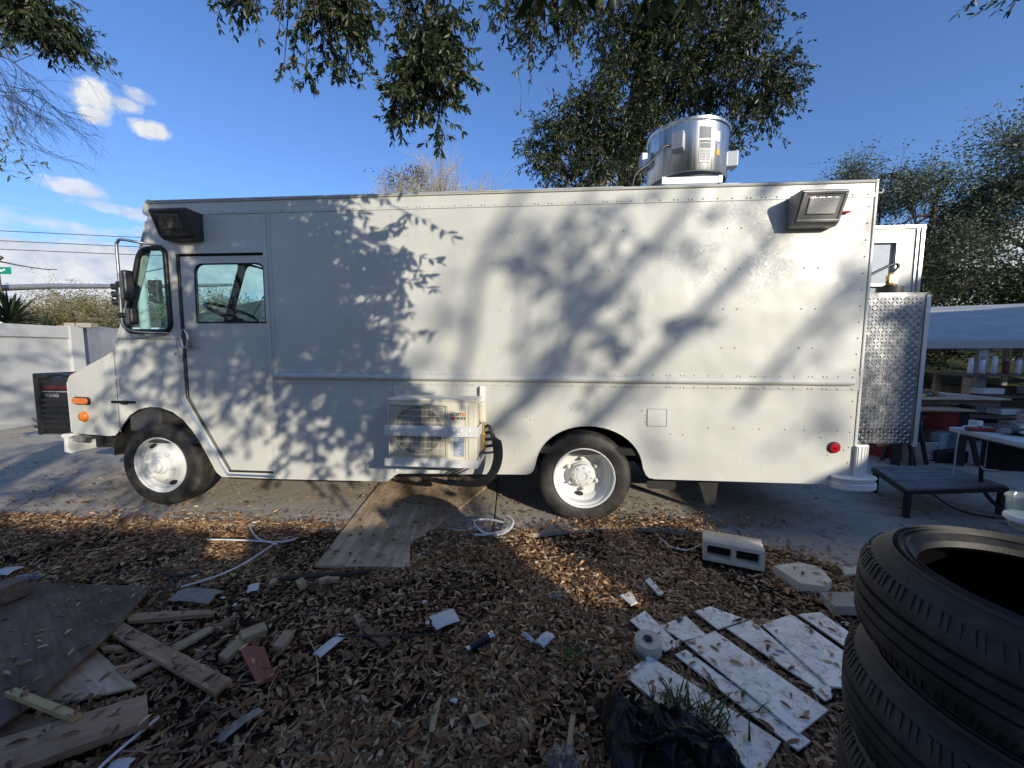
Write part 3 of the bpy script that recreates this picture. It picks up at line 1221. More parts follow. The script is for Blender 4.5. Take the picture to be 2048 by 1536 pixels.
# mirror bracket and mirrors on the cab corner
MY = -.17
mb = MB()
loop = [(-3.80, .0, 2.405), (-3.86, -.10, 2.405), (-3.98, MY, 2.418), (-4.02, MY, 2.400), (-4.035, MY, 2.35), (-4.035, MY, 2.1), (-4.040, MY, 1.78), (-4.035, MY, 1.70), (-4.00, MY + .01, 1.655), (-3.93, -.12, 1.635), (-3.80, -.02, 1.630), (-3.78, 0, 1.630)]
mb.tube(catmull(loop, 4), .0115, 8)
ma = mb.build('mirror_bracket', M['steel'], truck, smooth=60)


def mirror(x0, x1, z0, z1, th):
    mb = MB()
    pts = rpoly([(-(x1 - x0) / 2, (z1 - z0) / 2), ((x1 - x0) / 2, (z1 - z0) / 2), ((x1 - x0) / 2, -(z1 - z0) / 2), (-(x1 - x0) / 2, -(z1 - z0) / 2)], .028, 5)
    Mx = AXY(((x0 + x1) / 2, MY - .02, (z0 + z1) / 2), (.45, .9, 0))
    # local z = axis, keep world z up
    q = Matrix.Rotation(R(-28), 4, 'Z')
    Mx = Matrix.Translation(((x0 + x1) / 2, MY - .03, (z0 + z1) / 2)) @ q @ Matrix(((1, 0, 0, 0), (0, 0, -1, 0), (0, 1, 0, 0), (0, 0, 0, 1)))
    mb.prism([(p[0], p[1]) for p in pts], -th / 2, th / 2, Mx)
    o_ = mb.build('mirror', M['plastic_black'], ma, bevel=.018, seg=3)
    g_ = MB()
    g_.prism([(p[0] * .86, p[1] * .9) for p in pts], -th / 2 - .003, -th / 2 - .001, Mx)
    return o_


mirror(-3.995, -3.865, 1.900, 2.150, .075)
mirror(-3.985, -3.835, 1.690, 1.835, .060)
mb = MB()
mb.bar((-4.035, MY, 2.04), (-3.95, MY - .03, 2.04), .022)
mb.bar((-4.04, MY, 1.775), (-3.93, MY - .03, 1.775), .022)
mb.box(-4.055, -4.015, MY - .02, MY + .02, 2.015, 2.065)
mb.box(-4.06, -4.02, MY - .02, MY + .02, 1.755, 1.80)
mb.build('mirror_clamp', M['black'], ma, bevel=.004)

# rivets (real domes, joined: far too many to pick apart)
mb = MB()


def rivet(x, z, y=-.001, r=.0074):
    n = 6
    b = len(mb.v)
    for k in range(n):
        w = 2 * math.pi * k / n
        mb.v.append((x + r * math.cos(w), y, z + r * math.sin(w)))
    for k in range(n):
        w = 2 * math.pi * k / n
        mb.v.append((x + r * .6 * math.cos(w), y - r * .75, z + r * .6 * math.sin(w)))
    for k in range(n):
        mb.f.append((b + k, b + (k + 1) % n, b + n + (k + 1) % n, b + n + k))
    mb.f.append(tuple(b + n + k for k in range(n)))


x = -3.75
k = 0
while x < 2.08:
    for z, y in ((2.686, -.007), (1.293, -.005), (1.197, -.005)):
        if z < 2 and x < -2.72: continue
        rivet(x, z, y)
        if k % 5 in (0, 1): rivet(x + .028, z - .002, y)
    x += .110
    k += 1
for xc in (-2.28, -1.66, -.74, .16, 1.07, 1.66):
    for dx in (0, .105):
        for z in (2.46, 2.145, 1.83, 1.52):
            rivet(xc + dx, z)
for z in [2.60 - .125 * k for k in range(17)]:
    rivet(2.095, z)
for (x, z) in [(-.50, .93), (-.47, .90), (-.43, .90), (-.50, .79), (-.47, .76), (-.12, 1.00), (0, 1.0), (.10, 1.02), (.22, 1.0), (.33, .995), (.46, .99), (.49, .96), (.49, .93), (.49, .90),
               (.70, .80), (.8, .8), (1.0, .86), (1.2, .86), (1.4, .86), (1.6, .86), (1.75, .86), (1.9, .86), (2.0, .86), (1.88, .80), (1.94, .66), (2.03, .70), (2.06, .70), (-.6, .86), (-.6, .6)]:
    rivet(x, z)
for k in range(9):
    rivet(-2.55 + k * .09, 2.40, -.001, .004)
    rivet(-2.65 + k * .09, 2.52, -.001, .004)
for z in [2.6 - .16 * k for k in range(14)]:
    rivet(-2.809, z, -.011, .004)
rv = mb.build('rivets', M['paint'], truck, smooth=80)
tag(rv, kind='stuff')
# hatch plate
plate('access_plate', rpoly([(.505, 1.006), (.655, 1.006), (.655, .868), (.505, .868)], .012), [], -.004, .001, M['paint'], truck)
mb = MB()
for a, b in (((.500, 1.010), (.500, .864)), ((.660, 1.010), (.660, .864)), ((.500, 1.010), (.660, 1.010)), ((.500, .864), (.660, .864))):
    mb.bar((a[0], -.002, a[1]), (b[0], -.002, b[1]), .003, .002, (0, 1, 0))
mb.build('seam', M['cab_grey'], truck)
# red side reflector and marker
mb = MB()
mb.lathe([(.047, 0), (.047, .010), (.041, .016)], 24, AXY((1.979, 0, .722), (0, -1, 0)))
rr_ = mb.build('reflector', M['bronze'], truck, smooth=40)
mb = MB()
mb.lathe([(.041, .010), (.038, .022), (.010, .027), (.008, .033), (0, .034)], 24, AXY((1.979, 0, .722), (0, -1, 0)))
mb.build('lens', M['red'], rr_, smooth=60)
mb = MB()
pts = rpoly([(-.055, .030), (.055, .030), (.055, -.030), (-.055, -.030)], .028, 6)
mb.prism([(p[0], p[1]) for p in pts], 0, .035, AXY((1.905, 0, 2.578), (0, -1, 0)))
tag(mb.build('side_marker', M['red'], truck, bevel=.012, seg=3), 'red marker lamp beside the rear floodlight')


# wall pack floodlights
def floodlight(x0, flip, label, zoff):
    """x0: left end on the wall"""
    f = MB()
    w, h = .325, .225
    z1 = 2.672 + zoff
    # side section: deep at the top, shallow at the bottom, glass slopes down
    sec = [(0, z1), (-.165, z1), (-.185, z1 - .014), (-.10, z1 - .215), (-.07, z1 - .235), (0, z1 - .235)]
    n = len(sec)
    for x in (x0, x0 + w):
        for (y, z) in sec: f.v.append((x, y, z))
    f.f = [tuple(range(n)), tuple(range(n, 2 * n))[::-1]] + [(i, (i + 1) % n, n + (i + 1) % n, n + i) for i in range(n)]
    ho = f.build('floodlight', M['bronze'] if flip else M['lamp_grey'], truck, bevel=.008)
    tag(ho, label)
    A = Vector((0, -.185, z1 - .014))
    B = Vector((0, -.10, z1 - .215))
    nrm = Vector((0, -(A.z - B.z), A.y - B.y)).normalized()
    if nrm.y > 0: nrm = -nrm
    def pt(u, v, d=0.0):
        p = A.lerp(B, v)
        return Vector((x0 + w * u, p.y, p.z)) + nrm * d
    fr = MB()
    for (u0, u1, v0, v1) in ((.03, .97, .02, .10), (.03, .97, .90, .98), (.03, .09, .10, .90), (.91, .97, .10, .90)):
        q = [pt(u0, v0, .001), pt(u1, v0, .001), pt(u1, v1, .001), pt(u0, v1, .001), pt(u0, v0, .012), pt(u1, v0, .012), pt(u1, v1, .012), pt(u0, v1, .012)]
        fr.add(q, [(0, 1, 2, 3), (4, 7, 6, 5), (0, 4, 5, 1), (1, 5, 6, 2), (2, 6, 7, 3), (3, 7, 4, 0)])
    fr.build('lens_frame', M['bronze'] if flip else M['lamp_grey'], ho, bevel=.002)
    gl = MB()
    q = [pt(.09, .10, .0015), pt(.91, .10, .0015), pt(.91, .90, .0015), pt(.09, .90, .0015), pt(.09, .10, .006), pt(.91, .10, .006), pt(.91, .90, .006), pt(.09, .90, .006)]
    gl.add(q, [(0, 1, 2, 3), (4, 7, 6, 5), (0, 4, 5, 1), (1, 5, 6, 2), (2, 6, 7, 3), (3, 7, 4, 0)])
    gl.build('lens', M['bronze'] if flip else M['lamp_grey'], ho)
    rf = MB()
    q = [pt(.18, .20, .0065), pt(.82, .20, .0065), pt(.80, .72, .0065), pt(.20, .72, .0065), pt(.18, .20, .014), pt(.82, .20, .014), pt(.80, .72, .014), pt(.20, .72, .014)]
    rf.add(q, [(0, 1, 2, 3), (4, 7, 6, 5), (0, 4, 5, 1), (1, 5, 6, 2), (2, 6, 7, 3), (3, 7, 4, 0)])
    rf.build('reflector', M['bronze_glass'] if flip else M['flood_glass'], ho, bevel=.003)


floodlight(1.50, False, 'boxy floodlight with a bright prismatic lens at the rear top corner', 0)
floodlight(-3.70, True, 'boxy dark floodlight at the cab top corner', .0)


# wheels -------------------------------------------------------------
def tyre_mesh(mb, y0, y1, r=.405, rim=.262):
    """tyre between depth y0 (outer) and y1, lathed about the y axis at origin"""
    w = y1 - y0
    pr = [(rim, 0.012), (rim + .012, 0.0), (rim + .035, -.006), (r - .075, -.012), (r - .035, -.006), (r - .014, .008), (r - .002, .030)]
    # tread with grooves
    nb = 4
    for k in range(nb):
        a = .030 + (w - .060) * k / nb
        b = .030 + (w - .060) * (k + 1) / nb
        pr += [(r, a + .006), (r, b - .006)]
        if k < nb - 1: pr += [(r - .010, b - .004), (r - .010, b + .004)]
    pr += [(r - .014, w - .008), (r - .05, w + .006), (rim + .03, w + .004), (rim, w - .012)]
    Mx = Matrix.Translation((0, y0, 0)) @ Matrix.Rotation(R(-90), 4, 'X')
    mb.lathe([(a, b) for a, b in pr], 56, Mx, closed=True)


def wheel(name, x, z, yface, rear, label):
    e = empty(name, (x, 0, z))
    e.parent = truck
    e['label'] = label
    mb = MB()
    tyre_mesh(mb, yface, yface + .225)
    # raised ring marks on the sidewall
    mb.build('tyre', M['tyre'], e, smooth=35)
    ax = Matrix.Translation((0, yface, 0)) @ Matrix.Rotation(R(-90), 4, 'X')
    rb = MB()
    if rear:
        rb.lathe([(.262, .010), (.268, -.004), (.262, -.010), (.252, -.002), (.250, .020), (.236, .034), (.232, .10), (.205, .125), (.196, .150), (.170, .158),
                  (.150, .165), (.140, .160), (0.0, .160), (0, .19), (.24, .19), (.262, .03)], 56, ax, closed=True)
    else:
        rb.lathe([(.262, .010), (.268, -.004), (.262, -.010), (.252, -.002), (.248, .016), (.234, .024), (.230, .050), (.205, .058), (.185, .030), (.165, .012),
                  (.120, .004), (0.0, .004), (0, .08), (.24, .08), (.262, .03)], 56, ax, closed=True)
    rim = rb.build('rim', M['wheel_white'], e, smooth=38)
    # hand holes: dark recessed ovals with a lip
    rad, dep = (.192, .150) if rear else (.196, .038)
    for a in ((262, 84, 172, 352) if rear else (118, 298, 28, 208)):
        if rear and a in (172, 352): continue
        if not rear and a in (28, 208): continue
        cx, cz = rad * math.cos(R(a)), rad * math.sin(R(a))
        hb = MB()
        m2 = Matrix.Translation((cx, yface + dep - .004, cz)) @ Matrix.Rotation(R(-a), 4, 'Y') @ Matrix.Rotation(R(-28 if rear else 30), 4, 'Z') @ Matrix.Rotation(R(90), 4, 'X')
        pts = [(.021 * math.cos(t), .038 * math.sin(t)) for t in [2 * math.pi * k / 18 for k in range(18)]]
        hb.prism(pts, .0, .012, m2)
        hb.build('hand_hole', M['dark'], e)
    hb = MB()
    if rear:
        hb.lathe([(.108, .162), (.110, .120), (.100, .112), (.098, .070), (.090, .062), (.062, .058), (.060, .054), (.035, .052), (.034, .060), (.012, .058), (0, .058)], 28, ax)
        for k in range(8):
            a = R(k * 45 + 10)
            hb.lathe([(.008, .06), (.008, .050), (0, .050)], 6, ax @ Matrix.Translation((.076 * math.cos(a), .076 * math.sin(a), 0)))
    else:
        hb.lathe([(.085, .006), (.083, -.016), (.062, -.028), (.060, -.050), (.042, -.062), (.040, -.075), (0, -.078)], 28, ax)
    hb.build('hub', M['wheel_white'], e, smooth=38)
    for k in range(6):
        nb_ = MB()
        a = R(k * 60 + (26 if rear else 10))
        q = ax @ Matrix.Translation((.138 * math.cos(a), .138 * math.sin(a), 0))
        if rear:
            nb_.lathe([(.019, .160), (.019, .128), (.012, .126), (.011, .098), (0, .097)], 6, q)
        else:
            nb_.lathe([(.018, .006), (.018, -.018), (.009, -.02), (.009, -.034), (0, -.035)], 6, q)
        nb_.build('wheel_nut', M['wheel_white'], e, smooth=30)
    return e


wheel('rear_wheel', -.005, .386, .035, True, 'rear wheel with a deep dished white rim')
wheel('front_wheel', -4.0, .382, .030, False, 'front wheel with a shallow white rim')
for nm, x, y in (('rear_wheel', -.005, W - .26), ('front_wheel', -4.0, W - .26)):
    e = empty(nm, (x, 0, .384))
    e.parent = truck
    mb = MB()
    tyre_mesh(mb, y, y + .225)
    mb.build('tyre', M['tyre'], e, smooth=35)
    mb = MB()
    mb.lathe([(.262, .03), (.20, .06), (0, .06), (0, .14), (.2, .16), (.262, .2)], 32, Matrix.Translation((0, y, 0)) @ Matrix.Rotation(R(-90), 4, 'X'), closed=True)
    mb.build('rim', M['wheel_white'], e, smooth=35)
for y in (.295, W - .52):
    e = empty('inner_wheel', (-.005, 0, .386))
    e.parent = truck
    mb = MB()
    tyre_mesh(mb, y, y + .225)
    mb.build('tyre', M['tyre'], e, smooth=35)
# chassis, axles, wells, tanks
mb = MB()
for y in (.62, W - .70):
    mb.box(-4.8, 2.05, y, y + .08, .52, .60)
mb.tube([(-.005, .3, .386), (-.005, W - .3, .386)], .065, 10)
mb.lathe([(.02, -.16), (.16, -.08), (.17, 0), (.16, .08), (.02, .16)], 20, AXY((-.005, W / 2, .386), (0, 1, 0)))
mb.tube([(-4.0, .25, .36), (-4.0, W - .25, .36)], .05, 8)
for x in (-4.0, 0):
    for y in (.55, W - .60):
        mb.box(x - .55, x + .55, y, y + .07, .40, .45)
mb.tube([(.1, W / 2, .40), (-3.2, W / 2, .62)], .045, 8)
mb.build('chassis', M['dark'], truck)
mb = MB()
mb.box(-2.75, -1.80, .12, .60, .27, .58)
mb.build('fuel_tank', M['dark'], truck, bevel=.03)
for (xc, r_) in ((-4.0, .475), (.02, .47)):
    mb = MB()
    n = 20
    for k in range(n + 1):
        t = math.pi * k / n
        for y in (.03, .66):
            mb.v.append((xc + r_ * 1.0 * math.cos(t), y, .46 + (r_ + .02) * math.sin(t)))
    for k in range(n):
        mb.f.append((2 * k, 2 * k + 1, 2 * k + 3, 2 * k + 2))
    b = len(mb.v)
    mb.v += [(xc - r_, .66, .30), (xc + r_, .66, .30), (xc + r_, .66, .95), (xc - r_, .66, .95)]
    mb.f.append((b, b + 1, b + 2, b + 3))
    mb.build('wheel_well', M['dark'], truck)
# mud flaps behind the rear wheel
mb = MB()
mb.v = []
pts = rpoly([(1.02, .42), (1.24, .42), (1.215, .05), (1.13, .09)], .03)
plate('mud_flap', pts, [], .30, .312, M['dark'], truck)
plate('mud_flap', rpoly([(.60, .42), (.86, .42), (.86, .22), (.60, .22)], .03), [], .30, .312, M['dark'], truck)

# front bumper: white channel beam end on brackets
mb = MB()
sec = [(-5.065, .650), (-4.965, .655), (-4.945, .635), (-5.005, .605), (-5.015, .500), (-4.955, .470), (-4.985, .455), (-5.055, .470), (-5.050, .600), (-5.085, .630)]
n = len(sec)
for y in (.06, W - .06):
    for (x, z) in sec: mb.v.append((x, y, z))
mb.f = [tuple(range(n)), tuple(range(n, 2 * n))[::-1]] + [(i, (i + 1) % n, n + (i + 1) % n, n + i) for i in range(n)]
mb.build('front_bumper', M['wheel_white'], truck, bevel=.01)
for q in ((-5.0, -4.46, .45, .53, .50, .60), (-5.0, -4.46, W - .53, W - .45, .50, .60), (-4.75, -4.50, .10, .14, .52, .655)):
    MB().box(*q).build('bumper_bracket', M['dark'], truck)
mb = MB()
mb.box(-5.60, -4.90, .10, 1.35, .60, .632)
mb.box(-5.60, -4.90, .10, .13, .57, .60)
mb.build('front_platform', M['cab_grey'], truck, bevel=.004)

# rear bumper step and treaded corner riser
mb = MB()
pts = rpoly([(1.965, -.10), (2.325, -.10), (2.325, W + .10), (1.965, W + .10)], [.12, .17, .17, .12], 10)
pl = [(p[0], p[1]) for p in pts]
mb.prism(pl, .395, .450)
mb.prism([(2.17 + (x - 2.17) * .965, W / 2 + (y - W / 2) * .988) for x, y in pl], .450, .475)
mb.prism([(2.17 + (x - 2.17) * 1.0, W / 2 + (y - W / 2) * 1.0) for x, y in pl], .475, .495)
mb.build('rear_step', M['wheel_white'], truck, bevel=.009)
mb = MB()
arcp = [(2.135 + .17 * math.cos(R(a)), .14 + .17 * math.sin(R(a))) for a in range(-90, 1, 10)]
pts = [(2.135, -.03)] + arcp[1:] + [(2.305, W - .14)] + [(2.135 + .17 * math.cos(R(a)), W - .14 + .17 * math.sin(R(a))) for a in range(10, 91, 10)]
mb.prism(pts, .495, .740)
for k in range(9):
    a = R(-86 + k * 10.5)
    cx_, cy_ = 2.135 + .171 * math.cos(a), .14 + .171 * math.sin(a)
    mb.tube([(cx_, cy_, .50), (cx_, cy_, .735)], .0045, 5)
ris = mb.build('step_riser', M['wheel_white'], truck, bevel=.004)


def lozenges(mb, x0, x1, z0, z1, y, pitch, L, w, h, Mx=None):
    """raised tread marks, alternate directions, on a plane facing -y"""
    nx_ = int((x1 - x0) / pitch)
    nz_ = int((z1 - z0) / pitch)
    for i in range(nx_ + 1):
        for j in range(nz_ + 1):
            cx = x0 + i * pitch + pitch * .5
            cz = z0 + j * pitch + pitch * .5
            if cx > x1 - L * .4 or cz > z1 - L * .4: continue
            a = R(35) if (i + j) % 2 == 0 else R(125)
            ca, sa = math.cos(a), math.sin(a)
            b = len(mb.v)
            pts = [(-L / 2, 0, 0), (-L / 4, w / 2, 0), (L / 4, w / 2, 0), (L / 2, 0, 0), (L / 4, -w / 2, 0), (-L / 4, -w / 2, 0), (-L / 4, 0, h), (L / 4, 0, h)]
            for (u, v, d) in pts:
                p = Vector((cx + u * ca - v * sa, y - d, cz + u * sa + v * ca))
                mb.v.append(tuple(Mx @ p if Mx is not None else p))
            for f in ((0, 6, 1), (1, 6, 7, 2), (2, 7, 3), (3, 7, 4), (4, 7, 6, 5), (5, 6, 0)):
                mb.f.append(tuple(b + q for q in f))


mb = MB()
lozenges(mb, -1.56, -.90, .828, .900, -.4035, .031, .034, .010, .003)
ac_marks = mb

# rear door swung open beyond the body
mb = MB()
rd = plate('rear_door', [(2.15, 2.60), (2.985, 2.60), (2.985, .78), (2.15, .78)], [[(2.25, 2.47), (2.765, 2.47), (2.765, 1.80), (2.25, 1.80)]], .56, .60, M['door_white'], truck)
mb.box(2.93, 2.945, .548, .560, .78, 2.60)
mb.box(2.965, 2.990, .545, .605, .78, 2.605)
mb.box(2.15, 2.99, .545, .605, 2.595, 2.615)
mb.build('door_edge', M['chrome'], rd)
mb = MB()
for q in ((2.22, 2.80, 2.47, 2.50), (2.22, 2.80, 1.77, 1.80), (2.765, 2.80, 1.80, 2.47), (2.22, 2.25, 1.80, 2.47), (2.25, 2.765, 2.085, 2.11)):
    mb.box(q[0], q[1], .545, .612, q[2], q[3])
wf = mb.build('window_frame', M['steel'], rd)
mb = MB()
mb.box(2.25, 2.765, .578, .584, 1.80, 2.47)
mb.build('pane', M['blue_plastic'], rd)

# tread plate cage on the back
cage = empty('tank_cage', (0, 0, 0))
cage.parent = truck
mb = MB()
mb.box(2.153, 2.605, .050, .056, .750, 1.950)
sp_ = mb.build('tread_plate', M['alu'], cage)
mb = MB()
lozenges(mb, 2.155, 2.602, .755, 1.945, .0497, .0285, .031, .0082, .003)
tag(mb.build('tread_marks', M['alu_mark'], cage, smooth=30), kind='stuff')
mb = MB()
mb.box(2.605, 2.636, .040, .046, .735, 1.940)
mb.box(2.630, 2.636, .046, .10, .735, 1.940)
mb.build('corner_angle', M['hedge_metal'], cage)
mb = MB()
mb.box(2.153, 2.605, .056, .50, .750, .765)
mb.box(2.622, 2.628, .100, .50, .765, 1.93)
mb.box(2.153, 2.605, .50, .506, .750, 1.930)
mb.box(2.153, 2.63, .046, .058, 1.950, 1.956)
mb.build('cage_panel', M['alu'], cage)
mb = MB()
for (x, z) in ((2.40, .742), (2.2, .742)):
    mb.box(x - .05, x + .05, .06, .50, .725, .748)
mb.build('cage_bracket', M['dark'], cage)

# roof exhaust fan base curb
mb = MB()
mb.box(.80, 1.44, .72, 1.50, 2.83, 3.06)
mb.build('fan_curb', M['paint_flat'], truck, bevel=.006)
# little hook at the rear roof corner
mb = MB()
mb.tube([(2.15, .0, 2.70), (2.175, -.005, 2.695), (2.185, -.005, 2.71), (2.18, -.005, 2.725)], .006, 6)
mb.build('hook', M['wheel_white'], truck, smooth=60)


def on_truck(name, label, cat):
    """a separate thing carried by the truck: root Empty with the truck's placement"""
    e = empty(name, TR_O, (0, R(.30), R(-4.85)), label, cat)
    return e


# ---- exhaust fan on the roof
fan = on_truck('exhaust_fan', 'round polished aluminium exhaust fan standing on the truck roof', 'exhaust fan')
FX, FY = 1.105, 1.13
mb = MB()
mb.lathe([(.370, 3.235), (.380, 3.228), (.388, 3.24), (.390, 3.685), (.402, 3.697), (.406, 3.720), (.396, 3.727), (.380, 3.715), (.378, 3.25)], 64, Matrix.Translation((FX, FY, 0)), closed=True)
mb.build('wind_band', M['fan'], fan, smooth=35)
mb = MB()
mb.lathe([(.25, 3.10), (.31, 3.16), (.370, 3.30), (.35, 3.36), (.20, 3.42), (0, 3.44)], 40, Matrix.Translation((FX, FY, 0)))
mb.lathe([(.16, 3.42), (.17, 3.62), (.12, 3.66), (0, 3.67)], 28, Matrix.Translation((FX, FY, 0)))
mb.build('motor_dome', M['cab_grey'], fan, smooth=35)
mb = MB()
mb.box(.74, 1.30, .690, .700, 3.085, 3.150)
mb.box(.74, 1.30, .700, 1.55, 3.062, 3.085)
mb.box(1.30, 1.47, .70, 1.55, 3.062, 3.085)
for x in (.76, 1.28):
    mb.box(x - .02, x + .02, .684, .690, 3.085, 3.155)
mb.build('base_flange', M['hedge_metal'], fan, bevel=.003)
mb = MB()
for a in (45, 135, 225, 315):
    c_, s_ = math.cos(R(a)), math.sin(R(a))
    mb.bar((FX + .33 * c_, FY + .33 * s_, 3.07), (FX + .385 * c_, FY + .385 * s_, 3.30), .03, .01)
mb.build('bracket', M['galv'], fan)
for (a, z0, w_, h_, d_, nm) in ((-119, 3.42, .11, .16, .09, 'junction_box'), (186, 3.40, .10, .15, .10, 'side_box'), (-8, 3.38, .10, .15, .10, 'side_box')):
    m2 = Matrix.Translation((FX, FY, z0)) @ Matrix.Rotation(R(a), 4, 'Z')
    mb = MB()
    mb.box(.378, .386 + d_, -w_ / 2, w_ / 2, 0, h_, m2)
    mb.build(nm, M['galv'], fan, bevel=.006)
jb = Matrix.Translation((FX, FY, 3.42)) @ Matrix.Rotation(R(-119), 4, 'Z') @ Vector((.45, -.06, .05))
mb = MB()
mb.tube(catmull([jb, jb + Vector((-.08, -.02, -.02)), jb + Vector((-.20, -.02, -.16)), (.50, .72, 3.20), (.46, .70, 3.02), (.45, .70, 2.83)], 6), .012, 8)
mb.build('conduit', M['hose_black'], fan, smooth=60)
# paper stickers curved round the band


def sticker(a0, a1, z0, z1, mat, nm='sticker', d=.0025):
    mb = MB()
    n = 6
    for k in range(n + 1):
        a = R(a0 + (a1 - a0) * k / n)
        for z in (z0, z1):
            mb.v.append((FX + (.3905 + d) * math.cos(a), FY + (.3905 + d) * math.sin(a), z - .10))
    for k in range(n):
        mb.f.append((2 * k, 2 * k + 2, 2 * k + 3, 2 * k + 1))
    return mb.build(nm, mat, fan)


sticker(-92, -75, 3.62, 3.73, M['cab_grey'])
s_ = sticker(-92, -75, 3.40, 3.61, M['paper'])
sticker(-91, -76, 3.585, 3.600, M['black_print'], 'print', .0032)
sticker(-91, -76, 3.53, 3.575, M['cab_grey'], 'print', .0032)
for k in range(7):
    sticker(-91, -83, 3.505 - k * .014, 3.510 - k * .014, M['cab_grey'], 'print', .0032)
    sticker(-82, -76.5, 3.505 - k * .014, 3.510 - k * .014, M['cab_grey'], 'print', .0032)
sticker(-73, -60, 3.60, 3.70, M['paper'])
sticker(-66, -60, 3.53, 3.59, M['blue_plastic'])
sticker(-66, -60, 3.48, 3.53, M['yellow'])

# ---- AC condenser on its tray
ac = on_truck('condenser_unit', 'ivory air conditioner condenser strapped on a tray on the truck side', 'air conditioner')
AX0, AX1, AY0, AY1, AZ0, AZ1 = -1.575, -.875, -.385, -.12, .632, 1.112
mb = MB()
mb.box(AX0, AX1, AY0 + .03, AY1, AZ0, AZ1 - .02)
mb.box(AX0 + .46, AX1, AY0 + .004, AY0 + .03, AZ0, AZ1 - .02)
mb.box(AX0, AX0 + .46, AY0 + .004, AY0 + .03, AZ1 - .055, AZ1 - .02)
mb.box(AX0, AX0 + .46, AY0 + .004, AY0 + .03, AZ0, AZ0 + .016)
mb.box(AX0, AX0 + .012, AY0 + .004, AY0 + .03, AZ0 + .016, AZ1 - .055)
mb.build('casing', M['ac_shell'], ac, bevel=.006)
mb = MB()
mb.box(AX0 - .006, AX1 + .006, AY0 - .002, AY1 + .004, AZ1 - .022, AZ1)
mb.build('lid', M['ac_shell'], ac, bevel=.007)
mb = MB()
cx, cz = AX0 + .235, (AZ0 + AZ1) / 2 - .012
mb.lathe([(.200, 0), (.206, -.010), (.200, -.016), (.19, -.004), (.19, .0)], 48, AXY((cx, AY0 + .029, cz), (0, 1, 0)), closed=True)
fr_ = mb.build('fan_shroud', M['ac_shell'], ac, smooth=50)
mb = MB()
mb.lathe([(.19, 0), (.19, .002), (0, .002)], 48, AXY((cx, AY0 + .026, cz), (0, 1, 0)))
fd_ = mb.build('fan_recess', M['ac_dark'], ac, smooth=50)
mb = MB()
for k in range(3):
    a = R(90 + 120 * k)
    pts = []
    for j in range(6):
        b = a + R(j * 15)
        pts.append((cx + .04 * math.cos(b), AY0 + .022, cz + .04 * math.sin(b)))
    out = [(cx + .17 * math.cos(a + R(j * 15)), AY0 + .018 - .004 * (j % 2), cz + .17 * math.sin(a + R(j * 15))) for j in range(6)]
    b0 = len(mb.v)
    mb.v += pts + out
    for j in range(5): mb.f.append((b0 + j, b0 + j + 1, b0 + 7 + j, b0 + 6 + j))
mb.lathe([(.045, 0), (.045, .012), (0, .016)], 20, AXY((cx, AY0 + .024, cz), (0, -1, 0)))
mb.build('fan_blades', M['cab_grey'], ac, smooth=40)
mb = MB()   # moulded grille: thin uprights with rings and rails
gx0, gx1, gz0, gz1 = AX0 + .02, AX0 + .455, AZ0 + .018, AZ1 - .058
nb = 42
for k in range(nb + 1):
    x = gx0 + (gx1 - gx0) * k / nb
    mb.box(x - .0010, x + .0010, AY0 - .001, AY0 + .003, gz0, gz1)
for k in range(8):
    z = gz0 + (gz1 - gz0) * (k + .5) / 8
    mb.box(gx0, gx1, AY0 - .003, AY0 - .001, z - .0022, z + .0022)
mb.bar((cx - .19, AY0 - .004, cz - .13), (cx - .12, AY0 - .004, cz - .18), .004)
mb.bar((cx, AY0 - .005, cz - .05), (cx - .035, AY0 - .005, cz + .03), .010)
mb.bar((cx, AY0 - .005, cz - .05), (cx + .035, AY0 - .005, cz + .03), .010)
tag(mb.build('fan_grille', M['ac_shell'], ac), kind='stuff')
mb = MB()
mb.box(AX0 + .475, AX0 + .477, AY0 + .001, AY0 + .004, AZ0 + .01, AZ1 - .05)
mb.box(AX0 + .615, AX0 + .617, AY0 + .001, AY0 + .004, AZ0 + .01, AZ1 - .05)
mb.box(AX0 + .64, AX0 + .642, AY0 + .001, AY0 + .004, AZ0 + .01, AZ1 - .05)
mb.build('panel_line', M['cardboard'], ac)
mb = MB()
mb.box(AX0 + .525, AX0 + .605, AY0 + .0015, AY0 + .0036, AZ0 + .035, AZ0 + .185)
mb.build('rating_label', M['blue_plastic'], ac)
mb = MB()
for k in range(11):
    mb.box(AX0 + .530, AX0 + .530 + rnd.uniform(.03, .07), AY0 + .0003, AY0 + .0014, AZ0 + .042 + k * .013, AZ0 + .046 + k * .013)
mb.build('print', M['white_print'], ac)
ZL = .985
text_mesh('COST', .034, M['black_print'], ac, (AX0 + .500, AY0 + .002, ZL + .0), (R(90), 0, 0), sx=.98, bold=.0008)
text_mesh('WAY', .034, M['black_print'], ac, (AX0 + .541, AY0 + .002, ZL - .030), (R(90), 0, 0), sx=1.0, bold=.0008)
mb = MB()
mb.lathe([(.0125, 0), (.0125, .002), (0, .002)], 20, AXY((AX0 + .600, AY0 + .003, ZL + .012), (0, -1, 0)))
mb.build('logo_dot', M['orange_print'], ac)
mb = MB()
pts = rpoly([(-.017, .012), (.017, .012), (.017, -.012), (-.017, -.012)], .007)
mb.prism([(p[0], p[1]) for p in pts], 0, .002, AXY((AX0 + .521, AY0 + .003, ZL - .0185), (0, -1, 0)))
mb.build('logo_block', M['red_print'], ac)
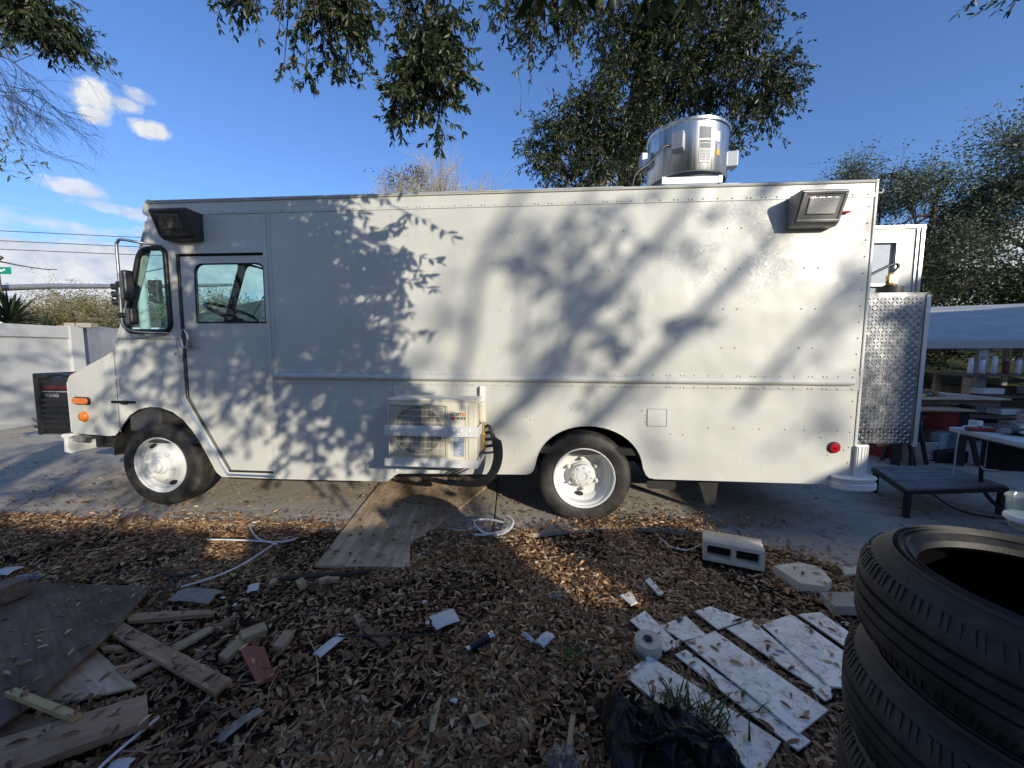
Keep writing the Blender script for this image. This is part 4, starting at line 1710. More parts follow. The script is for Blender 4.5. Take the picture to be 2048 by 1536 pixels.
# side cover with moulded handle
mb = MB()
mb.prism([(AY0 + .09, AZ1 - .03), (AY0 + .22, AZ1 - .04), (AY0 + .20, .90), (AY0 + .12, .91)], AX1, AX1 + .055, Matrix(((0, 0, 1, 0), (1, 0, 0, 0), (0, 1, 0, 0), (0, 0, 0, 1))))
mb.build('valve_cover', M['ac_shell'], ac, bevel=.02)
mb = MB()
mb.tube([(AX1 + .03, -.22, .92), (AX1 + .035, -.22, .70)], .010, 8)
for z in (.80, .74, .70):
    mb.tube([(AX1 + .035, -.22, z - .018), (AX1 + .035, -.22, z + .018)], .018, 6)
mb.build('valves', M['brass'], ac, smooth=40)
# strap, tray and wall brackets are a frame that belongs to the truck
mb = MB()
mb.box(-1.590, -.862, -.403, -.396, .822, .905)
mb.box(-1.597, -1.590, -.403, -.0, .822, .905)
mb.box(-.862, -.855, -.403, -.0, .822, .905)
st = mb.build('strap', M['wheel_white'], truck, bevel=.003)
tag(ac_marks.build('tread_marks', M['wheel_white'], st, smooth=30), kind='stuff')
mb = MB()
mb.box(-1.602, -.862, -.405, -.398, .580, .642)
mb.box(-1.602, -1.595, -.398, 0, .580, .642)
mb.box(-.869, -.862, -.398, 0, .580, .642)
mb.box(-1.602, -.862, -.398, 0, .580, .587)
mb.build('tray', M['wheel_white'], truck, bevel=.003)
mb = MB()
for x in (-1.655, -.905):
    mb.box(x, x + .042, -.006, 0, .50, 1.185)
    mb.box(x, x + .006, -.045, -.006, .50, 1.185)
mb.build('wall_bracket', M['wheel_white'], truck, bevel=.002)
mb = MB()
mb.box(-1.67, -1.02, -.022, -.001, .405, .440)
for x in (-1.45, -1.05):
    mb.tube([(x, -.2, .58), (x, -.2, .565)], .006, 6)
mb.tube([(-1.22, -.01, .40), (-1.22, -.01, .34)], .005, 6)
mb.build('lower_rail', M['wheel_white'], truck, bevel=.002)
# hoses
hoses = on_truck('refrigerant_hoses', 'bundle of black hoses looping down under the truck beside the condenser', 'hoses')
rr = random.Random(3)
for k in range(5):
    o_ = k * .014
    path = [(-.84, -.16 - .02 * k, .86 - .05 * k), (-.80 + o_, -.20, .87 - .05 * k), (-.765 + o_, -.22, .76), (-.752 + o_, -.22, .62), (-.80 + o_, -.20, .48), (-.92 + o_, -.14, .39 - o_ * .6),
            (-1.10, -.05, .345 - o_ * .5), (-1.35, .04, .33 - o_ * .3), (-1.55, .10, .36)]
    mb = MB()
    mb.tube(catmull(path, 6), .0135 if k < 4 else .009, 8)
    mb.build('hose', M['hose_black'], hoses, smooth=60)
for k in range(3):
    mb = MB()
    path = [(-.83, -.22, .70), (-.88 - .03 * k, -.28, .60), (-1.00 - .05 * k, -.20, .50), (-1.15 - .04 * k, -.06, .41), (-1.3, .0, .37)]
    mb.tube(catmull(path, 6), .005, 6)
    mb.build('cable', M['hose_black'], hoses, smooth=60)
mb = MB()
mb.tube(catmull([(-1.20, .02, .35), (-1.10, .04, .30), (-1.08, .05, .33), (-1.16, .06, .29), (-1.34, .06, .33)], 6), .011, 8)
mb.build('hose', M['hose_black'], hoses, smooth=60)

# ---- generator on the front platform
GENOFF = (.17, -.50, -.005)
gen = on_truck('portable_generator', 'black and red portable generator on the platform ahead of the truck nose', 'generator')
mb = MB()
mb.box(-5.535, -4.93, .62, 1.12, .64, 1.215)
mb.build('body_shell', M['plastic_black'], gen, bevel=.03)
for k in range(6):
    z = .69 + k * .055
    mb = MB()
    mb.box(-5.49, -4.95, .603, .622, z, z + .034)
    mb.build('louvre', M['plastic_black'], gen, bevel=.006)
mb = MB()
mb.box(-5.555, -5.495, .60, 1.14, .62, 1.245)
mb.box(-5.54, -5.40, .60, 1.14, 1.19, 1.235)
mb.box(-5.30, -4.93, .64, 1.10, 1.21, 1.232)
mb.build('end_frame', M['plastic_black'], gen, bevel=.012)
mb = MB()
mb.box(-5.22, -4.98, .66, 1.08, 1.232, 1.26)
mb.box(-5.46, -4.95, .606, .620, 1.085, 1.125)
mb.build('red_panel', M['gen_red'], gen, bevel=.006)
mb = MB()
mb.box(-5.46, -4.95, .606, .612, 1.062, 1.072)
mb.build('print', M['faded_print'], gen)
text_mesh('9500', .047, M['faded_print'], gen, (-5.455, .6185, 1.012), (R(90), 0, 0), sx=1.6, bold=.001)
text_mesh('7500', .047, M['faded_print'], gen, (-5.175, .6185, 1.012), (R(90), 0, 0), sx=1.6, bold=.001)
mb = MB()
mb.tube([(-5.60, .6, .80), (-5.555, .62, .76), (-5.60, .62, .77)], .009, 6)
mb.tube([(-5.66, .66, .70), (-5.56, .66, .69)], .012, 6)
mb.build('side_lever', M['plastic_black'], gen, smooth=50)

gen.location = TM @ Vector(GENOFF)
# ---- gas bottle in the rear cage
tank = on_truck('gas_bottle', 'dark gas bottle with a brass valve and black hose in the rear cage', 'gas bottle')
mb = MB()
tx, ty = 2.515, .27
mb.lathe([(.02, .77), (.14, .78), (.15, .84), (.15, 1.80), (.14, 1.90), (.10, 1.97), (.05, 2.0), (0, 2.0)], 28, Matrix.Translation((tx, ty, 0)))
mb.lathe([(.085, 1.96), (.088, 2.03), (.082, 2.03), (.08, 1.96)], 20, Matrix.Translation((tx, ty, 0)), closed=True)
mb.build('cylinder', M['bronze'], tank, smooth=40)
mb = MB()
mb.tube([(tx, ty, 1.99), (tx, ty, 2.15)], [.022, .018], 10)
mb.box(tx - .022, tx + .022, ty - .02, ty + .02, 2.07, 2.13)
mb.tube([(tx + .01, ty, 2.06), (tx + .05, ty, 2.05)], .012, 8)
mb.build('valve', M['brass'], tank, smooth=30)
mb = MB()
mb.lathe([(.045, 0), (.045, .014), (0, .016)], 16, Matrix.Translation((tx, ty, 2.035)))
mb.build('hand_wheel', M['black'], tank, smooth=30)
mb = MB()
mb.tube(catmull([(tx + .01, ty, 2.15), (tx + .05, ty, 2.20), (tx + .02, ty, 2.225), (tx - .10, ty, 2.17), (tx - .22, ty, 2.11), (tx - .37, ty + .02, 2.10)], 6), .011, 8)
mb.tube([(tx, ty, 2.13), (tx - .03, ty, 2.06), (tx - .08, ty, 1.96)], .006, 6)
mb.build('hose', M['hose_black'], tank, smooth=60)

# ================================================================== LEFT BACKGROUND
def wall_run(name, p0, p1, h, label, capped):
    e = empty(name, (p0[0], p0[1], 0), (0, 0, math.atan2(p1[1] - p0[1], p1[0] - p0[0])), label, 'wall', 'painted yard walls')
    L = math.hypot(p1[0] - p0[0], p1[1] - p0[1])
    mb = MB()
    mb.box(0, L, 0, .18, -.15, h)
    mb.build('wall_body', M['wall_paint'], e, bevel=.01)
    if capped:
        mb = MB()
        mb.box(-.02, L + .02, -.03, .0, h - .245, h + .0)
        mb.build('cap_band', M['wall_paint'], e, bevel=.006)
        mb = MB()
        mb.box(-.02, L + .02, -.012, -.001, h - .262, h - .247)
        mb.build('shadow_joint', M['cardboard'], e)
    mb = MB()
    mb.box(L - .22, L + .04, -.06, .24, -.15, h + .02)
    mb.build('pier', M['wall_paint'], e, bevel=.01)
    return e


wall_run('yard_wall', (-9.72, 2.0), (-9.62, 8.62), 2.01, 'near run of the pale painted wall left of the truck nose, with a capping band', True)
wall_run('yard_wall', (-9.75, 8.9), (-11.3, 11.3), 2.10, 'short plain run of painted wall angled back just behind the truck nose', False)
wall_run('yard_wall', (-11.2, 11.5), (-1.0, 15.5), 2.12, 'long pale wall running behind the truck cab', False)
w_ = empty('wall_cap_block', (-9.7, 8.75, 2.0), (0, 0, .2), 'grey block sitting on the wall beside the small yucca', 'block')
mb = MB()
mb.box(-.25, .25, -.1, .12, .005, .11)
mb.build('block_body', M['cardboard'], w_, bevel=.01)


def yucca(x, y, z, s, n, label, seed):
    e = empty('yucca', (x, y, -.15), (0, 0, 0), label, 'plant', 'yuccas behind the wall')
    r = random.Random(seed)
    mb = MB()
    mb.tube([(0, 0, 0), (.03, .02, z * .5), (0, 0, z + .15)], [.10, .08, .07], 8)
    mb.build('stem', M['bark'], e, smooth=50)
    mb = MB()
    for k in range(n):
        a = r.uniform(0, 2 * math.pi)
        el = R(r.uniform(-35, 85))
        L = s * r.uniform(.75, 1.1)
        d = Vector((math.cos(a) * math.cos(el), math.sin(a) * math.cos(el), math.sin(el)))
        sd = d.cross(Vector((0, 0, 1))).normalized()
        p0 = Vector((0, 0, z + .15 + .25 * r.random() * s))
        b = len(mb.v)
        w = .035 * s
        for t, ww in ((0, .5), (.3, 1), (.7, .8), (1, 0.05)):
            c = p0 + d * L * t + Vector((0, 0, -.10 * s * t * t * math.cos(el)))
            up = sd.cross(d)
            mb.v += [tuple(c - sd * w * ww + up * w * .4 * ww), tuple(c), tuple(c + sd * w * ww + up * w * .4 * ww)]
        for i in range(3):
            q = b + i * 3
            mb.f += [(q, q + 1, q + 4, q + 3), (q + 1, q + 2, q + 5, q + 4)]
    mb.build('blades', M['yucca'], e)


yucca(-13.2, 10.2, 2.1, .95, 130, 'tall spiky yucca standing behind the wall beside the utility pole', 1)
yucca(-12.2, 10.2, 1.85, .62, 80, 'smaller spiky yucca showing only its top over the wall', 2)
yucca(-14.5, 10.6, 1.75, .6, 60, 'low yucca at the very left edge, mostly behind the wall', 3)

# utility pole, wires, street sign
up_ = empty('utility_pole', (-24.5, 18.6, -.16), (0, 0, 0), 'wooden utility pole with white lower half at the far left', 'utility pole')
mb = MB()
mb.tube([(0, 0, 3.9), (-.05, 0, 9.0)], [.19, .16], 12)
mb.build('upper_pole', M['pole_wood'], up_, smooth=50)
mb = MB()
mb.tube([(.05, 0, 0), (0, 0, 3.88)], [.24, .195], 12)
mb.build('painted_base', M['white_trim'], up_, smooth=50)
P0 = Vector((-24.5, 18.6, -.16))
wire_y = []
for k, (zz) in enumerate((Y(14, 461, 18.6).z, Y(14, 481, 18.6).z, Y(14, 498, 18.6).z)):
    mb = MB()
    mb.lathe([(.05, 0), (.07, .06), (.04, .10), (.06, .14), (0, .16)], 10, AXY((.16, 0, zz + .16 - .04), (1, 0, .2)))
    mb.build('insulator', M['white_trim'], up_, smooth=50)
    e2 = MB()
    pts = []
    for j in range(13):
        t = j / 12
        a = Vector((-24.3, 18.6, zz))
        b = Vector((34, 27.0, zz + 2.2 + .02 * k))
        p = a.lerp(b, t)
        p.z -= 1.6 * 4 * t * (1 - t) * .5
        pts.append(p)
    e2.tube(pts, .016, 5)
    tag(e2.build('overhead_wire', M['dark_steel'], smooth=60), ('topmost', 'middle', 'lowest')[k] + ' thin power wire running right from the utility pole', 'wire', 'power wires')
sg = empty('street_sign', (-24.05, 18.45, 4.0), (0, 0, .1), 'small green street sign fixed to the utility pole', 'sign')
zz = Y(20, 541, 18.5).z - 4.0
mb = MB()
mb.box(-.15, .50, -.02, .0, zz - .17, zz + .15)
mb.build('sign_plate', M['sign_green'], sg)
mb = MB()
mb.box(.02, .16, -.026, -.022, zz - .06, zz + .03)
mb.box(.18, .26, -.026, -.022, zz - .02, zz + .07)
mb.build('sign_print', M['white_print'], sg)

# traffic signal mast arm
ms = empty('signal_mast_arm', (-26.8, 19.4, -.16), (0, 0, 0), 'long grey mast arm carrying two traffic signals over the road', 'mast arm')
az = Y(20, 573, 19).z
bz = Y(240, 570, 19).z
mb = MB()
mb.tube([(-.2, 0, 0), (0, 0, az + .6)], [.24, .18], 12)
mb.build('mast', M['galv'], ms, smooth=50)
mb = MB()
mb.tube([(0, 0, az + .1), (4, 0, (az + .1) * .7 + bz * .3 + .15), (9, 0, bz + .16), (13, -.1, bz + .22)], [.17, .13, .10, .07], 10)
mb.build('arm', M['galv'], ms, smooth=50)
for (px, py, ytop) in ((243, 590, 19.2), (316, 583, 19.2)):
    P = Y(px, py, 19.2)
    sgn = empty('traffic_signal', (P.x, P.y, P.z), (0, 0, -.5), 'traffic signal head hanging beside the upper wing mirror' if px < 260 else 'traffic signal head seen through the cab quarter window', 'traffic light', 'traffic signals')
    mb = MB()
    mb.box(-.20, .20, -.12, .12, -.55, .55)
    mb.build('signal_body', M['dark_steel'], sgn, bevel=.04)
    for k in range(3):
        mb = MB()
        mb.lathe([(.15, 0), (.15, .22), (.14, .22), (.13, .02), (0, .01)], 14, AXY((.02, -.12, .36 - .36 * k), (0, -1, 0)))
        mb.build('visor', M['dark_steel'], sgn, smooth=40)
    mb = MB()
    mb.box(-.24, -.20, -.13, .13, -.60, .60)
    mb.build('back_plate', M['white_trim'], sgn)
lp = empty('light_pole', (Y(292, 650, 16).x, 16, -.16), (0, 0, 0), 'pale concrete pole seen through the cab quarter window', 'pole')
mb = MB()
mb.tube([(0, 0, 0), (-.05, 0, Y(290, 533, 16).z)], [.20, .14], 12)
mb.build('shaft', M['pole_conc'], lp, smooth=50)
mb = MB()
zt = Y(290, 533, 16).z
mb.tube([(-.05, 0, zt - .1), (.8, .1, zt + .12), (1.8, .2, zt + .2)], .03, 8)
mb.build('bracket_arm', M['galv'], lp, smooth=50)

# house seen through the windscreen
hs = empty('house', (-15.5, 20, -.16), (0, 0, R(6)), 'low house with a dark shingle roof and white wall seen through the cab windows', 'house')
mb = MB()
mb.box(-3.0, 11.0, 0, 8, 0, 2.75)
mb.build('house_wall', M['white_trim'], hs, bevel=.02)
mb = MB()
mb.add([(-3.6, -.6, 2.72), (11.6, -.6, 2.72), (11.6, 4, 5.6), (4.2, 4, 5.6), (-3.6, 8.6, 2.72), (11.6, 8.6, 2.72), (-3.6, -.6, 2.55), (11.6, -.6, 2.55), (11.6, 8.6, 2.55), (-3.6, 8.6, 2.55)],
       [(0, 1, 2, 3), (0, 3, 4), (4, 3, 2, 5), (0, 6, 7, 1), (1, 7, 8, 5, 2), (5, 8, 9, 4), (4, 9, 6, 0), (6, 9, 8, 7)])
mb.build('roof', M['shingle'], hs)
mb = MB()
mb.box(-3.6, 11.6, -.66, -.61, 2.50, 2.78)
mb.build('fascia', M['white_trim'], hs)
for x in (-2.5, 1.0, 4.8):
    mb = MB()
    mb.box(x, x + 1.1, -.03, 0.0, 1.0, 2.1)
    wo = mb.build('window', M['white_trim'], hs)
    mb = MB()
    mb.box(x + .08, x + 1.02, -.04, -.031, 1.08, 2.02)
    mb.build('pane', M['cab_dark'], wo)

# ================================================================== RIGHT YARD
cp = empty('carport', (9.67, 8.47, -.15), (0, 0, R(-28)), 'low open carport with a ribbed pale metal roof on square posts', 'carport')
ez, rz = 1.80, 2.80
mb = MB()
# ribbed sheet: ribs run along the eave
n = 26
vs = []
prof = []
for k in range(n * 4 + 1):
    t = k / (n * 4)
    y = -2.6 + 5.0 * t
    z = ez + (rz - ez) * t
    ph = k % 4
    prof.append((y, z - (.05 if ph in (1, 2) and (k // 4) % 6 == 3 else 0)))
for x in (-6.5, 9.5):
    for (y, z) in prof: mb.v.append((x, y, z))
n2_ = len(prof)
for k in range(n2_ - 1): mb.f.append((k, k + 1, n2_ + k + 1, n2_ + k))
b = len(mb.v)
for x in (-6.5, 9.5):
    for (y, z) in prof: mb.v.append((x, y, z - .03))
for k in range(n2_ - 1): mb.f.append((b + k, b + n2_ + k, b + n2_ + k + 1, b + k + 1))
rs = mb.build('roof', M['roof_metal'], cp)
mb = MB()
mb.box(-6.5, 9.5, -2.66, -2.605, ez - .12, ez + .01)
mb.build('eave_trim', M['roof_metal'], cp)
mb = MB()
b = [(-6.5, 2.4, rz), (9.5, 2.4, rz), (9.5, 7.4, ez), (-6.5, 7.4, ez)]
mb.add(b + [(x, y, z - .03) for x, y, z in b], [(0, 1, 2, 3), (7, 6, 5, 4), (0, 4, 5, 1), (2, 6, 7, 3), (1, 5, 6, 2), (3, 7, 4, 0)])
mb.build('roof_back_slope', M['roof_metal'], cp)
for x, y in ((-4.30, -2.5), (-.6, -2.5), (4, -2.5), (8, -2.5), (-4.3, 7.2), (0, 7.2), (4, 7.2), (8, 7.2)):
    mb = MB()
    mb.box(x - .06, x + .06, y - .06, y + .06, 0, ez - .03)
    mb.build('post', M['galv'], cp, bevel=.006)

# wooden rack with spray cans
rk = empty('wooden_rack', (8.15, 6.0, -.0), (0, 0, R(-8)), 'rough brown wooden rack under the carport with spray cans on top', 'rack')
for (a, b_) in (((-.9, 0, 0), (-.9, 0, 1.09)), ((.9, 0, 0), (.9, 0, 1.09)), ((-.9, .5, 0), (-.9, .5, 1.09)), ((.9, .5, 0), (.9, .5, 1.09))):
    MB().bar(a, b_, .09, .05).build('leg', M['plank'], rk)
for zz, nm in ((1.12, 'top_board'), (.78, 'shelf_board'), (.45, 'shelf_board')):
    mb = MB()
    mb.box(-1.0, 1.2, -.08, .56, zz - .03, zz)
    mb.build(nm, M['ply_dark'], rk, bevel=.004)
mb = MB()
mb.bar((-.3, -.03, .35), (.5, -.03, 1.0), .08, .03)
mb.build('brace', M['plank'], rk)
names = ['spray can with a white cap at the left end of the rack top', 'second spray can from the left on the rack top, plain grey', 'third spray can from the left on the rack top', 'dull reddish can in the middle of the rack top row',
         'fifth can from the left on the rack top', 'sixth can from the left on the rack top, by the frame edge', 'last can of the rack top row, at the photo edge']
RKM = Matrix.Translation((8.15, 6.0, 0)) @ Matrix.Rotation(R(-8), 4, 'Z')
for k in range(7):
    p = RKM @ Vector((-.76 + k * .165, .12, 1.122))
    e = empty('spray_can', p, (0, 0, 0), names[k], 'spray can', 'spray cans on the rack')
    mb = MB()
    hh = .19 + .015 * (k % 3)
    mb.lathe([(.028, 0), (.034, .005), (.034, hh), (.026, hh + .02)], 14)
    mb.build('can_body', M['gen_red'] if k == 3 else M['can'], e, smooth=40)
    mb = MB()
    mb.lathe([(.026, hh + .02), (.026, hh + .06), (0, hh + .062)], 14)
    mb.build('cap', M['white_trim'] if k in (0, 2, 5) else M['cab_grey'], e, smooth=40)
for k, (x, zz, w, h, mt, lab) in enumerate([(-.45, .79, .35, .10, 'white_trim', 'white boxes lying on the middle shelf of the rack'), (.25, .79, .3, .12, 'blue_plastic', 'grey plastic box on the middle shelf of the rack'), (-.1, .46, .5, .10, 'white_trim', 'white package on the lower shelf of the rack')]):
    p = RKM @ Vector((x, .2, zz))
    o = MB().box(-w / 2, w / 2, -.12, .12, .002, h).build('storage_box', M[mt], None, bevel=.01, loc=p)
    tag(o, lab, 'box')

# work bench with board tops, sawhorses under it
wb = empty('work_bench', (5.9, 5.35, 0), (0, 0, R(-2)), 'long plywood work bench behind the truck with clamps and tools on top', 'bench')
mb = MB()
mb.box(-1.1, .62, -.35, .65, .845, .865)
tag(mb.build('bench_top', M['ply'], wb, bevel=.002), 'upper plywood board with a bright cut edge')
mb = MB()
mb.box(-1.1, .55, -.30, .60, .77, .844)
mb.build('bench_core', M['ply_dark'], wb, bevel=.002)
mb = MB()
mb.box(-1.1, -.10, -.62, .30, .735, .755)
tag(mb.build('lower_board', M['plank_pale'], wb, bevel=.002), 'lower board sticking out under the bench top')
for sx in (-.75, .05):
    mb = MB()
    mb.bar((sx - .12, -.45, 0), (sx, -.35, .73), .09, .045)
    mb.bar((sx + .12, -.45, 0), (sx, -.35, .73), .09, .045)
    mb.bar((sx - .12, .55, 0), (sx, .45, .73), .09, .045)
    mb.bar((sx + .12, .55, 0), (sx, .45, .73), .09, .045)
    mb.bar((sx, -.45, .74), (sx, .55, .74), .05, .10)
    mb.build('trestle', M['dark_steel'], wb)
WBM = Matrix.Translation((5.9, 5.35, 0)) @ Matrix.Rotation(R(-2), 4, 'Z')
for k, (x, y) in enumerate(((-.87, -.1), (-.56, .1), (-.42, .2), (-.12, -.05))):
    p = WBM @ Vector((x, y, .867))
    mb = MB()
    pts = [(.085 * math.cos(t) - .02, 0, .085 * math.sin(t)) for t in [R(a) for a in range(0, 181, 15)]]
    mb.tube(pts, .011, 6)
    mb.box(.045, .085, -.015, .015, 0, .03)
    tag(mb.build('spring_clamp', M['orange'], None, smooth=40, loc=p, rot=(0, 0, R(20 - 14 * k))), ('orange clamp at the left end of the bench, by the truck', 'second orange clamp on the bench, next to the drill', 'third orange clamp, half behind the drill', 'right-hand orange clamp beside the green cloth')[k], 'clamp', 'orange clamps on the bench')
p = WBM @ Vector((-.52, -.27, .867))
dr = empty('cordless_drill', p, (0, 0, R(10)), 'yellow hand drill lying on the bench front', 'drill')
mb = MB()
mb.tube([(-.10, 0, .035), (.02, 0, .035)], .032, 10)
mb.box(-.09, -.03, -.02, .02, .04, .10)
mb.build('drill_body', M['yellow'], dr, bevel=.006)
mb = MB()
mb.tube([(.02, 0, .035), (.08, 0, .035), (.17, 0, .032)], [.022, .016, .014], 8)
mb.build('chuck', M['yellow'], dr, smooth=40)


def crumple(name, mat, loc, sx, sy, sz, seed, label, cat, n=18, amp=.5, rot=0):
    mb = MB()
    for j in range(n + 1):
        for i in range(n + 1):
            u, v = i / n * 2 - 1, j / n * 2 - 1
            rr_ = max(0, 1 - (abs(u) ** 2.4 + abs(v) ** 2.4) * .5)
            q = Vector((u * 2.2, v * 2.2, seed))
            h = rr_ * (.45 + amp * abs(mnoise.noise(q)) * 1.6 + amp * .5 * mnoise.noise(q * 2.7))
            wob = .16 * mnoise.noise(Vector((u * 2, v * 2, seed + 9)))
            mb.v.append((u * sx * (1 + wob), v * sy * (1 - wob), max(.0, h) * sz))
    for j in range(n):
        for i in range(n):
            a = j * (n + 1) + i
            mb.f.append((a, a + 1, a + n + 2, a + n + 1))
    o = mb.build(name, mat, None, smooth=45, loc=loc, rot=(0, 0, rot))
    s_ = o.modifiers.new('thickness', 'SOLIDIFY')
    s_.thickness = .0015
    return tag(o, label, cat)


crumple('work_cloth', M['cloth_green'], WBM @ Vector((-.20, .0, .867)), .26, .12, .11, 2.0, 'crumpled green cloth on the work bench', 'cloth')
# red crates and tubs under and beside the bench


def tub(name, loc, w, d, h, mat, label, cat, rim=True, rz=0, parent=None):
    e = empty(name, loc, (0, 0, rz), label, cat)
    t = .008
    mb = MB()
    s0 = .86
    outer0 = [(-w * s0 / 2, -d * s0 / 2), (w * s0 / 2, -d * s0 / 2), (w * s0 / 2, d * s0 / 2), (-w * s0 / 2, d * s0 / 2)]
    for s1, z in ((s0, 0), (1, h), (1 - 2 * t / w, h), (s0 - 2 * t / w, .01)):
        for (x, y) in ((-.5, -.5), (.5, -.5), (.5, .5), (-.5, .5)):
            mb.v.append((x * w * s1, y * d * s1, z))
    for r_ in range(3):
        for k in range(4):
            a, b2 = r_ * 4 + k, r_ * 4 + (k + 1) % 4
            mb.f.append((a, b2, b2 + 4, a + 4))
    mb.f += [(0, 3, 2, 1), (12, 13, 14, 15)]
    mb.build('tub_body', mat, e, bevel=.006)
    if rim:
        mb = MB()
        for (x0, x1, y0, y1) in ((-w / 2 - .015, w / 2 + .015, -d / 2 - .015, -d / 2), (-w / 2 - .015, w / 2 + .015, d / 2, d / 2 + .015), (-w / 2 - .015, -w / 2, -d / 2, d / 2), (w / 2, w / 2 + .015, -d / 2, d / 2)):
            mb.box(x0, x1, y0, y1, h - .025, h + .004)
        mb.build('rim', mat, e, bevel=.004)
    return e


q = G(1780, 921, 0)
tub('plastic_tub', (q.x + .25, q.y + .3, 0), .55, .4, .30, M['red_plastic'], 'red plastic tub on the ground behind the truck step', 'tub', rz=.1)
tub('plastic_crate', (6.32, 5.6, .36), .30, .3, .28, M['red_plastic'], 'red crate standing under the work bench', 'crate', False)
o = MB().box(6.12, 6.52, 5.45, 5.75, .0, .355).build('wooden_box', M['ply_dark'], None, bevel=.01)
tag(o, 'dark wooden box under the red crate below the bench', 'box')
q = G(1845, 925, 0)
tote = tub('storage_tote', (q.x + .06, q.y + .22, 0), .46, .40, .27, M['tote'], 'cloudy ribbed storage tote with hoses heaped in it, beside the low table', 'tote', rz=-.05)
mb = MB()
for k in range(6):
    mb.box(-.215, .215, -.212 - .0, -.196, .04 + k * .036, .052 + k * .036)
mb.build('ribs', M['tote'], tote, bevel=.003)
mb = MB()
for k in range(3):
    ring = [((.15 - .03 * k) * math.cos(t) + .02, (.13 - .02 * k) * math.sin(t), .25 + .03 * k + .02 * math.sin(3 * t)) for t in [2 * math.pi * j / 20 for j in range(21)]]
    mb.tube(ring, .010, 6, cap=False)
ho_ = mb.build('coiled_hose', M['hose_black'], None, smooth=60, loc=(tote.location.x, tote.location.y, 0))
tag(ho_, 'black hose coiled in the top of the storage tote', 'hose')
mb = MB()
mb.tube(catmull([(.18, -.15, .27), (.30, -.18, .20), (.30, -.2, .06), (.18, -.22, .015), (-.05, -.24, .012)], 6), .007, 6)
tag(mb.build('loose_hose', M['vinyl'], None, smooth=60, loc=(tote.location.x, tote.location.y, 0)), 'pale hose hanging down the side of the storage tote', 'hose')
q = G(1885, 905, .12)
bx = empty('tool_case', (q.x, q.y, 0), (0, 0, R(12)), 'blue grey plastic case standing on edge beneath the white table', 'case')
mb = MB()
mb.box(-.14, .14, -.05, .07, .17, .40)
mb.build('case_body', M['blue_plastic'], bx, bevel=.02)
mb = MB()
mb.box(-.20, .22, -.1, .2, .0, .165)
tag(mb.build('black_crate', M['plastic_black'], None, bevel=.012, loc=(q.x + .02, q.y, 0)), 'black crate under the blue grey case', 'crate')
# tall dark tool stand (sander) behind
ts = empty('tool_stand', (5.25, 5.05, 0), (0, 0, .3), 'dark tool stand with splayed legs under the work bench end', 'stand')
mb = MB()
for a in (45, 135, 225, 315):
    mb.bar((.22 * math.cos(R(a)), .22 * math.sin(R(a)), 0), (.10 * math.cos(R(a)), .10 * math.sin(R(a)), .62), .04, .03)
mb.build('legs', M['dark_steel'], ts)
mb = MB()
mb.box(-.16, .16, -.14, .14, .60, .66)
mb.build('top_plate', M['dark_steel'], ts, bevel=.01)
mb = MB()
mb.tube(catmull([(-.14, -.1, .62), (-.24, -.14, .55), (-.25, -.15, .40), (-.16, -.14, .30)], 5), .012, 6)
mb.build('cable_loop', M['hose_black'], ts, smooth=60)

# white folding table
A = Vector((4.33, 3.77, 0))
dL = Vector((-.235, -.972, 0))
dW = Vector((.972, -.235, 0))
ft = empty('folding_table', A + dL * .9 + dW * .38, (0, 0, math.atan2(dW.y, dW.x)), 'white plastic folding table covered with tools at the right edge', 'table')
mb = MB()
mb.box(-.38, .38, -.90, .90, .695, .742)
mb.build('table_top', M['table_white'], ft, bevel=.012)
mb = MB()
mb.box(-.33, .33, -.80, .80, .675, .695)
mb.build('apron', M['plastic_black'], ft)
for sy in (-.66, .66):
    for sx in (-.27, .27):
        mb = MB()
        mb.tube(catmull([(sx, sy, .69), (sx, sy, .35), (sx * .95, sy - .02, .20), (sx * .7, sy - .1 * (1 if sy > 0 else -1), .06), (sx * .55, sy - .18 * (1 if sy > 0 else -1), .012)], 4), .016, 8)
        mb.build('leg', M['dark_steel'], ft, smooth=60)
    mb = MB()
    mb.bar((-.27, sy, .40), (.27, sy, .40), .022)
    mb.box(-.24, .24, sy - .005, sy + .005, .40, .66)
    mb.build('leg_brace', M['dark_steel'], ft)
mb = MB()
mb.tube([(-.27, .66, .42), (-.29, .6, .40), (-.27, .50, .42)], .012, 6)
mb.build('leg_clip', M['galv'], ft)


def tp(x, y, z=.743):  # a point on the table top
    return A + dL * y + dW * x + Vector((0, 0, z))


e = empty('tin_can', tp(.16, .07), (0, 0, 0), 'small open white tin with brown contents near the far corner of the white table', 'tin')
mb = MB()
mb.lathe([(.042, 0), (.045, .003), (.045, .075), (.042, .078), (.040, .07), (.040, .01)], 20)
mb.build('tin_body', M['white_trim'], e, smooth=40)
mb = MB()
mb.lathe([(.0395, .062), (0, .066)], 20)
mb.build('contents', M['plank'], e)
e = empty('sander', tp(.10, .22), (0, 0, R(-20)), 'red and grey hand tool lying beside the tin on the white table', 'tool')
mb = MB()
mb.box(-.11, .10, -.03, .03, .002, .035)
mb.tube([(.10, 0, .03), (.18, .01, .04)], .018, 8)
mb.build('tool_body', M['red_plastic'], e, bevel=.008)
mb = MB()
mb.box(-.02, .06, -.032, .032, .036, .045)
mb.build('grip', M['cab_grey'], e, bevel=.004)
e = empty('lidded_box', tp(.42, .16), (0, 0, R(-12)), 'clear plastic box with papers in it on the white table', 'box')
mb = MB()
mb.box(-.11, .11, -.07, .07, .002, .085)
mb.build('box_body', M['glass_clear'], e, bevel=.01)
mb = MB()
mb.box(-.095, .095, -.055, .055, .006, .055)
mb.build('box_contents', M['cab_grey'], e, bevel=.01)
mb = MB()
mb.box(-.115, .115, -.075, .075, .086, .094)
mb.build('lid', M['clearfilm'], e, bevel=.004)
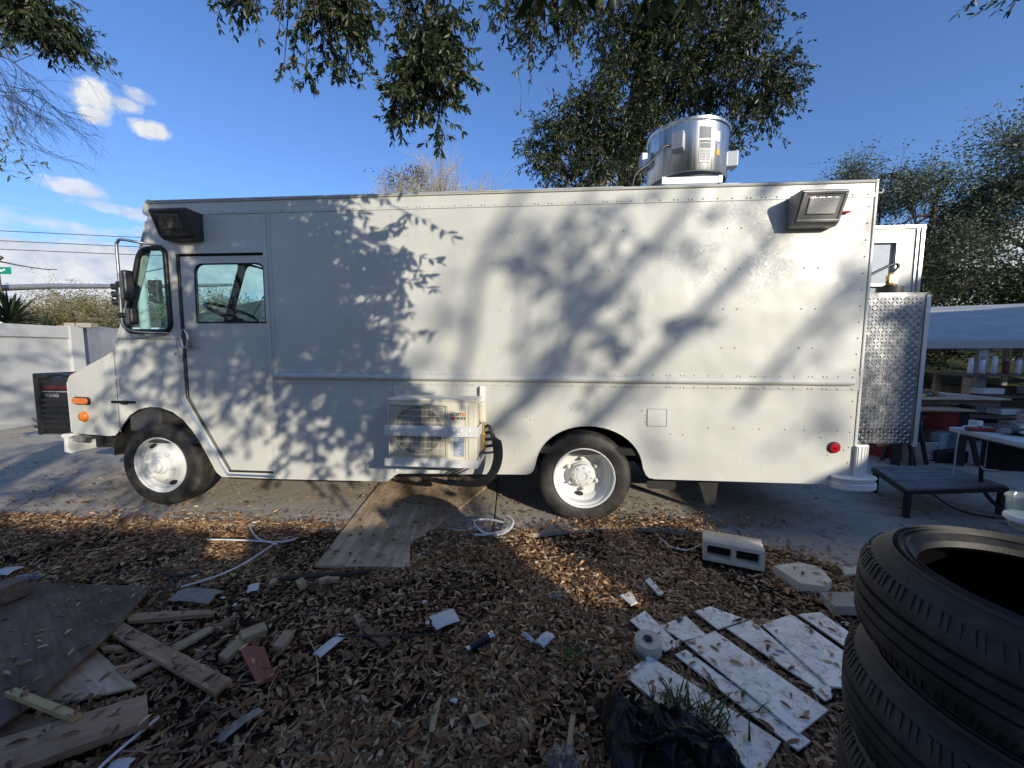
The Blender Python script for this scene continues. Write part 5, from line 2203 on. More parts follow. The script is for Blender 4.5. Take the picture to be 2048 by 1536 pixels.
e = empty('angle_grinder', tp(.20, .36), (0, 0, R(-10)), 'black cylindrical power tool on the white table', 'tool')
mb = MB()
mb.tube([(-.02, 0, .035), (.07, 0, .035), (.09, 0, .035)], [.034, .034, .02], 14)
mb.build('motor', M['plastic_black'], e, smooth=40)
mb = MB()
mb.tube([(-.10, 0, .035), (-.02, 0, .035)], [.02, .03], 10)
mb.build('gear_head', M['cab_grey'], e, smooth=40)
o = crumple('paper_bag', M['paper'], tp(.36, .36), .15, .10, .11, 7.0, 'crumpled white bag on the near side of the white table', 'bag')
o = tag(MB().box(-.1, .1, -.05, .05, .002, .05).build('sanding_block', M['plank_pale'], None, bevel=.006, loc=tp(.62, .12), rot=(0, 0, .3)), 'pale wooden block at the far edge of the white table', 'block')
mb = MB()
mb.tube(catmull([tp(.20, .12, .75), tp(.06, .14, .775), tp(-.02, .16, .74), tp(-.035, .16, .55), tp(-.03, .15, .35), tp(-.04, .14, .15), tp(-.10, .10, .012)], 6), .007, 6)
tag(mb.build('extension_cord', M['white_trim'], None, smooth=60), 'white cord hanging over the edge of the folding table', 'cord')

# low slatted steel table
lt = empty('low_table', (0, 0, 0), (0, 0, 0), 'low dark steel framed table with grey wood slats beside the truck rear', 'table')
c0, c1, c2, c3 = Vector((3.50, 3.32, .27)), Vector((4.48, 3.39, .27)), Vector((4.66, 4.02, .27)), Vector((3.82, 3.98, .27))
for k in range(6):
    a, b_ = k / 6 + .006, (k + 1) / 6 - .006
    mb = MB()
    q = [c0.lerp(c3, a), c1.lerp(c2, a), c1.lerp(c2, b_), c0.lerp(c3, b_)]
    dz = Vector((0, 0, -.018))
    mb.add([tuple(v_) for v_ in q] + [tuple(v_ + dz) for v_ in q], [(0, 1, 2, 3), (7, 6, 5, 4), (0, 4, 5, 1), (1, 5, 6, 2), (2, 6, 7, 3), (3, 7, 4, 0)])
    mb.build('slat', M['slat_wood'], lt)
mb = MB()
dn = Vector((0, 0, -.042))
for a, b_ in ((c0, c1), (c1, c2), (c2, c3), (c3, c0)):
    mb.bar(a + dn + Vector((0, 0, .008)), b_ + dn + Vector((0, 0, .008)), .032, .03)
mb.build('frame', M['dark_steel'], lt)
for cc in (c0, c1, c2, c3):
    ctr = (c0 + c2) / 2
    p = cc + (ctr - cc) * .06
    mb = MB()
    mb.box(p.x - .019, p.x + .019, p.y - .019, p.y + .019, 0, .22)
    mb.build('leg', M['dark_steel'], lt)
mb = MB()
mb.tube(catmull([(3.95, 3.62, .20), (4.05, 3.40, .05), (4.35, 3.30, .012), (4.8, 3.33, .012), (5.3, 3.6, .012)], 6), .008, 6)
tag(mb.build('floor_cable', M['hose_black'], None, smooth=60), 'black cable trailing on the concrete from under the low table', 'cable')
# stacked sheets and clutter further back
for k, (x, y, w, d, h, mt, lab) in enumerate([(6.9, 6.8, 2.4, .8, .62, 'galv', 'long grey stack of metal sheets behind the work bench'), (7.4, 4.7, 1.4, .7, .66, 'hedge_metal', 'pale metal topped cabinet right of the work bench'), (9.3, 7.5, 1.2, 1.0, .8, 'ply_dark', 'dark pile of timber under the carport')]):
    e = empty('stack', (x, y, 0), (0, 0, R(-6 + 5 * k)), lab, 'stack')
    nlay = 4
    for j in range(nlay):
        mb = MB()
        s_ = .03 * rnd.uniform(-1, 1)
        mb.box(-w / 2 + s_, w / 2 + s_, -d / 2, d / 2, h * j / nlay + .002, h * (j + 1) / nlay - .006)
        mb.build('layer', M[mt] if j % 2 else M['dark_steel'], e, bevel=.006)

# ================================================================== FOREGROUND
BOARDS = []   # polygons that keep the litter below them: (poly, z top)


def inside(p, poly):
    x, y = p
    c = False
    n = len(poly)
    for i in range(n):
        x1, y1 = poly[i]
        x2, y2 = poly[(i + 1) % n]
        if (y1 > y) != (y2 > y) and x < (x2 - x1) * (y - y1) / (y2 - y1) + x1:
            c = not c
    return c


def board(name, pts, z, th, mat, label, cat, group=None, tilt=(0, 0), bevel=.0015, px=True, blocks=True):
    """flat piece lying at height z (its underside), outline given by its corners"""
    w = [G(p[0], p[1], z + th) for p in pts] if px else [Vector((p[0], p[1], 0)) for p in pts]
    cx = sum(p.x for p in w) / len(w)
    cy = sum(p.y for p in w) / len(w)
    best, ang = 0, 0
    for i in range(len(w)):
        e = w[(i + 1) % len(w)] - w[i]
        L = math.hypot(e.x, e.y)
        if L > best: best, ang = L, math.atan2(e.y, e.x)
    ca, sa = math.cos(-ang), math.sin(-ang)
    loc = [((p.x - cx) * ca - (p.y - cy) * sa, (p.x - cx) * sa + (p.y - cy) * ca) for p in w]
    mb = MB()
    mb.prism(loc, 0, th)
    o = mb.build(name, mat, None, bevel=bevel, loc=(cx, cy, z), rot=(tilt[0], tilt[1], ang))
    if blocks:
        BOARDS.append(([(p.x, p.y) for p in w], z + th))
    return tag(o, label, cat, group)


# plywood ramp sheet under the truck
board('plywood_sheet', [(768, 955), (1000, 950), (868, 1058), (820, 1083), (820, 1134), (630, 1131)], .004, .016, M['ply'],
      'warped tan plywood sheet with a cut corner running under the truck below the condenser', 'plywood')
# marbled white planks
TG = 'marbled white floor planks'
tiles = [
    ([(1248, 1350), (1297, 1311), (1562, 1482), (1512, 1565)], 'wide marbled plank nearest the trash bag'),
    ([(1350, 1308), (1372, 1298), (1622, 1482), (1596, 1501)], 'narrow marbled plank tucked beside the long clean one on its near side'),
    ([(1370, 1285), (1430, 1262), (1657, 1418), (1597, 1466)], 'long clean marbled plank in the middle of the group'),
    ([(1453, 1256), (1502, 1239), (1667, 1372), (1655, 1392)], 'marbled plank right of the long clean one, partly under the wide square piece'),
    ([(1260, 1240), (1290, 1221), (1360, 1290), (1330, 1302)], 'small marbled plank just behind the tape roll'),
    ([(1318, 1250), (1372, 1232), (1413, 1270), (1366, 1281)], 'leaf strewn marbled piece between the tape roll and the long plank'),
    ([(1525, 1248), (1583, 1228), (1702, 1312), (1690, 1375), (1660, 1372)], 'widest marbled piece, running to the tyre stack'),
    ([(1597, 1228), (1640, 1224), (1718, 1277), (1706, 1303)], 'marbled plank farthest to the right behind the tyre stack'),
    ([(1390, 1222), (1420, 1212), (1492, 1238), (1436, 1258)], 'marbled piece half buried in leaves behind the long plank'),
    ([(1290, 1160), (1300, 1155), (1328, 1186), (1318, 1190)], 'thin marbled sliver standing out of the leaves near the block'),
    ([(1240, 1190), (1262, 1182), (1275, 1204), (1262, 1210)], 'small marbled shard left of the group, buried in leaves'),
    ([(1623, 1378), (1660, 1368), (1664, 1394), (1650, 1400)], 'small marbled corner showing beside the lowest tyre'),
]
for k, (pts, lab) in enumerate(tiles):
    z = .018 + (.010 if k in (2, 6) else 0.0) + .0013 * k
    board('marbled_plank', pts, z, .009, M['tile'], lab, 'plank', TG, tilt=(R(rnd.uniform(-.7, .7)), R(rnd.uniform(-.7, .7))))
# wood scraps on the left
board('plywood_sheet', [(-40, 1168), (303, 1171), (236, 1250), (80, 1392), (-40, 1475)], .060, .013, M['ply_dark'], 'large dark wet plywood sheet at the left edge of the leaves', 'plywood', tilt=(R(1), R(-1)))
board('plywood_sheet', [(60, 1400), (190, 1296), (275, 1372), (150, 1400)], .018, .012, M['ply'], 'torn lighter plywood piece under the big dark sheet', 'plywood')
board('plywood_sheet', [(-60, 1505), (40, 1425), (150, 1440), (60, 1500)], .012, .012, M['ply_dark'], 'dark plywood offcut under the yellow stick', 'plywood')
board('long_plank', [(-40, 1488), (293, 1388), (297, 1442), (-60, 1570)], .050, .030, M['plank'], 'thick reddish plank with a clean cut end at the bottom left', 'plank')
board('long_plank', [(208, 1258), (244, 1243), (464, 1358), (428, 1386)], .034, .020, M['plank'], 'brown plank lying diagonally right of the dark plywood', 'plank')
board('wood_strip', [(8, 1384), (32, 1374), (162, 1424), (140, 1436)], .085, .022, M['plank_yellow'], 'yellow pine strip resting on the dark plywood', 'strip')
board('wood_strip', [(250, 1226), (420, 1219), (428, 1226), (256, 1241)], .022, .024, M['plank'], 'thin brown strip poking out behind the dark plywood', 'strip')
board('wood_strip', [(340, 1292), (420, 1251), (429, 1257), (352, 1300)], .030, .016, M['plank_pale'], 'pale stick right of the diagonal plank', 'strip')
board('wood_strip', [(424, 1252), (462, 1234), (470, 1242), (434, 1262)], .032, .016, M['ply_dark'], 'dark end piece touching the pale stick', 'strip')
board('wood_strip', [(230, 1338), (300, 1305), (306, 1312), (240, 1346)], .022, .012, M['plank'], 'short brown strip under the diagonal plank, upper one', 'strip')
board('wood_strip', [(244, 1350), (318, 1318), (324, 1325), (256, 1360)], .022, .012, M['plank'], 'short brown strip under the diagonal plank, lower one', 'strip')
board('wood_strip', [(385, 1316), (450, 1272), (456, 1274), (392, 1320)], .016, .008, M['ply_dark'], 'thin dark lath crossing the leaves by the pale stick', 'strip')
board('wood_strip', [(195, 1288), (242, 1290), (250, 1300), (205, 1300)], .020, .016, M['plank'], 'stub of wood below the dark plywood edge', 'strip')
board('red_plank', [(475, 1289), (529, 1293), (549, 1352), (514, 1366)], .026, .016, M['plank_red'], 'short plank stained dull red among the leaves', 'plank')
board('wood_offcut', [(706, 1242), (722, 1238), (783, 1280), (765, 1293)], .022, .014, M['ply_dark'], 'brown board scrap left of the white paper', 'offcut')
board('wood_stick', [(858, 1463), (864, 1420), (882, 1388), (884, 1392), (868, 1462)], .020, .008, M['plank_pale'], 'short split stick at the bottom centre', 'stick', blocks=False)
board('wood_lath', [(1130, 1508), (1142, 1422), (1152, 1424), (1142, 1510)], .020, .008, M['plank_pale'], 'flat pale lath left of the black bag', 'lath', blocks=False)
board('cardboard_scrap', [(936, 1430), (962, 1422), (982, 1446), (950, 1458)], .028, .004, M['plank_pale'], 'torn brown cardboard scrap at the bottom centre', 'cardboard')
board('cardboard_scrap', [(706, 1230), (720, 1226), (733, 1240), (716, 1246)], .034, .006, M['plank_pale'], 'folded tan cardboard bit on the brown board scrap', 'cardboard')
for k, (px, py, s, lab) in enumerate([(505, 1272, .055, 'wood block beside the top of the red plank'), (463, 1304, .045, 'wood block left of the red plank'), (567, 1284, .045, 'wood block right of the red plank'),
                                      (604, 1168, .04, 'wood block nearest the dark branch'), (648, 1162, .035, 'small wood block below the plywood corner'), (545, 1166, .03, 'small wood block left of the dark branch'), (20, 1212, .10, 'wood chunk lying on the dark plywood at the left edge'),
                                      (668, 1160, .03, 'flat wood block under the plywood front edge')]):
    p = G(px, py, .03)
    mb = MB()
    mb.box(-s, s, -s * .55, s * .55, 0, s * .9)
    tag(mb.build('wood_block', M['plank_pale'] if k != 6 else M['ply_dark'], None, bevel=.003, loc=(p.x, p.y, .018 + (.06 if k == 6 else 0)), rot=(R(rnd.uniform(-14, 14)), R(rnd.uniform(-14, 14)), rnd.uniform(0, 3))), lab, 'block', 'cut wood blocks in the leaves')
# concrete block with two cells, lying on its side
p0, p1 = G(1405, 1120, 0), G(1529, 1145, 0)
ang = math.atan2(p1.y - p0.y, p1.x - p0.x)
cb = empty('hollow_block', (p0.x, p0.y, .004), (0, 0, ang), 'two-celled pale concrete block on its side at the edge of the driveway', 'block')
L, D, H = .375, .190, .140
holes = [rpoly([(.026, .022), (.180, .022), (.180, H - .026), (.026, H - .026)], .014), rpoly([(.205, .022), (L - .026, .022), (L - .026, H - .026), (.205, H - .026)], .014)]
MB().box(.03, .345, .085, .15, .02, .10).build('cell_shade', M['dirt'], cb)  # dark box standing in for the shade inside the cells
o = plate('block_body', rpoly([(0, 0), (L, 0), (L, H), (0, H)], .004, 2), holes, 0, D, M['block'], cb)
ca_, sa_ = math.cos(ang), math.sin(ang)
BOARDS.append(([(p0.x + u * ca_ - v * sa_, p0.y + u * sa_ + v * ca_) for u, v in ((-.01, -.10), (L + .01, -.10), (L + .01, D), (-.01, D))], -9))
# broken slabs
board('stone_slab', [(1546, 1131), (1600, 1124), (1640, 1133), (1664, 1160), (1648, 1172), (1600, 1166)], .0, .062, M['block'], 'broken thick concrete slab right of the hollow block', 'slab', bevel=.004)
board('stone_slab', [(1640, 1184), (1735, 1184), (1760, 1215), (1668, 1212)], .0, .055, M['kerb'], 'flat concrete slab between the broken slab and the tyre stack', 'slab', bevel=.004)
board('stone_chip', [(1678, 1132), (1720, 1130), (1735, 1146), (1690, 1148)], .0, .02, M['block'], 'small concrete chip at the driveway edge by the tyre stack', 'chip', bevel=.006)
# roll of tape
p = G(1297, 1303, 0)
tr = empty('tape_roll', (p.x, p.y, .004), (R(5), R(-6), 0), 'dirty white roll of tape lying flat beside the marbled planks', 'tape')
mb = MB()
mb.lathe([(.022, 0), (.062, 0), (.064, .006), (.064, .062), (.060, .068), (.026, .068), (.022, .060)], 32, closed=True)
mb.build('roll_body', M['block'], tr, smooth=40)
mb = MB()
mb.lathe([(.0215, .002), (.0245, .002), (.0245, .071), (.0215, .071)], 28, closed=True)
mb.build('core', M['cardboard'], tr, smooth=40)
# paper and litter
crumple('paper_sheet', M['paper'], G(889, 1238, .03), .070, .058, .020, 3.0, 'torn white sheet of paper in the middle of the leaves', 'paper', 12, .3, .5)
crumple('paper_scrap', M['paper'], G(660, 1290, .03), .028, .075, .014, 4.0, 'narrow white paper scrap left of centre', 'paper', 8, .3, -.45)
crumple('paper_scrap', M['paper'], G(1090, 1280, .03), .030, .050, .03, 5.0, 'curled white paper strip right of the black grip', 'paper', 8, .5, -.7)
crumple('paper_scrap', M['paper'], G(1056, 1277, .03), .040, .014, .03, 5.7, 'thin curled end of paper touching the black grip side', 'paper', 8, .5, -.9)
crumple('paper_scrap', M['paper'], G(507, 1176, .03), .030, .045, .022, 6.0, 'bright white paper triangle below the white cord', 'paper', 8, .3, .5)
crumple('plastic_scrap', M['cardboard'], G(480, 1450, .03), .020, .075, .03, 8.0, 'crumpled greyish film strip at the bottom left', 'plastic', 12, .5, -.55)
crumple('plastic_scrap', M['paper'], G(242, 1530, .03), .035, .02, .02, 9.0, 'white plastic bit at the bottom edge left', 'plastic', 8, .3, .1)
crumple('plastic_scrap', M['paper'], G(12, 1143, .03), .06, .05, .03, 9.5, 'white plastic cup scrap at the far left of the leaves', 'plastic', 8, .3, .1)
crumple('plastic_scrap', M['clearfilm'], G(60, 1155, .03), .08, .03, .03, 10.5, 'crushed clear plastic piece left of the dark plywood', 'plastic', 8, .4, .1)
crumple('rag', M['cardboard'], G(392, 1192, .03), .13, .06, .03, 11.5, 'brown rag of bark paper behind the thin strip', 'rag', 10, .5, -.1)
crumple('plastic_scrap', M['clearfilm'], G(1110, 1190, .03), .05, .03, .02, 12.5, 'blue and white wrapper right of centre', 'wrapper', 8, .4, .3)
crumple('clear_cup', M['clearfilm'], G(1125, 1530, .03), .06, .05, .06, 13.5, 'crushed clear cup at the bottom edge by the black bag', 'cup', 10, .4, .3)
k = 0
CH = ['above the torn paper sheet', 'under the plywood corner', 'near the hose coil', 'left of the red plank', 'right of the black grip', 'beside the pale stick', 'near the bottom centre stick', 'below the white cord', 'left of the torn sheet', 'close to the blue wrapper']
for (px, py) in [(838, 1110), (848, 1204), (1072, 1124), (446, 1196), (1042, 1184), (470, 1210), (908, 1402), (388, 1153), (855, 1246), (1163, 1138)]:
    p = G(px, py, .035)
    o = crumple('paper_bit', M['paper'], p, .014, .010, .012, 20.0 + k, 'tiny white paper bit ' + CH[k], 'paper bit', 5, .4, k)
    k += 1
# handlebar-like rubber grip
p = G(958, 1286, .035)
gp = empty('rubber_grip', p, (0, 0, R(38)), 'black ribbed grip with bright metal ends lying in the leaves', 'grip')
mb = MB()
prf = [(.013, -.055)]
for j in range(10):
    z = -.055 + .011 * j
    prf += [(.018, z + .002), (.018, z + .008), (.015, z + .0095)]
prf += [(.013, .056)]
mb.lathe(prf, 18, AXY((0, 0, 0), (1, 0, 0)))
mb.build('grip_body', M['plastic_black'], gp, smooth=40)
mb = MB()
mb.lathe([(.012, -.075), (.014, -.073), (.014, -.056), (0, -.055)], 16, AXY((0, 0, 0), (1, 0, 0)))
mb.lathe([(0, .055), (.020, .056), (.022, .070), (.027, .072), (.027, .080), (0, .081)], 18, AXY((0, 0, 0), (1, 0, 0)))
mb.build('metal_end', M['chrome'], gp, smooth=40)
# cords and hose
mb = MB()
mb.tube(catmull([G(362, 1174, .03), G(440, 1150, .035), G(500, 1120, .035), G(545, 1090, .03), G(552, 1088, .04), G(515, 1076, .03), G(500, 1050, .02), G(520, 1042, .03)], 6), .006, 6)
tag(mb.build('white_cord', M['white_trim'], None, smooth=60), 'long white cord curving through the leaves left of the plywood ramp', 'cord')
mb = MB()
mb.tube(catmull([G(415, 1079, .03), G(480, 1080, .035), G(560, 1084, .03), G(596, 1075, .03)], 6), .006, 6)
tag(mb.build('white_cord', M['white_trim'], None, smooth=60), 'short straight white cord lying across the leaves near the driveway edge', 'cord')
mb = MB()
mb.tube(catmull([G(318, 1434, .05), G(262, 1480, .04), G(205, 1530, .04), G(180, 1560, .04)], 6), .0055, 6)
tag(mb.build('white_cord', M['white_trim'], None, smooth=60), 'white cord running off the bottom edge beside the thick plank', 'cord')
mb = MB()
mb.tube(catmull([G(1320, 1075, .03), G(1340, 1092, .03), G(1375, 1100, .03), G(1402, 1088, .04)], 6), .004, 6)
tag(mb.build('white_cord', M['white_trim'], None, smooth=60), 'thin pale wire ending at the hollow block', 'cord')
mb = MB()
mb.tube(catmull([G(610, 1262, .03), G(632, 1310, .03), G(636, 1372, .03)], 6), .003, 5)
tag(mb.build('dry_stalk', M['plank_pale'], None, smooth=60), 'thin dry stalk below the white paper strip', 'stalk')
mb = MB()
mb.tube(catmull([G(655, 1273, .03), G(760, 1271, .05), G(850, 1270, .045), G(905, 1268, .03)], 6), .005, 5)
tag(mb.build('dry_stick', M['twig_dark'], None, smooth=60), 'thin brown stick lying level under the white sheet', 'stick')
c = G(985, 1064, 0)
mb = MB()
pts = [G(905, 1060, .015), G(925, 1062, .02), G(940, 1058, .03)]
for a in range(150, 150 + 640, 20):
    sh = (a - 150) / 640
    pts.append(Vector((c.x - .03 + .05 * sh + (.150 + .008 * math.sin(a)) * math.cos(R(a)), c.y + .02 * sh + .145 * math.sin(R(a)), .03 + .035 * sh + .02 * math.sin(R(a * 1.5)))))
mb.tube(catmull(pts, 2), .0105, 8)
tag(mb.build('clear_hose', M['vinyl'], None, smooth=60), 'coil of shiny clear vinyl hose on the leaves in front of the rear wheel', 'hose')
# dark fallen branches
for (pts, r_, lab) in (([(560, 1158), (640, 1150), (700, 1148), (745, 1140)], .014, 'dark fallen branch below the plywood ramp'),
                       ([(305, 1137), (345, 1152), (395, 1145)], .010, 'short dark twig behind the dark plywood'),
                       ([(320, 1200), (335, 1175), (355, 1148)], .008, 'thin grey twig leaning across the leaves by the plywood corner')):
    mb = MB()
    mb.tube(catmull([G(x, y, .03) for x, y in pts], 5), r_, 7)
    tag(mb.build('fallen_branch', M['twig_dark'], None, smooth=60), lab, 'branch')

# black trash bag, crumpled
mb = MB()
nb_ = 130
cx, cy = .60, 1.275
for j in range(nb_ + 1):
    for i in range(nb_ + 1):
        u, v = i / nb_ * 2 - 1, j / nb_ * 2 - 1
        # skewed footprint
        x = cx + u * .25 + v * -.03
        y = cy + v * .20 - u * .05
        e = max(0, 1 - (abs(u) ** 2.2)) * max(0, 1 - abs(v) ** 2.2)
        q = Vector((x * 7, y * 7, 3.3))
        rid = 1 - abs(mnoise.noise(q * 1.0)) * 2
        rid2 = 1 - abs(mnoise.noise(q * 2.6 + Vector((5, 1, 2)))) * 2
        pk = math.exp(-(((u + .72) / .22) ** 2 + ((v - .35) / .45) ** 2))
        fold = mnoise.noise(Vector((x * 9 + y * 22, x * 3 - y * 2, 1.7)))
        z = e ** .55 * (.045 + .035 * mnoise.noise(q * .6) + .045 * max(0, rid) ** 3 + .018 * max(0, rid2) ** 4 + .030 * (1 - abs(fold) * 2)) + .10 * pk
        x += .03 * mnoise.noise(q * 1.3)
        y += .03 * mnoise.noise(q * 1.3 + Vector((9, 9, 9)))
        mb.v.append((x, y, max(.012, z)))
for j in range(nb_):
    for i in range(nb_):
        a = j * (nb_ + 1) + i
        mb.f.append((a, a + 1, a + nb_ + 2, a + nb_ + 1))
bg = mb.build('trash_bag', M['bag'], None, smooth=38)
tag(bg, 'crumpled glossy black plastic bag at the bottom edge beside the marbled planks', 'bag')
BOARDS.append(([(.35, 1.08), (.85, 1.02), (.80, 1.42), (.40, 1.50)], .10))

# tyre stack ---------------------------------------------------------


def old_tyre(z, x, y, r, w, tilt, rz, label):
    e = empty('worn_tyre', (x, y, z), (R(tilt[0]), R(tilt[1]), R(rz)), label, 'tyre', 'stacked worn tyres')
    rim = r * .69
    prof = [(rim, .030), (rim + .006, .018), (rim + .02, .012), (rim + .04, .004), (r - .050, .003), (r - .026, .014), (r - .012, .030), (r - .003, .046)]
    nb = 4
    a0, a1 = .050, w - .050
    for k in range(nb):
        a = a0 + (a1 - a0) * k / nb
        b = a0 + (a1 - a0) * (k + 1) / nb
        bul = .004 * math.sin(math.pi * (k + .5) / nb)
        prof += [(r + bul, a + .004), (r + bul, b - .004)]
        if k < nb - 1: prof += [(r - .008, b - .003), (r - .008, b + .003)]
    prof += [(r - .003, w - .046), (r - .012, w - .030), (r - .026, w - .014), (r - .050, w - .003), (rim + .04, w - .004), (rim + .02, w - .012), (rim + .006, w - .018), (rim, w - .030)]
    inner = [(rim + .008, w - .04), (rim + .03, w - .030), (r - .04, w - .04), (r - .022, w - .07), (r - .022, .07), (r - .04, .04), (rim + .03, .030), (rim + .008, .04)]
    mb = MB()
    mb.lathe(prof, 72)
    mb.f = [f for f in mb.f if len(f) == 4]
    mb.build('carcass', M['tyre_old'], e, smooth=32)
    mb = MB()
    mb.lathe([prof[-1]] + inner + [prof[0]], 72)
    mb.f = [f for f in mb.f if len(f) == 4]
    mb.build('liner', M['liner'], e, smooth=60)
    # sipes and shoulder lugs standing proud of the tread
    mb = MB()
    n = 118
    for k in range(n):
        a = 2 * math.pi * k / n
        jit = .010 * math.sin(k * 2.3)
        for (z0, z1, r0_, r1_, sk) in ((.026, .052, r - .013, r - .001, .5), (w - .052, w - .026, r - .001, r - .013, -.5)):
            vs = []
            for (zz, da, rr_) in ((z0, 0, r0_), (z1, sk * .05, r1_)):
                for s_ in (-.011, .011):
                    aa = a + da + s_ + jit
                    vs.append(((rr_ - .004) * math.cos(aa), (rr_ - .004) * math.sin(aa), zz))
                    vs.append(((rr_ + .0028) * math.cos(aa), (rr_ + .0028) * math.sin(aa), zz))
            mb.add(vs, [(1, 3, 7, 5), (0, 1, 5, 4), (2, 6, 7, 3), (0, 2, 3, 1), (4, 5, 7, 6)])
    tag(mb.build('tread_lugs', M['tyre_old'], e), kind='stuff')
    # raised ribs on the sidewall
    mb = MB()
    for rr_ in (rim + .020, rim + .032, r - .048):
        mb.lathe([(rr_ - .002, w - .004), (rr_, w + .0035), (rr_ + .002, w - .004)], 72)
    mb.f = [f for f in mb.f if len(f) == 4]
    mb.build('sidewall_ribs', M['tyre_old'], e, smooth=60)
    return e


old_tyre(-.01, .995, .655, .318, .215, (1.5, -1), 0, 'lowest tyre of the stack, mostly out of frame')
old_tyre(.198, 1.000, .662, .318, .215, (-1.5, 1.5), 31, 'widest visible tyre near the bottom of the stack, standing out to the left')
old_tyre(.410, 1.028, .672, .298, .215, (1.2, 2), 57, 'middle tyre of the stack, under two others')
old_tyre(.622, 1.030, .670, .300, .215, (-1, .5), 80, 'second tyre from the top of the stack')
old_tyre(.838, 1.034, .676, .293, .215, (1, -1.5), 101, 'top tyre of the stack with its open well showing')
p = G(2046, 1066, 1.045)
cupo = empty('plastic_jar', (p.x + .07, p.y + .035, 1.036), (0, 0, 0), 'clear plastic jar standing on the top tyre at the right edge', 'jar')
mb = MB()
mb.lathe([(.0, .0), (.036, 0), (.042, .010), (.047, .075), (.050, .08), (.047, .084), (.043, .075), (.038, .012), (0, .008)], 28)
mb.build('jar_body', M['glass_clear'], cupo, smooth=50)
mb = MB()
mb.lathe([(.046, .02), (.049, .024), (.049, .03), (.047, .034)], 28)
mb.build('jar_band', M['white_trim'], cupo, smooth=50)

# ================================================================== VEGETATION


def leaf_mesh(name, P, D, N, L, Wd, fold=.18):
    """many leaves: P base, D direction, N normal, L length, Wd width (numpy)"""
    n = len(P)
    D = D / np.linalg.norm(D, axis=1, keepdims=True)
    S = np.cross(D, N)
    S /= (np.linalg.norm(S, axis=1, keepdims=True) + 1e-9)
    U = np.cross(S, D)
    L = L[:, None]
    Wd = Wd[:, None]
    b = P
    r1 = P + D * L * .33 + S * Wd * .5 + U * Wd * fold
    r2 = P + D * L * .72 + S * Wd * .42 + U * Wd * fold
    t = P + D * L + U * L * .04
    l2 = P + D * L * .72 - S * Wd * .42 + U * Wd * fold
    l1 = P + D * L * .33 - S * Wd * .5 + U * Wd * fold
    V = np.stack([b, r1, r2, t, l2, l1], axis=1).reshape(-1, 3)
    base = (np.arange(n) * 6)[:, None]
    F = np.concatenate([base + np.array([[0, 1, 2, 3]]), base + np.array([[0, 3, 4, 5]])], axis=1).reshape(-1)
    me = bpy.data.meshes.new(name)
    me.vertices.add(n * 6)
    me.vertices.foreach_set('co', V.astype(np.float32).reshape(-1))
    me.loops.add(n * 8)
    me.loops.foreach_set('vertex_index', F.astype(np.int32))
    me.polygons.add(n * 2)
    me.polygons.foreach_set('loop_start', np.arange(n * 2, dtype=np.int32) * 4)
    me.polygons.foreach_set('loop_total', np.full(n * 2, 4, dtype=np.int32))
    me.update(calc_edges=True)
    return me


def curled_leaves(name, P, D, N, L, Wd, fold, curl):
    """dry leaves: eleven points each, creased along the midrib and curled"""
    n = len(P)
    D = D / np.linalg.norm(D, axis=1, keepdims=True)
    S = np.cross(D, N)
    S /= (np.linalg.norm(S, axis=1, keepdims=True) + 1e-9)
    U = np.cross(S, D)
    L = L[:, None]
    Wd = Wd[:, None]
    fold = fold[:, None]
    curl = curl[:, None]

    def mid(t): return P + D * L * (t - .5) + U * L * curl * math.sin(math.pi * t)
    cols = [mid(0)]
    for t, w in ((.22, .78), (.5, 1.0), (.78, .66)):
        m = mid(t)
        cols += [m + S * Wd * w * .5 + U * Wd * fold * w, m, m - S * Wd * w * .5 + U * Wd * fold * w]
    cols.append(mid(1))
    V = np.stack(cols, axis=1).reshape(-1, 3)
    quads = np.array([[1, 4, 5, 2], [2, 5, 6, 3], [4, 7, 8, 5], [5, 8, 9, 6]])
    tris = np.array([[0, 1, 2], [0, 2, 3], [7, 10, 8], [8, 10, 9]])
    base = (np.arange(n) * 11)[:, None]
    F = np.concatenate([(base + quads.reshape(1, -1)), (base + tris.reshape(1, -1))], axis=1).reshape(-1)
    tot = np.tile(np.array([4] * 4 + [3] * 4, dtype=np.int32), n)
    start = np.concatenate([[0], np.cumsum(tot)[:-1]]).astype(np.int32)
    me = bpy.data.meshes.new(name)
    me.vertices.add(n * 11)
    me.vertices.foreach_set('co', V.astype(np.float32).reshape(-1))
    me.loops.add(n * 28)
    me.loops.foreach_set('vertex_index', F.astype(np.int32))
    me.polygons.add(n * 8)
    me.polygons.foreach_set('loop_start', start)
    me.polygons.foreach_set('loop_total', tot)
    me.update(calc_edges=True)
    return me


def unit(n, rng):
    v = rng.normal(size=(n, 3))
    return v / np.linalg.norm(v, axis=1, keepdims=True)


# ---- leaf litter
def scatter(n, fx, rng):
    out = []
    while len(out) < n:
        c = fx(rng)
        if c is not None: out.append(c)
    return out


rng = np.random.default_rng(5)
pos = []
N_L = 78000
while len(pos) < N_L:
    y = 1.0 + 2.45 * rng.random() ** .9
    x = (rng.random() * 2 - 1) * (1.50 * y + .45)
    ye = bed_edge(x)
    lim = ye + .02 + rng.exponential(.10) * (1 if rng.random() < .25 else 0)
    if y > lim: continue
    # thinner patches of bare soil
    d = mnoise.noise(Vector((x * 1.7, y * 1.7, 7.7)))
    if d < -.22 and rng.random() < .78: continue
    top = None
    for poly, zt in BOARDS:
        if inside((x, y), poly):
            top = zt
            break
    if top is not None and (rng.random() < .8 or (top < -1 and rng.random() < .6)): continue
    zz = .002 + .028 * rng.random() if top is None else .001 + .006 * rng.random()
    zz += (-.02 if y < ye - .05 else 0.004)
    pos.append((x, y, zz + .012 * mnoise.noise(Vector((x * 5, y * 5, 1)))))
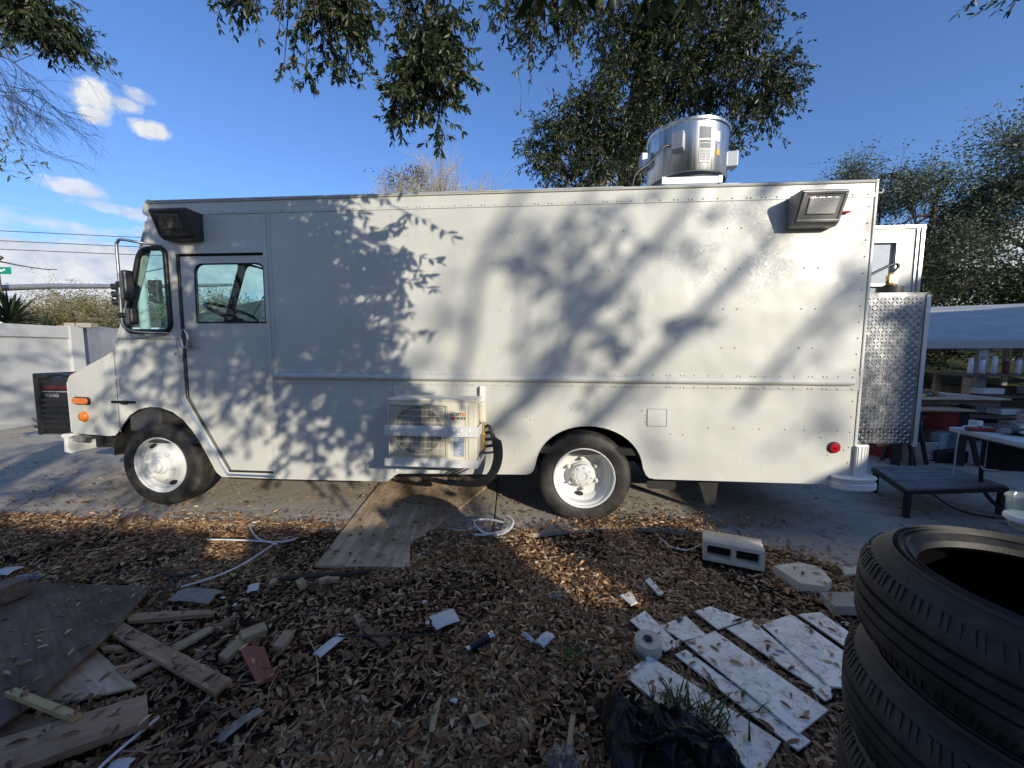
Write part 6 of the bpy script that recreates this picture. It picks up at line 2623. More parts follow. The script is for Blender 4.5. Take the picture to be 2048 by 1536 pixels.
# sparse leaves blown over the driveway
for _ in range(6800):
    x = rng.uniform(-9, 7)
    y = bed_edge(max(-9, min(9, x))) + rng.exponential(1.1)
    if mnoise.noise(Vector((x * .8, y * .8, 2))) < -.05 and rng.random() < .8: continue
    if y < 11: pos.append((x, y, .003 + .004 * rng.random()))
# leaves banked against the wheel and the block
for _ in range(700):
    x = rng.normal(1.2, .45)
    y = 3.12 + abs(rng.normal(0, .12))
    pos.append((x, y, .004 + .03 * rng.random()))
P = np.array(pos)
n = len(P)
az_ = rng.uniform(0, 2 * math.pi, n)
el_ = rng.normal(0, .22, n)
D = np.stack([np.cos(az_) * np.cos(el_), np.sin(az_) * np.cos(el_), np.sin(el_)], 1)
Nn = np.stack([rng.normal(0, .35, n), rng.normal(0, .35, n), np.where(rng.random(n) < .5, 1, -1)], 1)
Ll = rng.uniform(.022, .060, n)
lit = link('leaf_litter', curled_leaves('leaf_litter', P + np.array([[0, 0, .004]]), D, Nn, Ll, Ll * rng.uniform(.20, .40, n), rng.uniform(.0, .45, n), rng.normal(0, .10, n)), M['litter'])
tag(lit, 'brown dead oak leaves covering the ground in front of the truck', 'leaf litter', kind='stuff')
# splinters, twig bits and bark crumbs among the leaves
mb = MB()
rc = random.Random(77)
for _ in range(2600):
    y = 1.05 + 2.1 * rc.random()
    x = (rc.random() * 2 - 1) * (1.5 * y + .3)
    if y > bed_edge(x) - .02 or any(inside((x, y), poly) for poly, zt_ in BOARDS): continue
    L0 = rc.uniform(.02, .11) * (1 if rc.random() < .85 else 1.8)
    a = rc.uniform(0, math.pi)
    dz = rc.uniform(-.12, .12) * L0
    w0 = rc.uniform(.0012, .0035)
    z0 = .016 + .014 * rc.random()
    mid = Vector((x, y, z0 + .004)) + Vector((rc.gauss(0, .06) * L0, rc.gauss(0, .06) * L0, 0))
    mb.tube([(x - math.cos(a) * L0 / 2, y - math.sin(a) * L0 / 2, z0 - dz), mid, (x + math.cos(a) * L0 / 2, y + math.sin(a) * L0 / 2, z0 + dz)], [w0, w0, w0 * .6], 3, cap=False)
tag(mb.build('twig_litter', M['twig_mix']), 'fine twigs and splinters scattered through the dead leaves', 'twigs', kind='stuff')
# leaves lying on boards, planks, block tops
pos = []
for poly, zt in BOARDS[:-1]:
    if zt < -1: continue
    xs_ = [p[0] for p in poly]
    ys_ = [p[1] for p in poly]
    area = (max(xs_) - min(xs_)) * (max(ys_) - min(ys_))
    for _ in range(int(area * 75) + 2):
        for _t in range(20):
            q = (rng.uniform(min(xs_), max(xs_)), rng.uniform(min(ys_), max(ys_)))
            if inside(q, poly):
                pos.append((q[0], q[1], zt + .004))
                break
P = np.array(pos)
n = len(P)
az_ = rng.uniform(0, 2 * math.pi, n)
D = np.stack([np.cos(az_), np.sin(az_), rng.normal(0, .05, n)], 1)
Nn = np.stack([rng.normal(0, .25, n), rng.normal(0, .25, n), np.where(rng.random(n) < .7, 1, -1)], 1)
Ll = rng.uniform(.030, .062, n)
o = link('leaf_litter', curled_leaves('leaf_litter', P, D, Nn, Ll, Ll * .28, rng.uniform(.0, .4, n), rng.uniform(0, .12, n) * np.sign(Nn[:, 2])), M['litter'])
tag(o, 'loose dead leaves lying on the boards and planks', 'leaf litter', kind='stuff')
# the largest single leaves nearest the camera, parts of the soil bed
lm = []
for k in range(6):
    r_ = np.random.default_rng(50 + k)
    L0 = r_.uniform(.055, .08)
    me = curled_leaves('leaf', np.array([[0, 0, 0.0]]), np.array([[1.0, 0, r_.uniform(-.1, .15)]]), np.array([[0, 0, 1.0]]), np.array([L0]), np.array([L0 * r_.uniform(.26, .38)]), np.array([r_.uniform(.1, .4)]), np.array([r_.uniform(-.12, .14)]))
    me.materials.append(M['litter'])
    lm.append(me)
cnt = 0
while cnt < 260:
    y = 1.15 + .75 * rng.random()
    x = (rng.random() * 2 - 1) * 1.35 * y
    if any(inside((x, y), poly) for poly, _ in BOARDS): continue
    if (x - 1.0) ** 2 + (y - .66) ** 2 < .11: continue
    o = bpy.data.objects.new('leaf', lm[cnt % 6])
    o.location = (x, y, .022 + .012 * rng.random())
    o.rotation_euler = (rng.normal(0, .25), rng.normal(0, .25), rng.uniform(0, 6.28))
    C.objects.link(o)
    o.parent = bed
    cnt += 1

# ---- small plants in the litter


def tuft(name, x, y, n, h, spread, label, seed, width=.006):
    r = random.Random(seed)
    mb = MB()
    for k in range(n):
        a = r.uniform(0, 6.28)
        bx_, by_ = r.gauss(0, spread * .4), r.gauss(0, spread * .25)
        L = h * r.uniform(.6, 1.2)
        lean = r.uniform(.3, 1.1)
        b = len(mb.v)
        sd = Vector((-math.sin(a), math.cos(a), 0))
        for t in (0, .35, .7, 1):
            p = Vector((bx_ + math.cos(a) * L * lean * t ** 1.4, by_ + math.sin(a) * L * lean * t ** 1.4, L * (t - .45 * lean * t * t)))
            w = width * (1 - t * .9)
            mb.v += [tuple(p - sd * w), tuple(p + sd * w)]
        for i in range(3):
            q = b + 2 * i
            mb.f.append((q, q + 1, q + 3, q + 2))
    o = mb.build(name, M['blade'], None, loc=(x, y, .0))
    return tag(o, label, 'grass', kind='stuff')


q = G(1395, 1455, 0)
tuft('grass_tuft', q.x - .01, q.y + .02, 130, .13, .22, 'green grass tuft growing between the black bag and the nearest plank', 1)
q = G(1330, 1420, 0)
tuft('grass_tuft', q.x, q.y, 40, .10, .14, 'smaller green grass blades behind the black bag', 2)
q = G(1150, 1325, 0)
wd = empty('small_weed', (q.x, q.y, 0), (0, 0, 0), 'small round-leaved green weed in the leaves above the black bag', 'plant')
r_ = np.random.default_rng(4)
n = 14
az_ = r_.uniform(0, 6.28, n)
D = np.stack([np.cos(az_), np.sin(az_), r_.uniform(.1, .6, n)], 1)
link('weed_leaves', leaf_mesh('weed_leaves', D * .012 + np.array([[0, 0, .03]]), D, np.tile([[0, 0, 1.0]], (n, 1)), r_.uniform(.03, .05, n), r_.uniform(.02, .03, n), .1), M['blade'], wd)
mb = MB()
mb.tube([(0, 0, 0), (0, 0, .04)], .003, 5)
mb.build('stem', M['blade'], wd)


# ---- trees
class Tree:
    def __init__(s, seed):
        s.w = MB()
        s.P, s.D, s.N, s.L, s.W = [], [], [], [], []
        s.r = random.Random(seed)

    def leaf(s, p, d, L, wr):
        r = s.r
        s.P.append(tuple(p))
        s.D.append(tuple(d))
        s.N.append((r.gauss(0, 1), r.gauss(0, 1), r.gauss(.6, 1)))
        s.L.append(L)
        s.W.append(L * wr)

    def rosette(s, p, d, k, L, wr, droop=.25):
        r = s.r
        for _ in range(k):
            v = Vector((r.gauss(0, 1), r.gauss(0, 1), r.gauss(0, 1))).normalized()
            dd = (d * .75 + v * .8 + Vector((0, 0, -droop))).normalized()
            s.leaf(p, dd, L * r.uniform(.7, 1.25), wr)

    def twig(s, p, d, length, r0, k, L, wr, droop=.25, bare=False):
        r = s.r
        pts = [Vector(p)]
        dd = Vector(d).normalized()
        n = 4
        for i in range(n):
            dd = (dd + Vector((r.gauss(0, .22), r.gauss(0, .22), r.gauss(0, .18) - droop * .18))).normalized()
            pts.append(pts[-1] + dd * length / n)
        s.w.tube(pts, [r0, r0 * .8, r0 * .6, r0 * .45, r0 * .25], 3, cap=False)
        if not bare:
            for i in range(1, n + 1):
                s.rosette(pts[i], dd, k if i == n else max(1, int(k * .7)), L, wr, droop)
                if r.random() < .6:
                    s.rosette(pts[i - 1].lerp(pts[i], .5), dd, max(1, k // 2), L, wr, droop)
        return pts

    def region(s, limb, c, rad, n, L=.075, wr=.27, k=5, tl=.32, droop=.4, r0=.004, shell=0.0):
        """fill an ellipsoid with twigs carried by side branches from a limb"""
        r = s.r
        limb = [Vector(q) for q in limb]
        c = Vector(c)
        nb = max(1, n // 7)
        for _ in range(nb):
            while True:
                v = Vector((r.uniform(-1, 1), r.uniform(-1, 1), r.uniform(-1, 1)))
                if shell < v.length <= 1: break
            q = c + Vector((v.x * rad[0], v.y * rad[1], v.z * rad[2]))
            a = min(limb, key=lambda m: (m - q).length + r.uniform(0, .5))
            mid = a.lerp(q, .5) + Vector((r.gauss(0, .06), r.gauss(0, .06), .12 * (a - q).length))
            pts = catmull([a, mid, q], 4)
            m = len(pts)
            s.w.tube(pts, [r0 * 3.0 * (1 - .75 * i / m) for i in range(m)], 4, cap=False)
            out = (q - mid).normalized()
            per = 7
            for i in range(per):
                b = pts[-1 - r.randrange(0, 4)]
                d = (out * .5 + Vector((r.gauss(0, .7), r.gauss(0, .7), r.gauss(0, .5) - droop * .3)))
                s.twig(b, d, tl * r.uniform(.6, 1.3), r0 * .7, k, L, wr, droop)

    def limb(s, pts, r0, r1, n=8):
        c = catmull(pts, 6)
        m = len(c)
        s.w.tube(c, [r0 + (r1 - r0) * i / (m - 1) for i in range(m)], n)
        return c

    def build(s, name, label, cat, bark, leafm, group=None, loc=(0, 0, 0), leafname='foliage'):
        e = empty(name, loc, (0, 0, 0), label, cat, group)
        lv = Vector(loc)
        if s.w.v:
            s.w.v = [(v[0] - lv.x, v[1] - lv.y, v[2] - lv.z) for v in s.w.v]
            me = bpy.data.meshes.new('branches')
            me.from_pydata(s.w.v, [], s.w.f)
            me.shade_smooth()
            link('branches', me, bark, e)
        if s.P:
            P = np.array(s.P) - np.array([[lv.x, lv.y, lv.z]])
            me = leaf_mesh(leafname, P, np.array(s.D), np.array(s.N), np.array(s.L), np.array(s.W))
            link(leafname, me, leafm, e)
        return e


# (1) oak whose boughs hang over the yard; trunk behind the photographer
t = Tree(21)
t.limb([(.2, -5.2, -.1), (.25, -5.1, 1.6), (.35, -5.0, 3.6), (.5, -4.8, 6.0), (.7, -4.6, 7.4)], .26, .16, 14)
b1 = t.limb([(.6, -4.7, 6.6), (.3, -2.4, 7.0), (-.4, .6, 6.5), (-1.1, 2.6, 5.6), (-1.6, 3.6, 5.2)], .12, .03)
b2 = t.limb([(.6, -4.7, 6.8), (.9, -1.5, 7.2), (.6, 1.6, 6.8), (-.3, 3.6, 6.0), (-.75, 3.9, 4.9), (-.80, 3.75, 4.0)], .12, .012)
b3 = t.limb([(.7, -4.6, 7.0), (1.9, -1.0, 7.6), (1.6, 2.6, 7.0), (.6, 4.6, 6.2)], .12, .03)
OL = dict(L=.061, wr=.27)


def hang(px, py, y, rx, ry, rz, n, limb, **kw):
    c_ = Y(px, py, y)
    a = dict(OL)
    a['tl'] = .20
    rx, ry, rz, n = rx * .86, ry * .9, rz * .86, int(n * .98)
    a.update(kw)
    t.region(limb, c_, (rx, ry, rz), n, **a)


hang(485, 0, 3.5, .24, .3, .14, 35, b1)
hang(470, 25, 3.5, .10, .2, .10, 14, b1)
hang(540, 15, 3.5, .12, .2, .16, 22, b1)
hang(610, 70, 3.6, .26, .35, .26, 62, b1)
hang(585, 112, 3.6, .16, .2, .12, 20, b1)
hang(665, 30, 3.6, .30, .35, .28, 70, b1)
hang(675, 100, 3.6, .20, .3, .14, 30, b1)
hang(722, 70, 3.6, .14, .3, .34, 50, b1)
hang(730, 115, 3.6, .12, .2, .14, 20, b1)
hang(800, 20, 3.6, .16, .3, .20, 30, b2)
hang(860, 45, 3.6, .32, .35, .26, 90, b2)
hang(905, 85, 3.6, .17, .3, .22, 44, b2)
hang(850, 115, 3.6, .22, .3, .18, 56, b2)
hang(850, 165, 3.6, .40, .35, .17, 95, b2)
hang(820, 205, 3.6, .26, .3, .13, 50, b2)
hang(905, 175, 3.6, .20, .3, .18, 46, b2)
hang(790, 235, 3.6, .10, .2, .13, 20, b2)
hang(860, 240, 3.6, .18, .3, .06, 18, b2)
for _ in range(9):   # bare whips
    a = Y(t.r.uniform(850, 920), t.r.uniform(190, 235), 3.6)
    t.twig(a, (t.r.uniform(.1, .9), 0, -.7), .28, .0022, 3, .07, .3, .6, bare=True)
for _ in range(3):
    a = Y(770, t.r.uniform(150, 200), 3.6)
    t.twig(a, (-1, 0, t.r.uniform(-.4, .1)), .16, .002, 3, .07, .3, .3, bare=True)
hang(960, 0, 4.6, .30, .4, .22, 50, b3)
hang(1030, 30, 4.6, .36, .4, .26, 95, b3)
hang(1090, 30, 4.6, .36, .4, .42, 105, b3)
hang(1140, 50, 4.6, .17, .3, .30, 45, b3)
hang(1065, 95, 4.6, .20, .3, .15, 34, b3)
hang(1160, 20, 4.6, .25, .3, .20, 40, b3)
for (x0, y0, pts) in ((1035, 115, [(1037, 150), (1043, 180), (1040, 230)]), (1062, 120, [(1064, 150), (1056, 188)]), (995, 60, [(996, 90), (1008, 104)]), (1140, 150, [(1141, 168)])):
    t.w.tube([Y(x0, y0, 4.5)] + [Y(x_, y_, 4.5) for x_, y_ in pts], .0025, 3)
# boughs between camera and sun that dapple the cab: hung over and behind the photographer
b4 = t.limb([(.5, -4.8, 5.6), (.7, -2.8, 5.4), (-.4, -1.2, 4.9), (-2.0, -.2, 4.6), (-3.2, .6, 4.6)], .06, .02)
b5 = t.limb([(.4, -4.9, 4.2), (1.2, -4.2, 4.3), (1.8, -2.8, 4.0), (2.0, -1.6, 3.6)], .04, .015)


def shade(lx, lz, tt, rad, n, limb, **kw):
    """foliage that stands tt metres sunward of a spot on the truck side"""
    c_ = T(lx, 0, lz) + SDIR * tt
    a = dict(L=.085, wr=.29, k=5, tl=.30)
    a.update(kw)
    t.region(limb, c_, rad, n, **a)


SH = [  # lx, lz, distance, radii, twigs
    (-2.25, 2.45, 2.9, (.75, .50, .28), 150), (-1.98, 2.25, 2.9, (.45, .40, .30), 115), (-2.45, 2.0, 3.3, (.55, .4, .25), 130),
    (-1.95, 2.62, 2.9, (.50, .4, .12), 36), (-1.62, 2.08, 2.8, (.14, .2, .10), 16), (-2.15, 1.95, 3.0, (.35, .3, .16), 50),
    (-2.3, 1.60, 5.0, (.62, .5, .26), 170), (-1.95, 1.62, 5.0, (.36, .4, .24), 80), (-1.68, 1.42, 5.0, (.14, .3, .10), 16),
    (-2.3, 1.15, 5.6, (.75, .5, .26), 185), (-1.95, 1.05, 5.6, (.36, .4, .30), 85), (-2.2, .70, 6.0, (.60, .5, .24), 130),
    (-1.85, .55, 6.0, (.28, .4, .16), 36), (-3.2, 2.55, 5.2, (.60, .5, .18), 70), (-3.75, 2.35, 5.4, (.35, .4, .45), 75), (-3.05, 2.1, 5.4, (.5, .4, .30), 80),
    (-3.3, 1.75, 6.2, (.60, .4, .25), 85), (-4.0, 1.75, 6.5, (.45, .4, .35), 75), (-3.0, 1.45, 6.6, (.5, .4, .18), 70),
    (-3.9, 1.25, 7.5, (.65, .5, .16), 65), (-3.0, .95, 8.5, (.5, .6, .25), 40), (-4.4, .95, 8.5, (.5, .6, .25), 36), (-3.9, .45, 8.5, (.5, .6, .25), 40),
]
for (lx, lz, tt, rad, n) in SH:
    if tt < 4: lb = b4
    else: lb = b4 if tt < 6 else b5
    shade(lx, lz, tt, rad, int(n * ((.50 if lz > 2 else .70) if lx < -2.8 else .85 if lx < -2.16 else .95)), lb)
# higher loose sprays that give the middle of the truck soft marks
t.build('oak_tree', 'big oak leaning over the yard, its leafy boughs hanging into the top of the view', 'tree', M['bark'], M['oak_leaf'], loc=(.2, -5.2, -.1))

# (2) oak behind the truck, filling the top centre right
t = Tree(33)
tb = Vector((2.6, 8.6, -.1))
t.limb([tb, (2.5, 8.4, 2.5), (2.35, 8.0, 5.2), (2.6, 7.6, 7.5), (3.0, 7.4, 9.5)], .30, .14, 14)
l1 = t.limb([(2.4, 8.1, 4.6), (1.9, 7.6, 5.2), (1.5, 7.2, 5.0), (1.0, 7.0, 4.4)], .10, .02)
l2 = t.limb([(2.35, 8.0, 5.4), (2.6, 7.5, 6.4), (2.1, 7.2, 7.0), (1.2, 7, 7.4)], .11, .03)
l3 = t.limb([(2.4, 8.0, 5.6), (3.2, 7.2, 6.3), (3.9, 6.8, 6.3), (4.3, 6.7, 6.0)], .10, .015)
l4 = t.limb([(2.6, 7.6, 7.5), (3.3, 7.2, 7.6), (4.4, 7, 7.8)], .09, .02)
l5 = t.limb([(2.4, 8.1, 4.8), (2.5, 7.6, 4.9), (2.9, 7.2, 4.5), (3.4, 7.0, 4.2)], .06, .015)
allb = l1 + l2 + l3 + l4 + l5
for (px, py, y, rad, n) in [
    (1280, 20, 7, (1.0, .8, .50), 330), (1420, 10, 7, (1.0, .8, .45), 330), (1510, 30, 7, (.45, .5, .45), 100), (1380, 80, 7, (1.0, .7, .42), 330), (1230, 60, 7, (.55, .5, .40), 110),
    (1470, 90, 6.8, (.55, .5, .32), 120), (1300, 130, 7, (.85, .6, .45), 250), (1215, 150, 7, (.30, .4, .45), 80), (1340, 185, 7, (.75, .6, .45), 230), (1420, 170, 6.8, (.55, .5, .35), 130),
    (1500, 165, 6.6, (.50, .5, .35), 100), (1555, 150, 6.6, (.38, .4, .42), 90), (1560, 205, 6.6, (.28, .4, .30), 50), (1500, 225, 6.6, (.45, .4, .25), 70), (1480, 285, 6.6, (.18, .3, .16), 26), (1455, 245, 6.8, (.35, .4, .40), 60),
    (1240, 220, 7, (.62, .5, .36), 150), (1150, 225, 7, (.42, .5, .25), 80), (1180, 185, 7, (.30, .4, .25), 50), (1290, 250, 7, (.50, .5, .35), 130), (1120, 260, 7, (.50, .5, .28), 95),
    (1200, 270, 7, (.60, .5, .30), 140), (1085, 240, 7, (.25, .4, .25), 34), (1075, 290, 7, (.30, .4, .30), 60), (1150, 315, 7, (.60, .5, .32), 140), (1230, 320, 7, (.42, .5, .32), 80), (1075, 335, 7, (.30, .4, .16), 40), (1280, 345, 7.4, (.30, .4, .22), 36), (1140, 360, 7, (.55, .4, .2), 50),
]:
    t.region(allb, Y(px, py, y), rad, int(n * .98), L=.078, wr=.28, k=4, tl=.34)
t.build('oak_tree', 'dense dark oak rising behind the truck roof around the exhaust fan', 'tree', M['bark'], M['oak_leaf'], loc=tb)

# (3) shadow giving oak further behind, thick rising limbs
t = Tree(44)
tb = Vector((7.3, -12.6, -.1))
t.limb([tb, (7.6, -12.5, 2.0), (8.0, -12.2, 3.6)], .34, .24, 14)


def sp(lx, lz, tt): return T(lx, 0, lz) + SDIR * tt


m1 = t.limb([(7.8, -12.3, 3.2), sp(-1.0, .60, 18.5), sp(-.45, 1.10, 18), sp(-.05, 1.75, 18), sp(.42, 2.25, 18), sp(.75, 2.65, 18), sp(1.0, 3.4, 18)], .075, .03, 10)
m2 = t.limb([(8.0, -12.2, 3.6), sp(-.3, .55, 19), sp(.2, 1.05, 19), sp(.85, 1.75, 19), sp(1.35, 2.30, 19), sp(1.7, 2.75, 19), sp(2.2, 3.5, 19)], .07, .03, 10)
m3 = t.limb([sp(1.25, 1.0, 19), sp(1.55, 1.45, 19), sp(1.95, 1.9, 19), sp(2.6, 2.5, 19)], .04, .03, 8)
m4 = t.limb([sp(-1.2, .9, 20), sp(-1.0, 1.6, 20), sp(-.9, 2.2, 20), sp(-.5, 2.9, 20)], .04, .03, 8)
for (lx, lz, tt, rad, n, lb) in [(.35, 2.35, 11, (.34, .5, .22), 30, m1), (.12, 1.95, 11, (.38, .5, .24), 40, m1), (.45, 1.75, 11, (.30, .4, .2), 28, m1), (-.05, 1.62, 12, (.30, .5, .18), 26, m1),
                             (.30, 1.38, 11, (.28, .4, .14), 14, m1), (-.75, 1.75, 22, (.7, .7, .30), 26, m4), (-.85, 2.3, 22, (.6, .7, .30), 22, m4), (1.35, 2.62, 14, (.45, .5, .12), 20, m2),
                             (1.95, 2.25, 22, (.6, .6, .22), 16, m3), (1.85, 1.55, 22, (.45, .6, .28), 16, m3), (-.2, 2.62, 13, (.5, .5, .10), 18, m1), (.9, 2.66, 13, (.4, .5, .10), 12, m2),
                             (-.45, .95, 20, (.35, .6, .25), 12, m1), (1.0, 1.0, 22, (.7, .6, .25), 12, m2), (2.0, 1.0, 24, (.5, .6, .3), 10, m3)]:
    t.region(lb, sp(lx, lz, tt), rad, int(n * (.45 if tt < 13 else .14)), L=.10, wr=.32, k=5, tl=.35)
t.build('oak_tree', 'spreading oak out of view whose limbs cast the soft diagonal shadows on the truck side', 'tree', M['bark'], M['oak_leaf'], loc=tb)

# (4) tree line that shades the drive left of the truck
t = Tree(45)
tb = Vector((-.6, -6.4, -.1))
t.limb([tb, (-.7, -6.2, 1.6), (-1.0, -5.8, 3.0), (-1.6, -5.2, 4.4)], .16, .10, 12)
c1_ = t.limb([(-1.0, -5.8, 2.8), (-2.2, -4.8, 3.0), (-3.6, -4.2, 3.0), (-5.2, -4.0, 2.9)], .07, .02)
c2_ = t.limb([(-1.0, -5.8, 3.0), (.2, -4.9, 3.1), (1.4, -4.4, 3.0)], .07, .02)
c3_ = t.limb([(-1.6, -5.2, 4.4), (-3.0, -4.8, 4.6), (-5.0, -4.4, 4.8)], .07, .02)
for (gx, gy, tt, rad, n, lb) in [(-4.6, 3.9, 9.5, (.7, .7, .35), 80, c2_), (-5.6, 4.9, 10.5, (.8, .7, .30), 90, c1_), (-7.0, 4.4, 10, (.9, .7, .35), 100, c1_), (-7.6, 6.2, 12, (1.1, .8, .35), 100, c1_),
                            (-6.6, 7.2, 13.0, (1.0, .8, .3), 80, c3_), (-3.6, 3.6, 9, (.6, .6, .25), 50, c2_)]:
    t.region(lb, Vector((gx, gy, 0)) + SDIR * tt, rad, int(n * .38), L=.085, wr=.3, k=5, tl=.32)
for (gx, gy, gz, tt, rad, n) in [(-9.6, 6.3, 1.5, 13, (.9, .9, .30), 60), (-9.6, 7.2, .6, 14, (1.1, .9, .4), 90), (-9.6, 8.2, 1.4, 14, (.6, .9, .3), 34)]:
    t.region(c3_, Vector((gx, gy, gz)) + SDIR * tt, rad, n, L=.085, wr=.3, k=4, tl=.32)
t.build('oak_tree', 'slim oak out of view whose leaves dapple the drive left of the truck', 'tree', M['bark'], M['oak_leaf'], loc=tb)

# (5) tree at the top left corner: dark leaves above, bare twigs below
t = Tree(56)
tb = Vector((-9.6, 4.2, -.1))
t.limb([tb, (-9.5, 4.3, 3), (-9.2, 4.8, 5.6), (-8.2, 5.8, 5.9)], .2, .06, 12)
q1 = t.limb([(-8.2, 5.8, 5.6), (-7.6, 5.6, 6.0), (-7.0, 5.4, 5.9), (-6.5, 5.2, 5.6)], .05, .015)
for (px, py, rad, n) in [(20, 25, (.55, .5, .35), 110), (75, 45, (.45, .5, .28), 90), (115, 65, (.30, .4, .18), 45), (60, 5, (.6, .5, .25), 80), (135, 80, (.16, .3, .10), 14), (110, 20, (.35, .4, .16), 34)]:
    t.region(q1, Y(px, py, 5.4), rad, n, L=.085, wr=.2, k=5, tl=.3, droop=.5)
t.build('oak_tree', 'dark leaved tree whose tip hangs in at the top left corner', 'tree', M['bark'], M['oak_leaf'], loc=tb)

t = Tree(57)
tb = Vector((-11.6, 4.4, -.1))


def bare(t, p, d, L, r0, depth, spread=.45, droop=0.0, n=3, taper=.62):
    r = t.r
    pts = [Vector(p)]
    dd = Vector(d).normalized()
    for i in range(3):
        dd = (dd + Vector((r.gauss(0, .12), r.gauss(0, .12), r.gauss(0, .12) - droop))).normalized()
        pts.append(pts[-1] + dd * L / 3)
    t.w.tube(pts, [r0, r0 * .88, r0 * .76, r0 * .64], 4 if r0 > .006 else 3, cap=False)
    if depth <= 0: return
    for k in range(n):
        b = pts[r.choice((1, 2, 3, 3))]
        nd = (dd + Vector((r.gauss(0, spread), r.gauss(0, spread), r.gauss(0, spread)))).normalized()
        bare(t, b, nd, L * r.uniform(.6, .85), r0 * taper, depth - 1, spread, droop, n, taper)


t.limb([tb, (-11.4, 4.6, 3), (-10.9, 5.6, 5.4)], .16, .07, 10)
for k in range(9):
    a = Y(-60 - 20 * (k % 3), 20 + k * 22, 6.4)
    t.limb([(-10.9, 5.6, 5.0 + .04 * k), (-10.0, 6.2, 5.4), a], .03, .012, 6)
    bare(t, a, (1, -.05, -.55 + .06 * k), .75, .0085, 4, .30, .05, 3, .66)
for (px, py) in ((-60, 300), (-40, 330)):
    a = Y(px, py, 6)
    t.limb([(-11.3, 4.8, 3.3), (-10.0, 5.8, 3.6), a], .02, .008, 6)
    for k in range(7):
        t.twig(a, (1, 0, t.r.uniform(-.25, .45)), .75, .004, 3, .10, .22, .1)
a = Y(-60, 512, 6.2)
t.limb([(-11.4, 4.7, 2.4), a, Y(0, 523, 6.2), Y(45, 532, 6.2), Y(100, 540, 6.2)], .018, .006, 6)
t.w.tube([Y(96, 539, 6.2), Y(114, 539, 6.2)], .007, 5)
t.build('bare_tree', 'leafless tree with fine dark twigs drooping in at the left edge', 'tree', M['twig_dark'], M['pale_leaf'], loc=tb)

# (6) twigs at the top right corner
t = Tree(58)
tb = Vector((9.6, 5.2, -.1))
t.limb([tb, (9.4, 5.2, 3), (9.0, 5.1, 6), (7.4, 4.9, 6.6)], .14, .03, 8)
l_ = t.limb([(7.6, 4.9, 6.5), Y(2060, -30, 4.8)], .03, .012, 6)
for k in range(7):
    t.twig(Y(t.r.uniform(1960, 2060), -25, 4.8), (-.5, 0, -.5), .35, .003, 3, .08, .25, .3)
t.build('oak_tree', 'tree with only a few leafy twigs showing at the top right corner', 'tree', M['bark'], M['oak_leaf'], loc=tb)


# (7) background trees: trunk, spreading limbs, leaf clumps with gaps
def crown_tree(base, h, rx, rz, n, lmat, bark, label, seed, leaf=.16, trunk=.2, group=None, gaps=.0, kk=7, name='oak_tree', lobes=9, lean=0, wr=.45, low=.35):
    t = Tree(seed)
    r = t.r
    B = Vector(base)
    top = B + Vector((lean, 0, h - rz))
    tr_ = t.limb([B, B.lerp(top, .4) + Vector((r.gauss(0, .2), 0, 0)), top, top + Vector((r.gauss(0, .4), 0, rz * .5))], trunk, trunk * .35, 10)
    for i in range(lobes):
        a = 2 * math.pi * i / lobes + r.uniform(-.3, .3)
        zz = r.uniform(-low - .3, .85)
        rr_ = math.sqrt(max(.05, 1 - zz * zz)) * r.uniform(.45, .72)
        c_ = top + Vector((math.cos(a) * rx * rr_, math.sin(a) * rx * rr_ * .8, zz * rz * .8))
        src = tr_[min(len(tr_) - 1, max(5, int(len(tr_) * r.uniform(.4, .9))))]
        lb = t.limb([src, src.lerp(c_, .5) + Vector((0, 0, .12 * rx)), c_], trunk * .35, trunk * .08, 6)
        lr = rx * r.uniform(.30, .48)
        m = n // lobes
        for _ in range(m):
            v = Vector((r.gauss(0, .5), r.gauss(0, .5), r.gauss(0, .40)))
            q = c_ + v * lr
            w = lb[r.randrange(len(lb) // 2, len(lb))]
            if r.random() < .35:
                t.w.tube([w, w.lerp(q, .6) + Vector((0, 0, .05)), q], [trunk * .06, trunk * .04, trunk * .02], 3, cap=False)
            for _k in range(kk):
                p = q + Vector((r.gauss(0, .13), r.gauss(0, .13), r.gauss(0, .10))) * (leaf / .16) * 1.6
                d = Vector((r.gauss(0, 1), r.gauss(0, 1), r.gauss(-.1, .6))).normalized()
                t.leaf(p, d, leaf * r.uniform(.6, 1.3), wr)
    return t.build(name, label, 'tree', bark, lmat, group, loc=B)


RG = 'trees beyond the yard on the right'
crown_tree((22.6, 17.0, -.1), 11.9, 3.7, 3.8, 3600, M['pale_leaf'], M['bark'], 'tallest tree on the right with a grey green airy crown', 61, .14, .28, RG, lobes=14, kk=7, low=.3)
crown_tree((27.5, 18.0, -.1), 12.0, 3.2, 3.2, 1300, M['pale_leaf'], M['bark'], 'grey green tree at the right photo edge beside the tallest one', 62, .14, .25, RG, lobes=9, kk=6, low=.1)
crown_tree((18.6, 17.6, -.1), 9.8, 2.6, 2.6, 1500, M['pale_leaf'], M['bark'], 'lighter tree just left of the tallest one on the right', 63, .12, .2, RG, lobes=9)
crown_tree((15.2, 14.6, -.1), 5.6, 2.6, 2.0, 1900, M['oak_leaf_b'], M['bark'], 'dark low oak in front of the tall right hand trees', 64, .12, .26, RG, lobes=12, low=.8)
crown_tree((19.2, 14.0, -.1), 5.6, 2.6, 2.0, 1700, M['oak_leaf_b'], M['bark'], 'dark spreading oak over the carport at the right edge', 65, .12, .24, RG, lobes=11, low=.8)
crown_tree((12.2, 15.0, -.1), 4.8, 1.9, 1.8, 1200, M['oak_leaf_b'], M['bark'], 'dark bushy oak behind the open rear door', 66, .12, .2, RG, lobes=9, low=1.0)
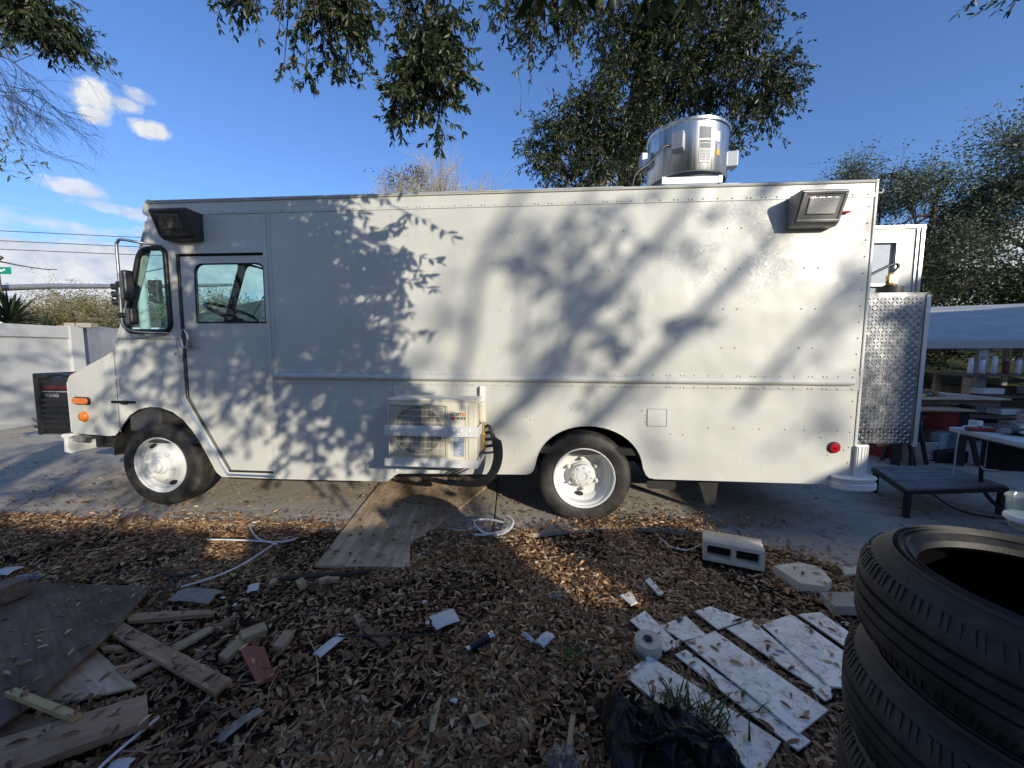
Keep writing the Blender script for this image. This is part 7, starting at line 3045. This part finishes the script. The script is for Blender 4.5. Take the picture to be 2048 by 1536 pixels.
crown_tree((18.6, 20.5, -.1), 11.9, 2.6, 2.6, 1300, M['pale_leaf'], M['bark'], 'wispy tree top rising just right of the truck roof corner', 67, .12, .2, RG, lobes=9)
crown_tree((24.0, 24.0, -.1), 8.5, 4.0, 3.2, 900, M['hazel_leaf'], M['bark'], 'yellowish tree low behind the carport roof', 68, .24, .3, RG, lobes=9, low=.9)
crown_tree((16.5, 24.0, -.1), 5.6, 3.4, 2.4, 700, M['hazel_leaf'], M['bark'], 'low sunlit bushes seen between the right hand trunks', 69, .24, .2, RG, lobes=9, low=.9)

# leafless pale tree behind the truck centre
t = Tree(71)
tb = Vector((-5.0, 26.0, -.1))
t.limb([tb, (-5.1, 26, 4), (-5.0, 26, 7.5)], .35, .25, 10)
for k in range(34):
    a = 2 * math.pi * k / 34 + t.r.uniform(-.2, .2)
    el = t.r.uniform(.25, 1.4)
    bare(t, (-4.7 + .15 * math.cos(a), 26, 7.2 + .2 * t.r.random()), (math.cos(a) * math.cos(el), math.sin(a) * math.cos(el) * .7, math.sin(el) * 1.0), 2.3, .075, 5, .34, -.02, 3, .56)
for (px, py, rr_) in ((790, 362, .5), (835, 350, .35), (812, 372, .5)):
    c_ = Y(px, py, 25.5)
    for _ in range(260):
        v = Vector((t.r.gauss(0, rr_), t.r.gauss(0, rr_), t.r.gauss(0, rr_ * .8)))
        t.leaf(c_ + v, Vector((t.r.gauss(0, 1), t.r.gauss(0, 1), t.r.gauss(0, 1))).normalized(), .16, .5)
for _ in range(2600):
    v = Vector((t.r.gauss(0, 1), t.r.gauss(0, 1), abs(t.r.gauss(0, 1)))).normalized() * (t.r.random() ** .4)
    t.leaf(Vector((-4.7 + v.x * 3.6, 26 + v.y * 2.6, 8.6 + v.z * 4.0)), Vector((t.r.gauss(0, 1), t.r.gauss(0, 1), t.r.gauss(0, 1))).normalized(), .11, .5)
t.build('bare_tree', 'pale leafless round tree top showing over the middle of the truck roof', 'tree', M['twig_tan'], M['hazel_leaf'], loc=tb)
crown_tree((5.6, 24.0, -.1), 12.6, 1.9, 1.8, 420, M['hazel_leaf'], M['twig_tan'], 'pale sunlit tree top just left of the exhaust fan base', 72, .18, .2, None, lobes=8)

# hazy tree line beyond the road, left
LG = 'olive trees beyond the road'
LB = ['first olive tree from the left, behind the tall yucca', 'rounded olive tree right of the tall yucca', 'tallest olive tree of the row left of the truck', 'olive tree of the row with bare pale limbs, nearest the truck nose', 'darker olive tree at the right end of the row',
      'olive tree seen through the quarter window', 'olive tree seen through the windscreen', 'olive tree behind the shingle roof, in the cab window']
for k, (px, y, h, rx, m) in enumerate([(60, 40, 6.6, 5.0, 'hazel_leaf'), (105, 37, 7.2, 4.6, 'hazel_leaf'), (150, 40, 8.6, 5.4, 'hazel_leaf'), (195, 37, 7.2, 4.4, 'hazel_leaf'), (240, 40, 7.0, 4.6, 'pale_leaf'), (300, 38, 7.2, 4.8, 'pale_leaf'), (390, 38, 8.6, 5.2, 'pale_leaf'), (450, 40, 8.4, 5.0, 'pale_leaf')]):
    x = (px - 1024) / FPX * y
    crown_tree((x, y, -.1), h * .93, rx, h * .42, 2600, M[m], M['twig_tan'], LB[k], 80 + k, .15, .3, LG, lobes=14, kk=7, name='olive_tree', low=1.1, wr=.5)
# more trees round the place, outside the frame
for k, (x, y, h) in enumerate([(-38, 5, 9), (-15, -10, 10), (-8, -16, 11), (34, 8, 10), (30, -14, 10), (10, 42, 10), (-14, 48, 9)]):
    crown_tree((x, y, -.1), h, 4.2, h * .4, 380, M['oak_leaf_b'], M['bark'],
               ['round oak far to the left beyond the road', 'round oak far behind on the left', 'round oak far behind the yard', 'round oak far to the right', 'round oak behind the unseen house', 'oak far beyond the carport', 'oak far beyond the shingle roofed house'][k],
               100 + k, .34, .3, 'oaks around the neighbourhood', lobes=9, kk=5, low=.9)

# ================================================================== FENCE AND HOUSE ADDED OUT OF VIEW FOR SHADE (sunward side)
FY0 = -2.2
fc = empty('shade_fence', (-7, FY0, 0), (0, 0, 0), "unseen board fence added to shade the foreground, boards lowered for pools of sun", 'fence')  # unseen fence, added to throw the foreground shade
pick = MB().box(0, .146, 0, .018, -.1, 1.0).mesh('fence_board')
pick.materials.append(M['fence_wood'])
x = 0
k = 0
r_ = random.Random(9)
while x < 13.1:
    wx = -7 + x + .07
    h = 1.90 + r_.uniform(-.02, .03)
    if 2.55 < wx < 3.1: h = 2.06  # raised boards keep the tyre stack in shade
    if 3.18 < wx < 3.75: h = 1.55  # lowered boards from here on let pools of sun reach the leaves
    if 1.10 < wx < 1.30: h = 1.74
    if 4.85 < wx < 5.0: h = 1.55
    if -1.9 < wx < -1.6: h = 1.7
    o = bpy.data.objects.new('fence_board', pick)
    o.location = (x, 0, 0)
    o.scale = (1, 1, h)
    C.objects.link(o)
    o.parent = fc
    x += .149
    k += 1
for z in (.4, 1.15):
    mb = MB()
    mb.box(0, 13.2, .019, .06, z, z + .09)
    mb.build('rail', M['fence_wood'], fc)
for k in range(6):
    mb = MB()
    mb.box(k * 2.6 - .045, k * 2.6 + .045, .061, .15, -.1, 1.5)
    mb.build('post', M['fence_wood'], fc)
shade_house = empty('house', (6.35, FY0 - 6.0, -.16), (0, 0, 0), "unseen house added to shade the right side of the yard", 'house')  # unseen blocks added as shade casters
mb = MB()
mb.box(0, 1.5, 4.0, 6.0, 0, 2.3)
mb.build('shade_low_wall', M['wall_paint'], shade_house)
mb = MB()
mb.box(1.5, 5.6, 0, 6.0, 0, 3.3)
mb.box(5.62, 15, -2, 6.0, 0, 6.6)  # taller block added to shade the carport roof
mb.build('house_wall', M['wall_paint'], shade_house)
mb = MB()
mb.box(1.4, 5.6, -.1, 6.1, 3.303, 3.40)
mb.box(5.5, 15.2, -2.1, 6.2, 6.603, 6.7)
mb.build('roof', M['shingle'], shade_house)
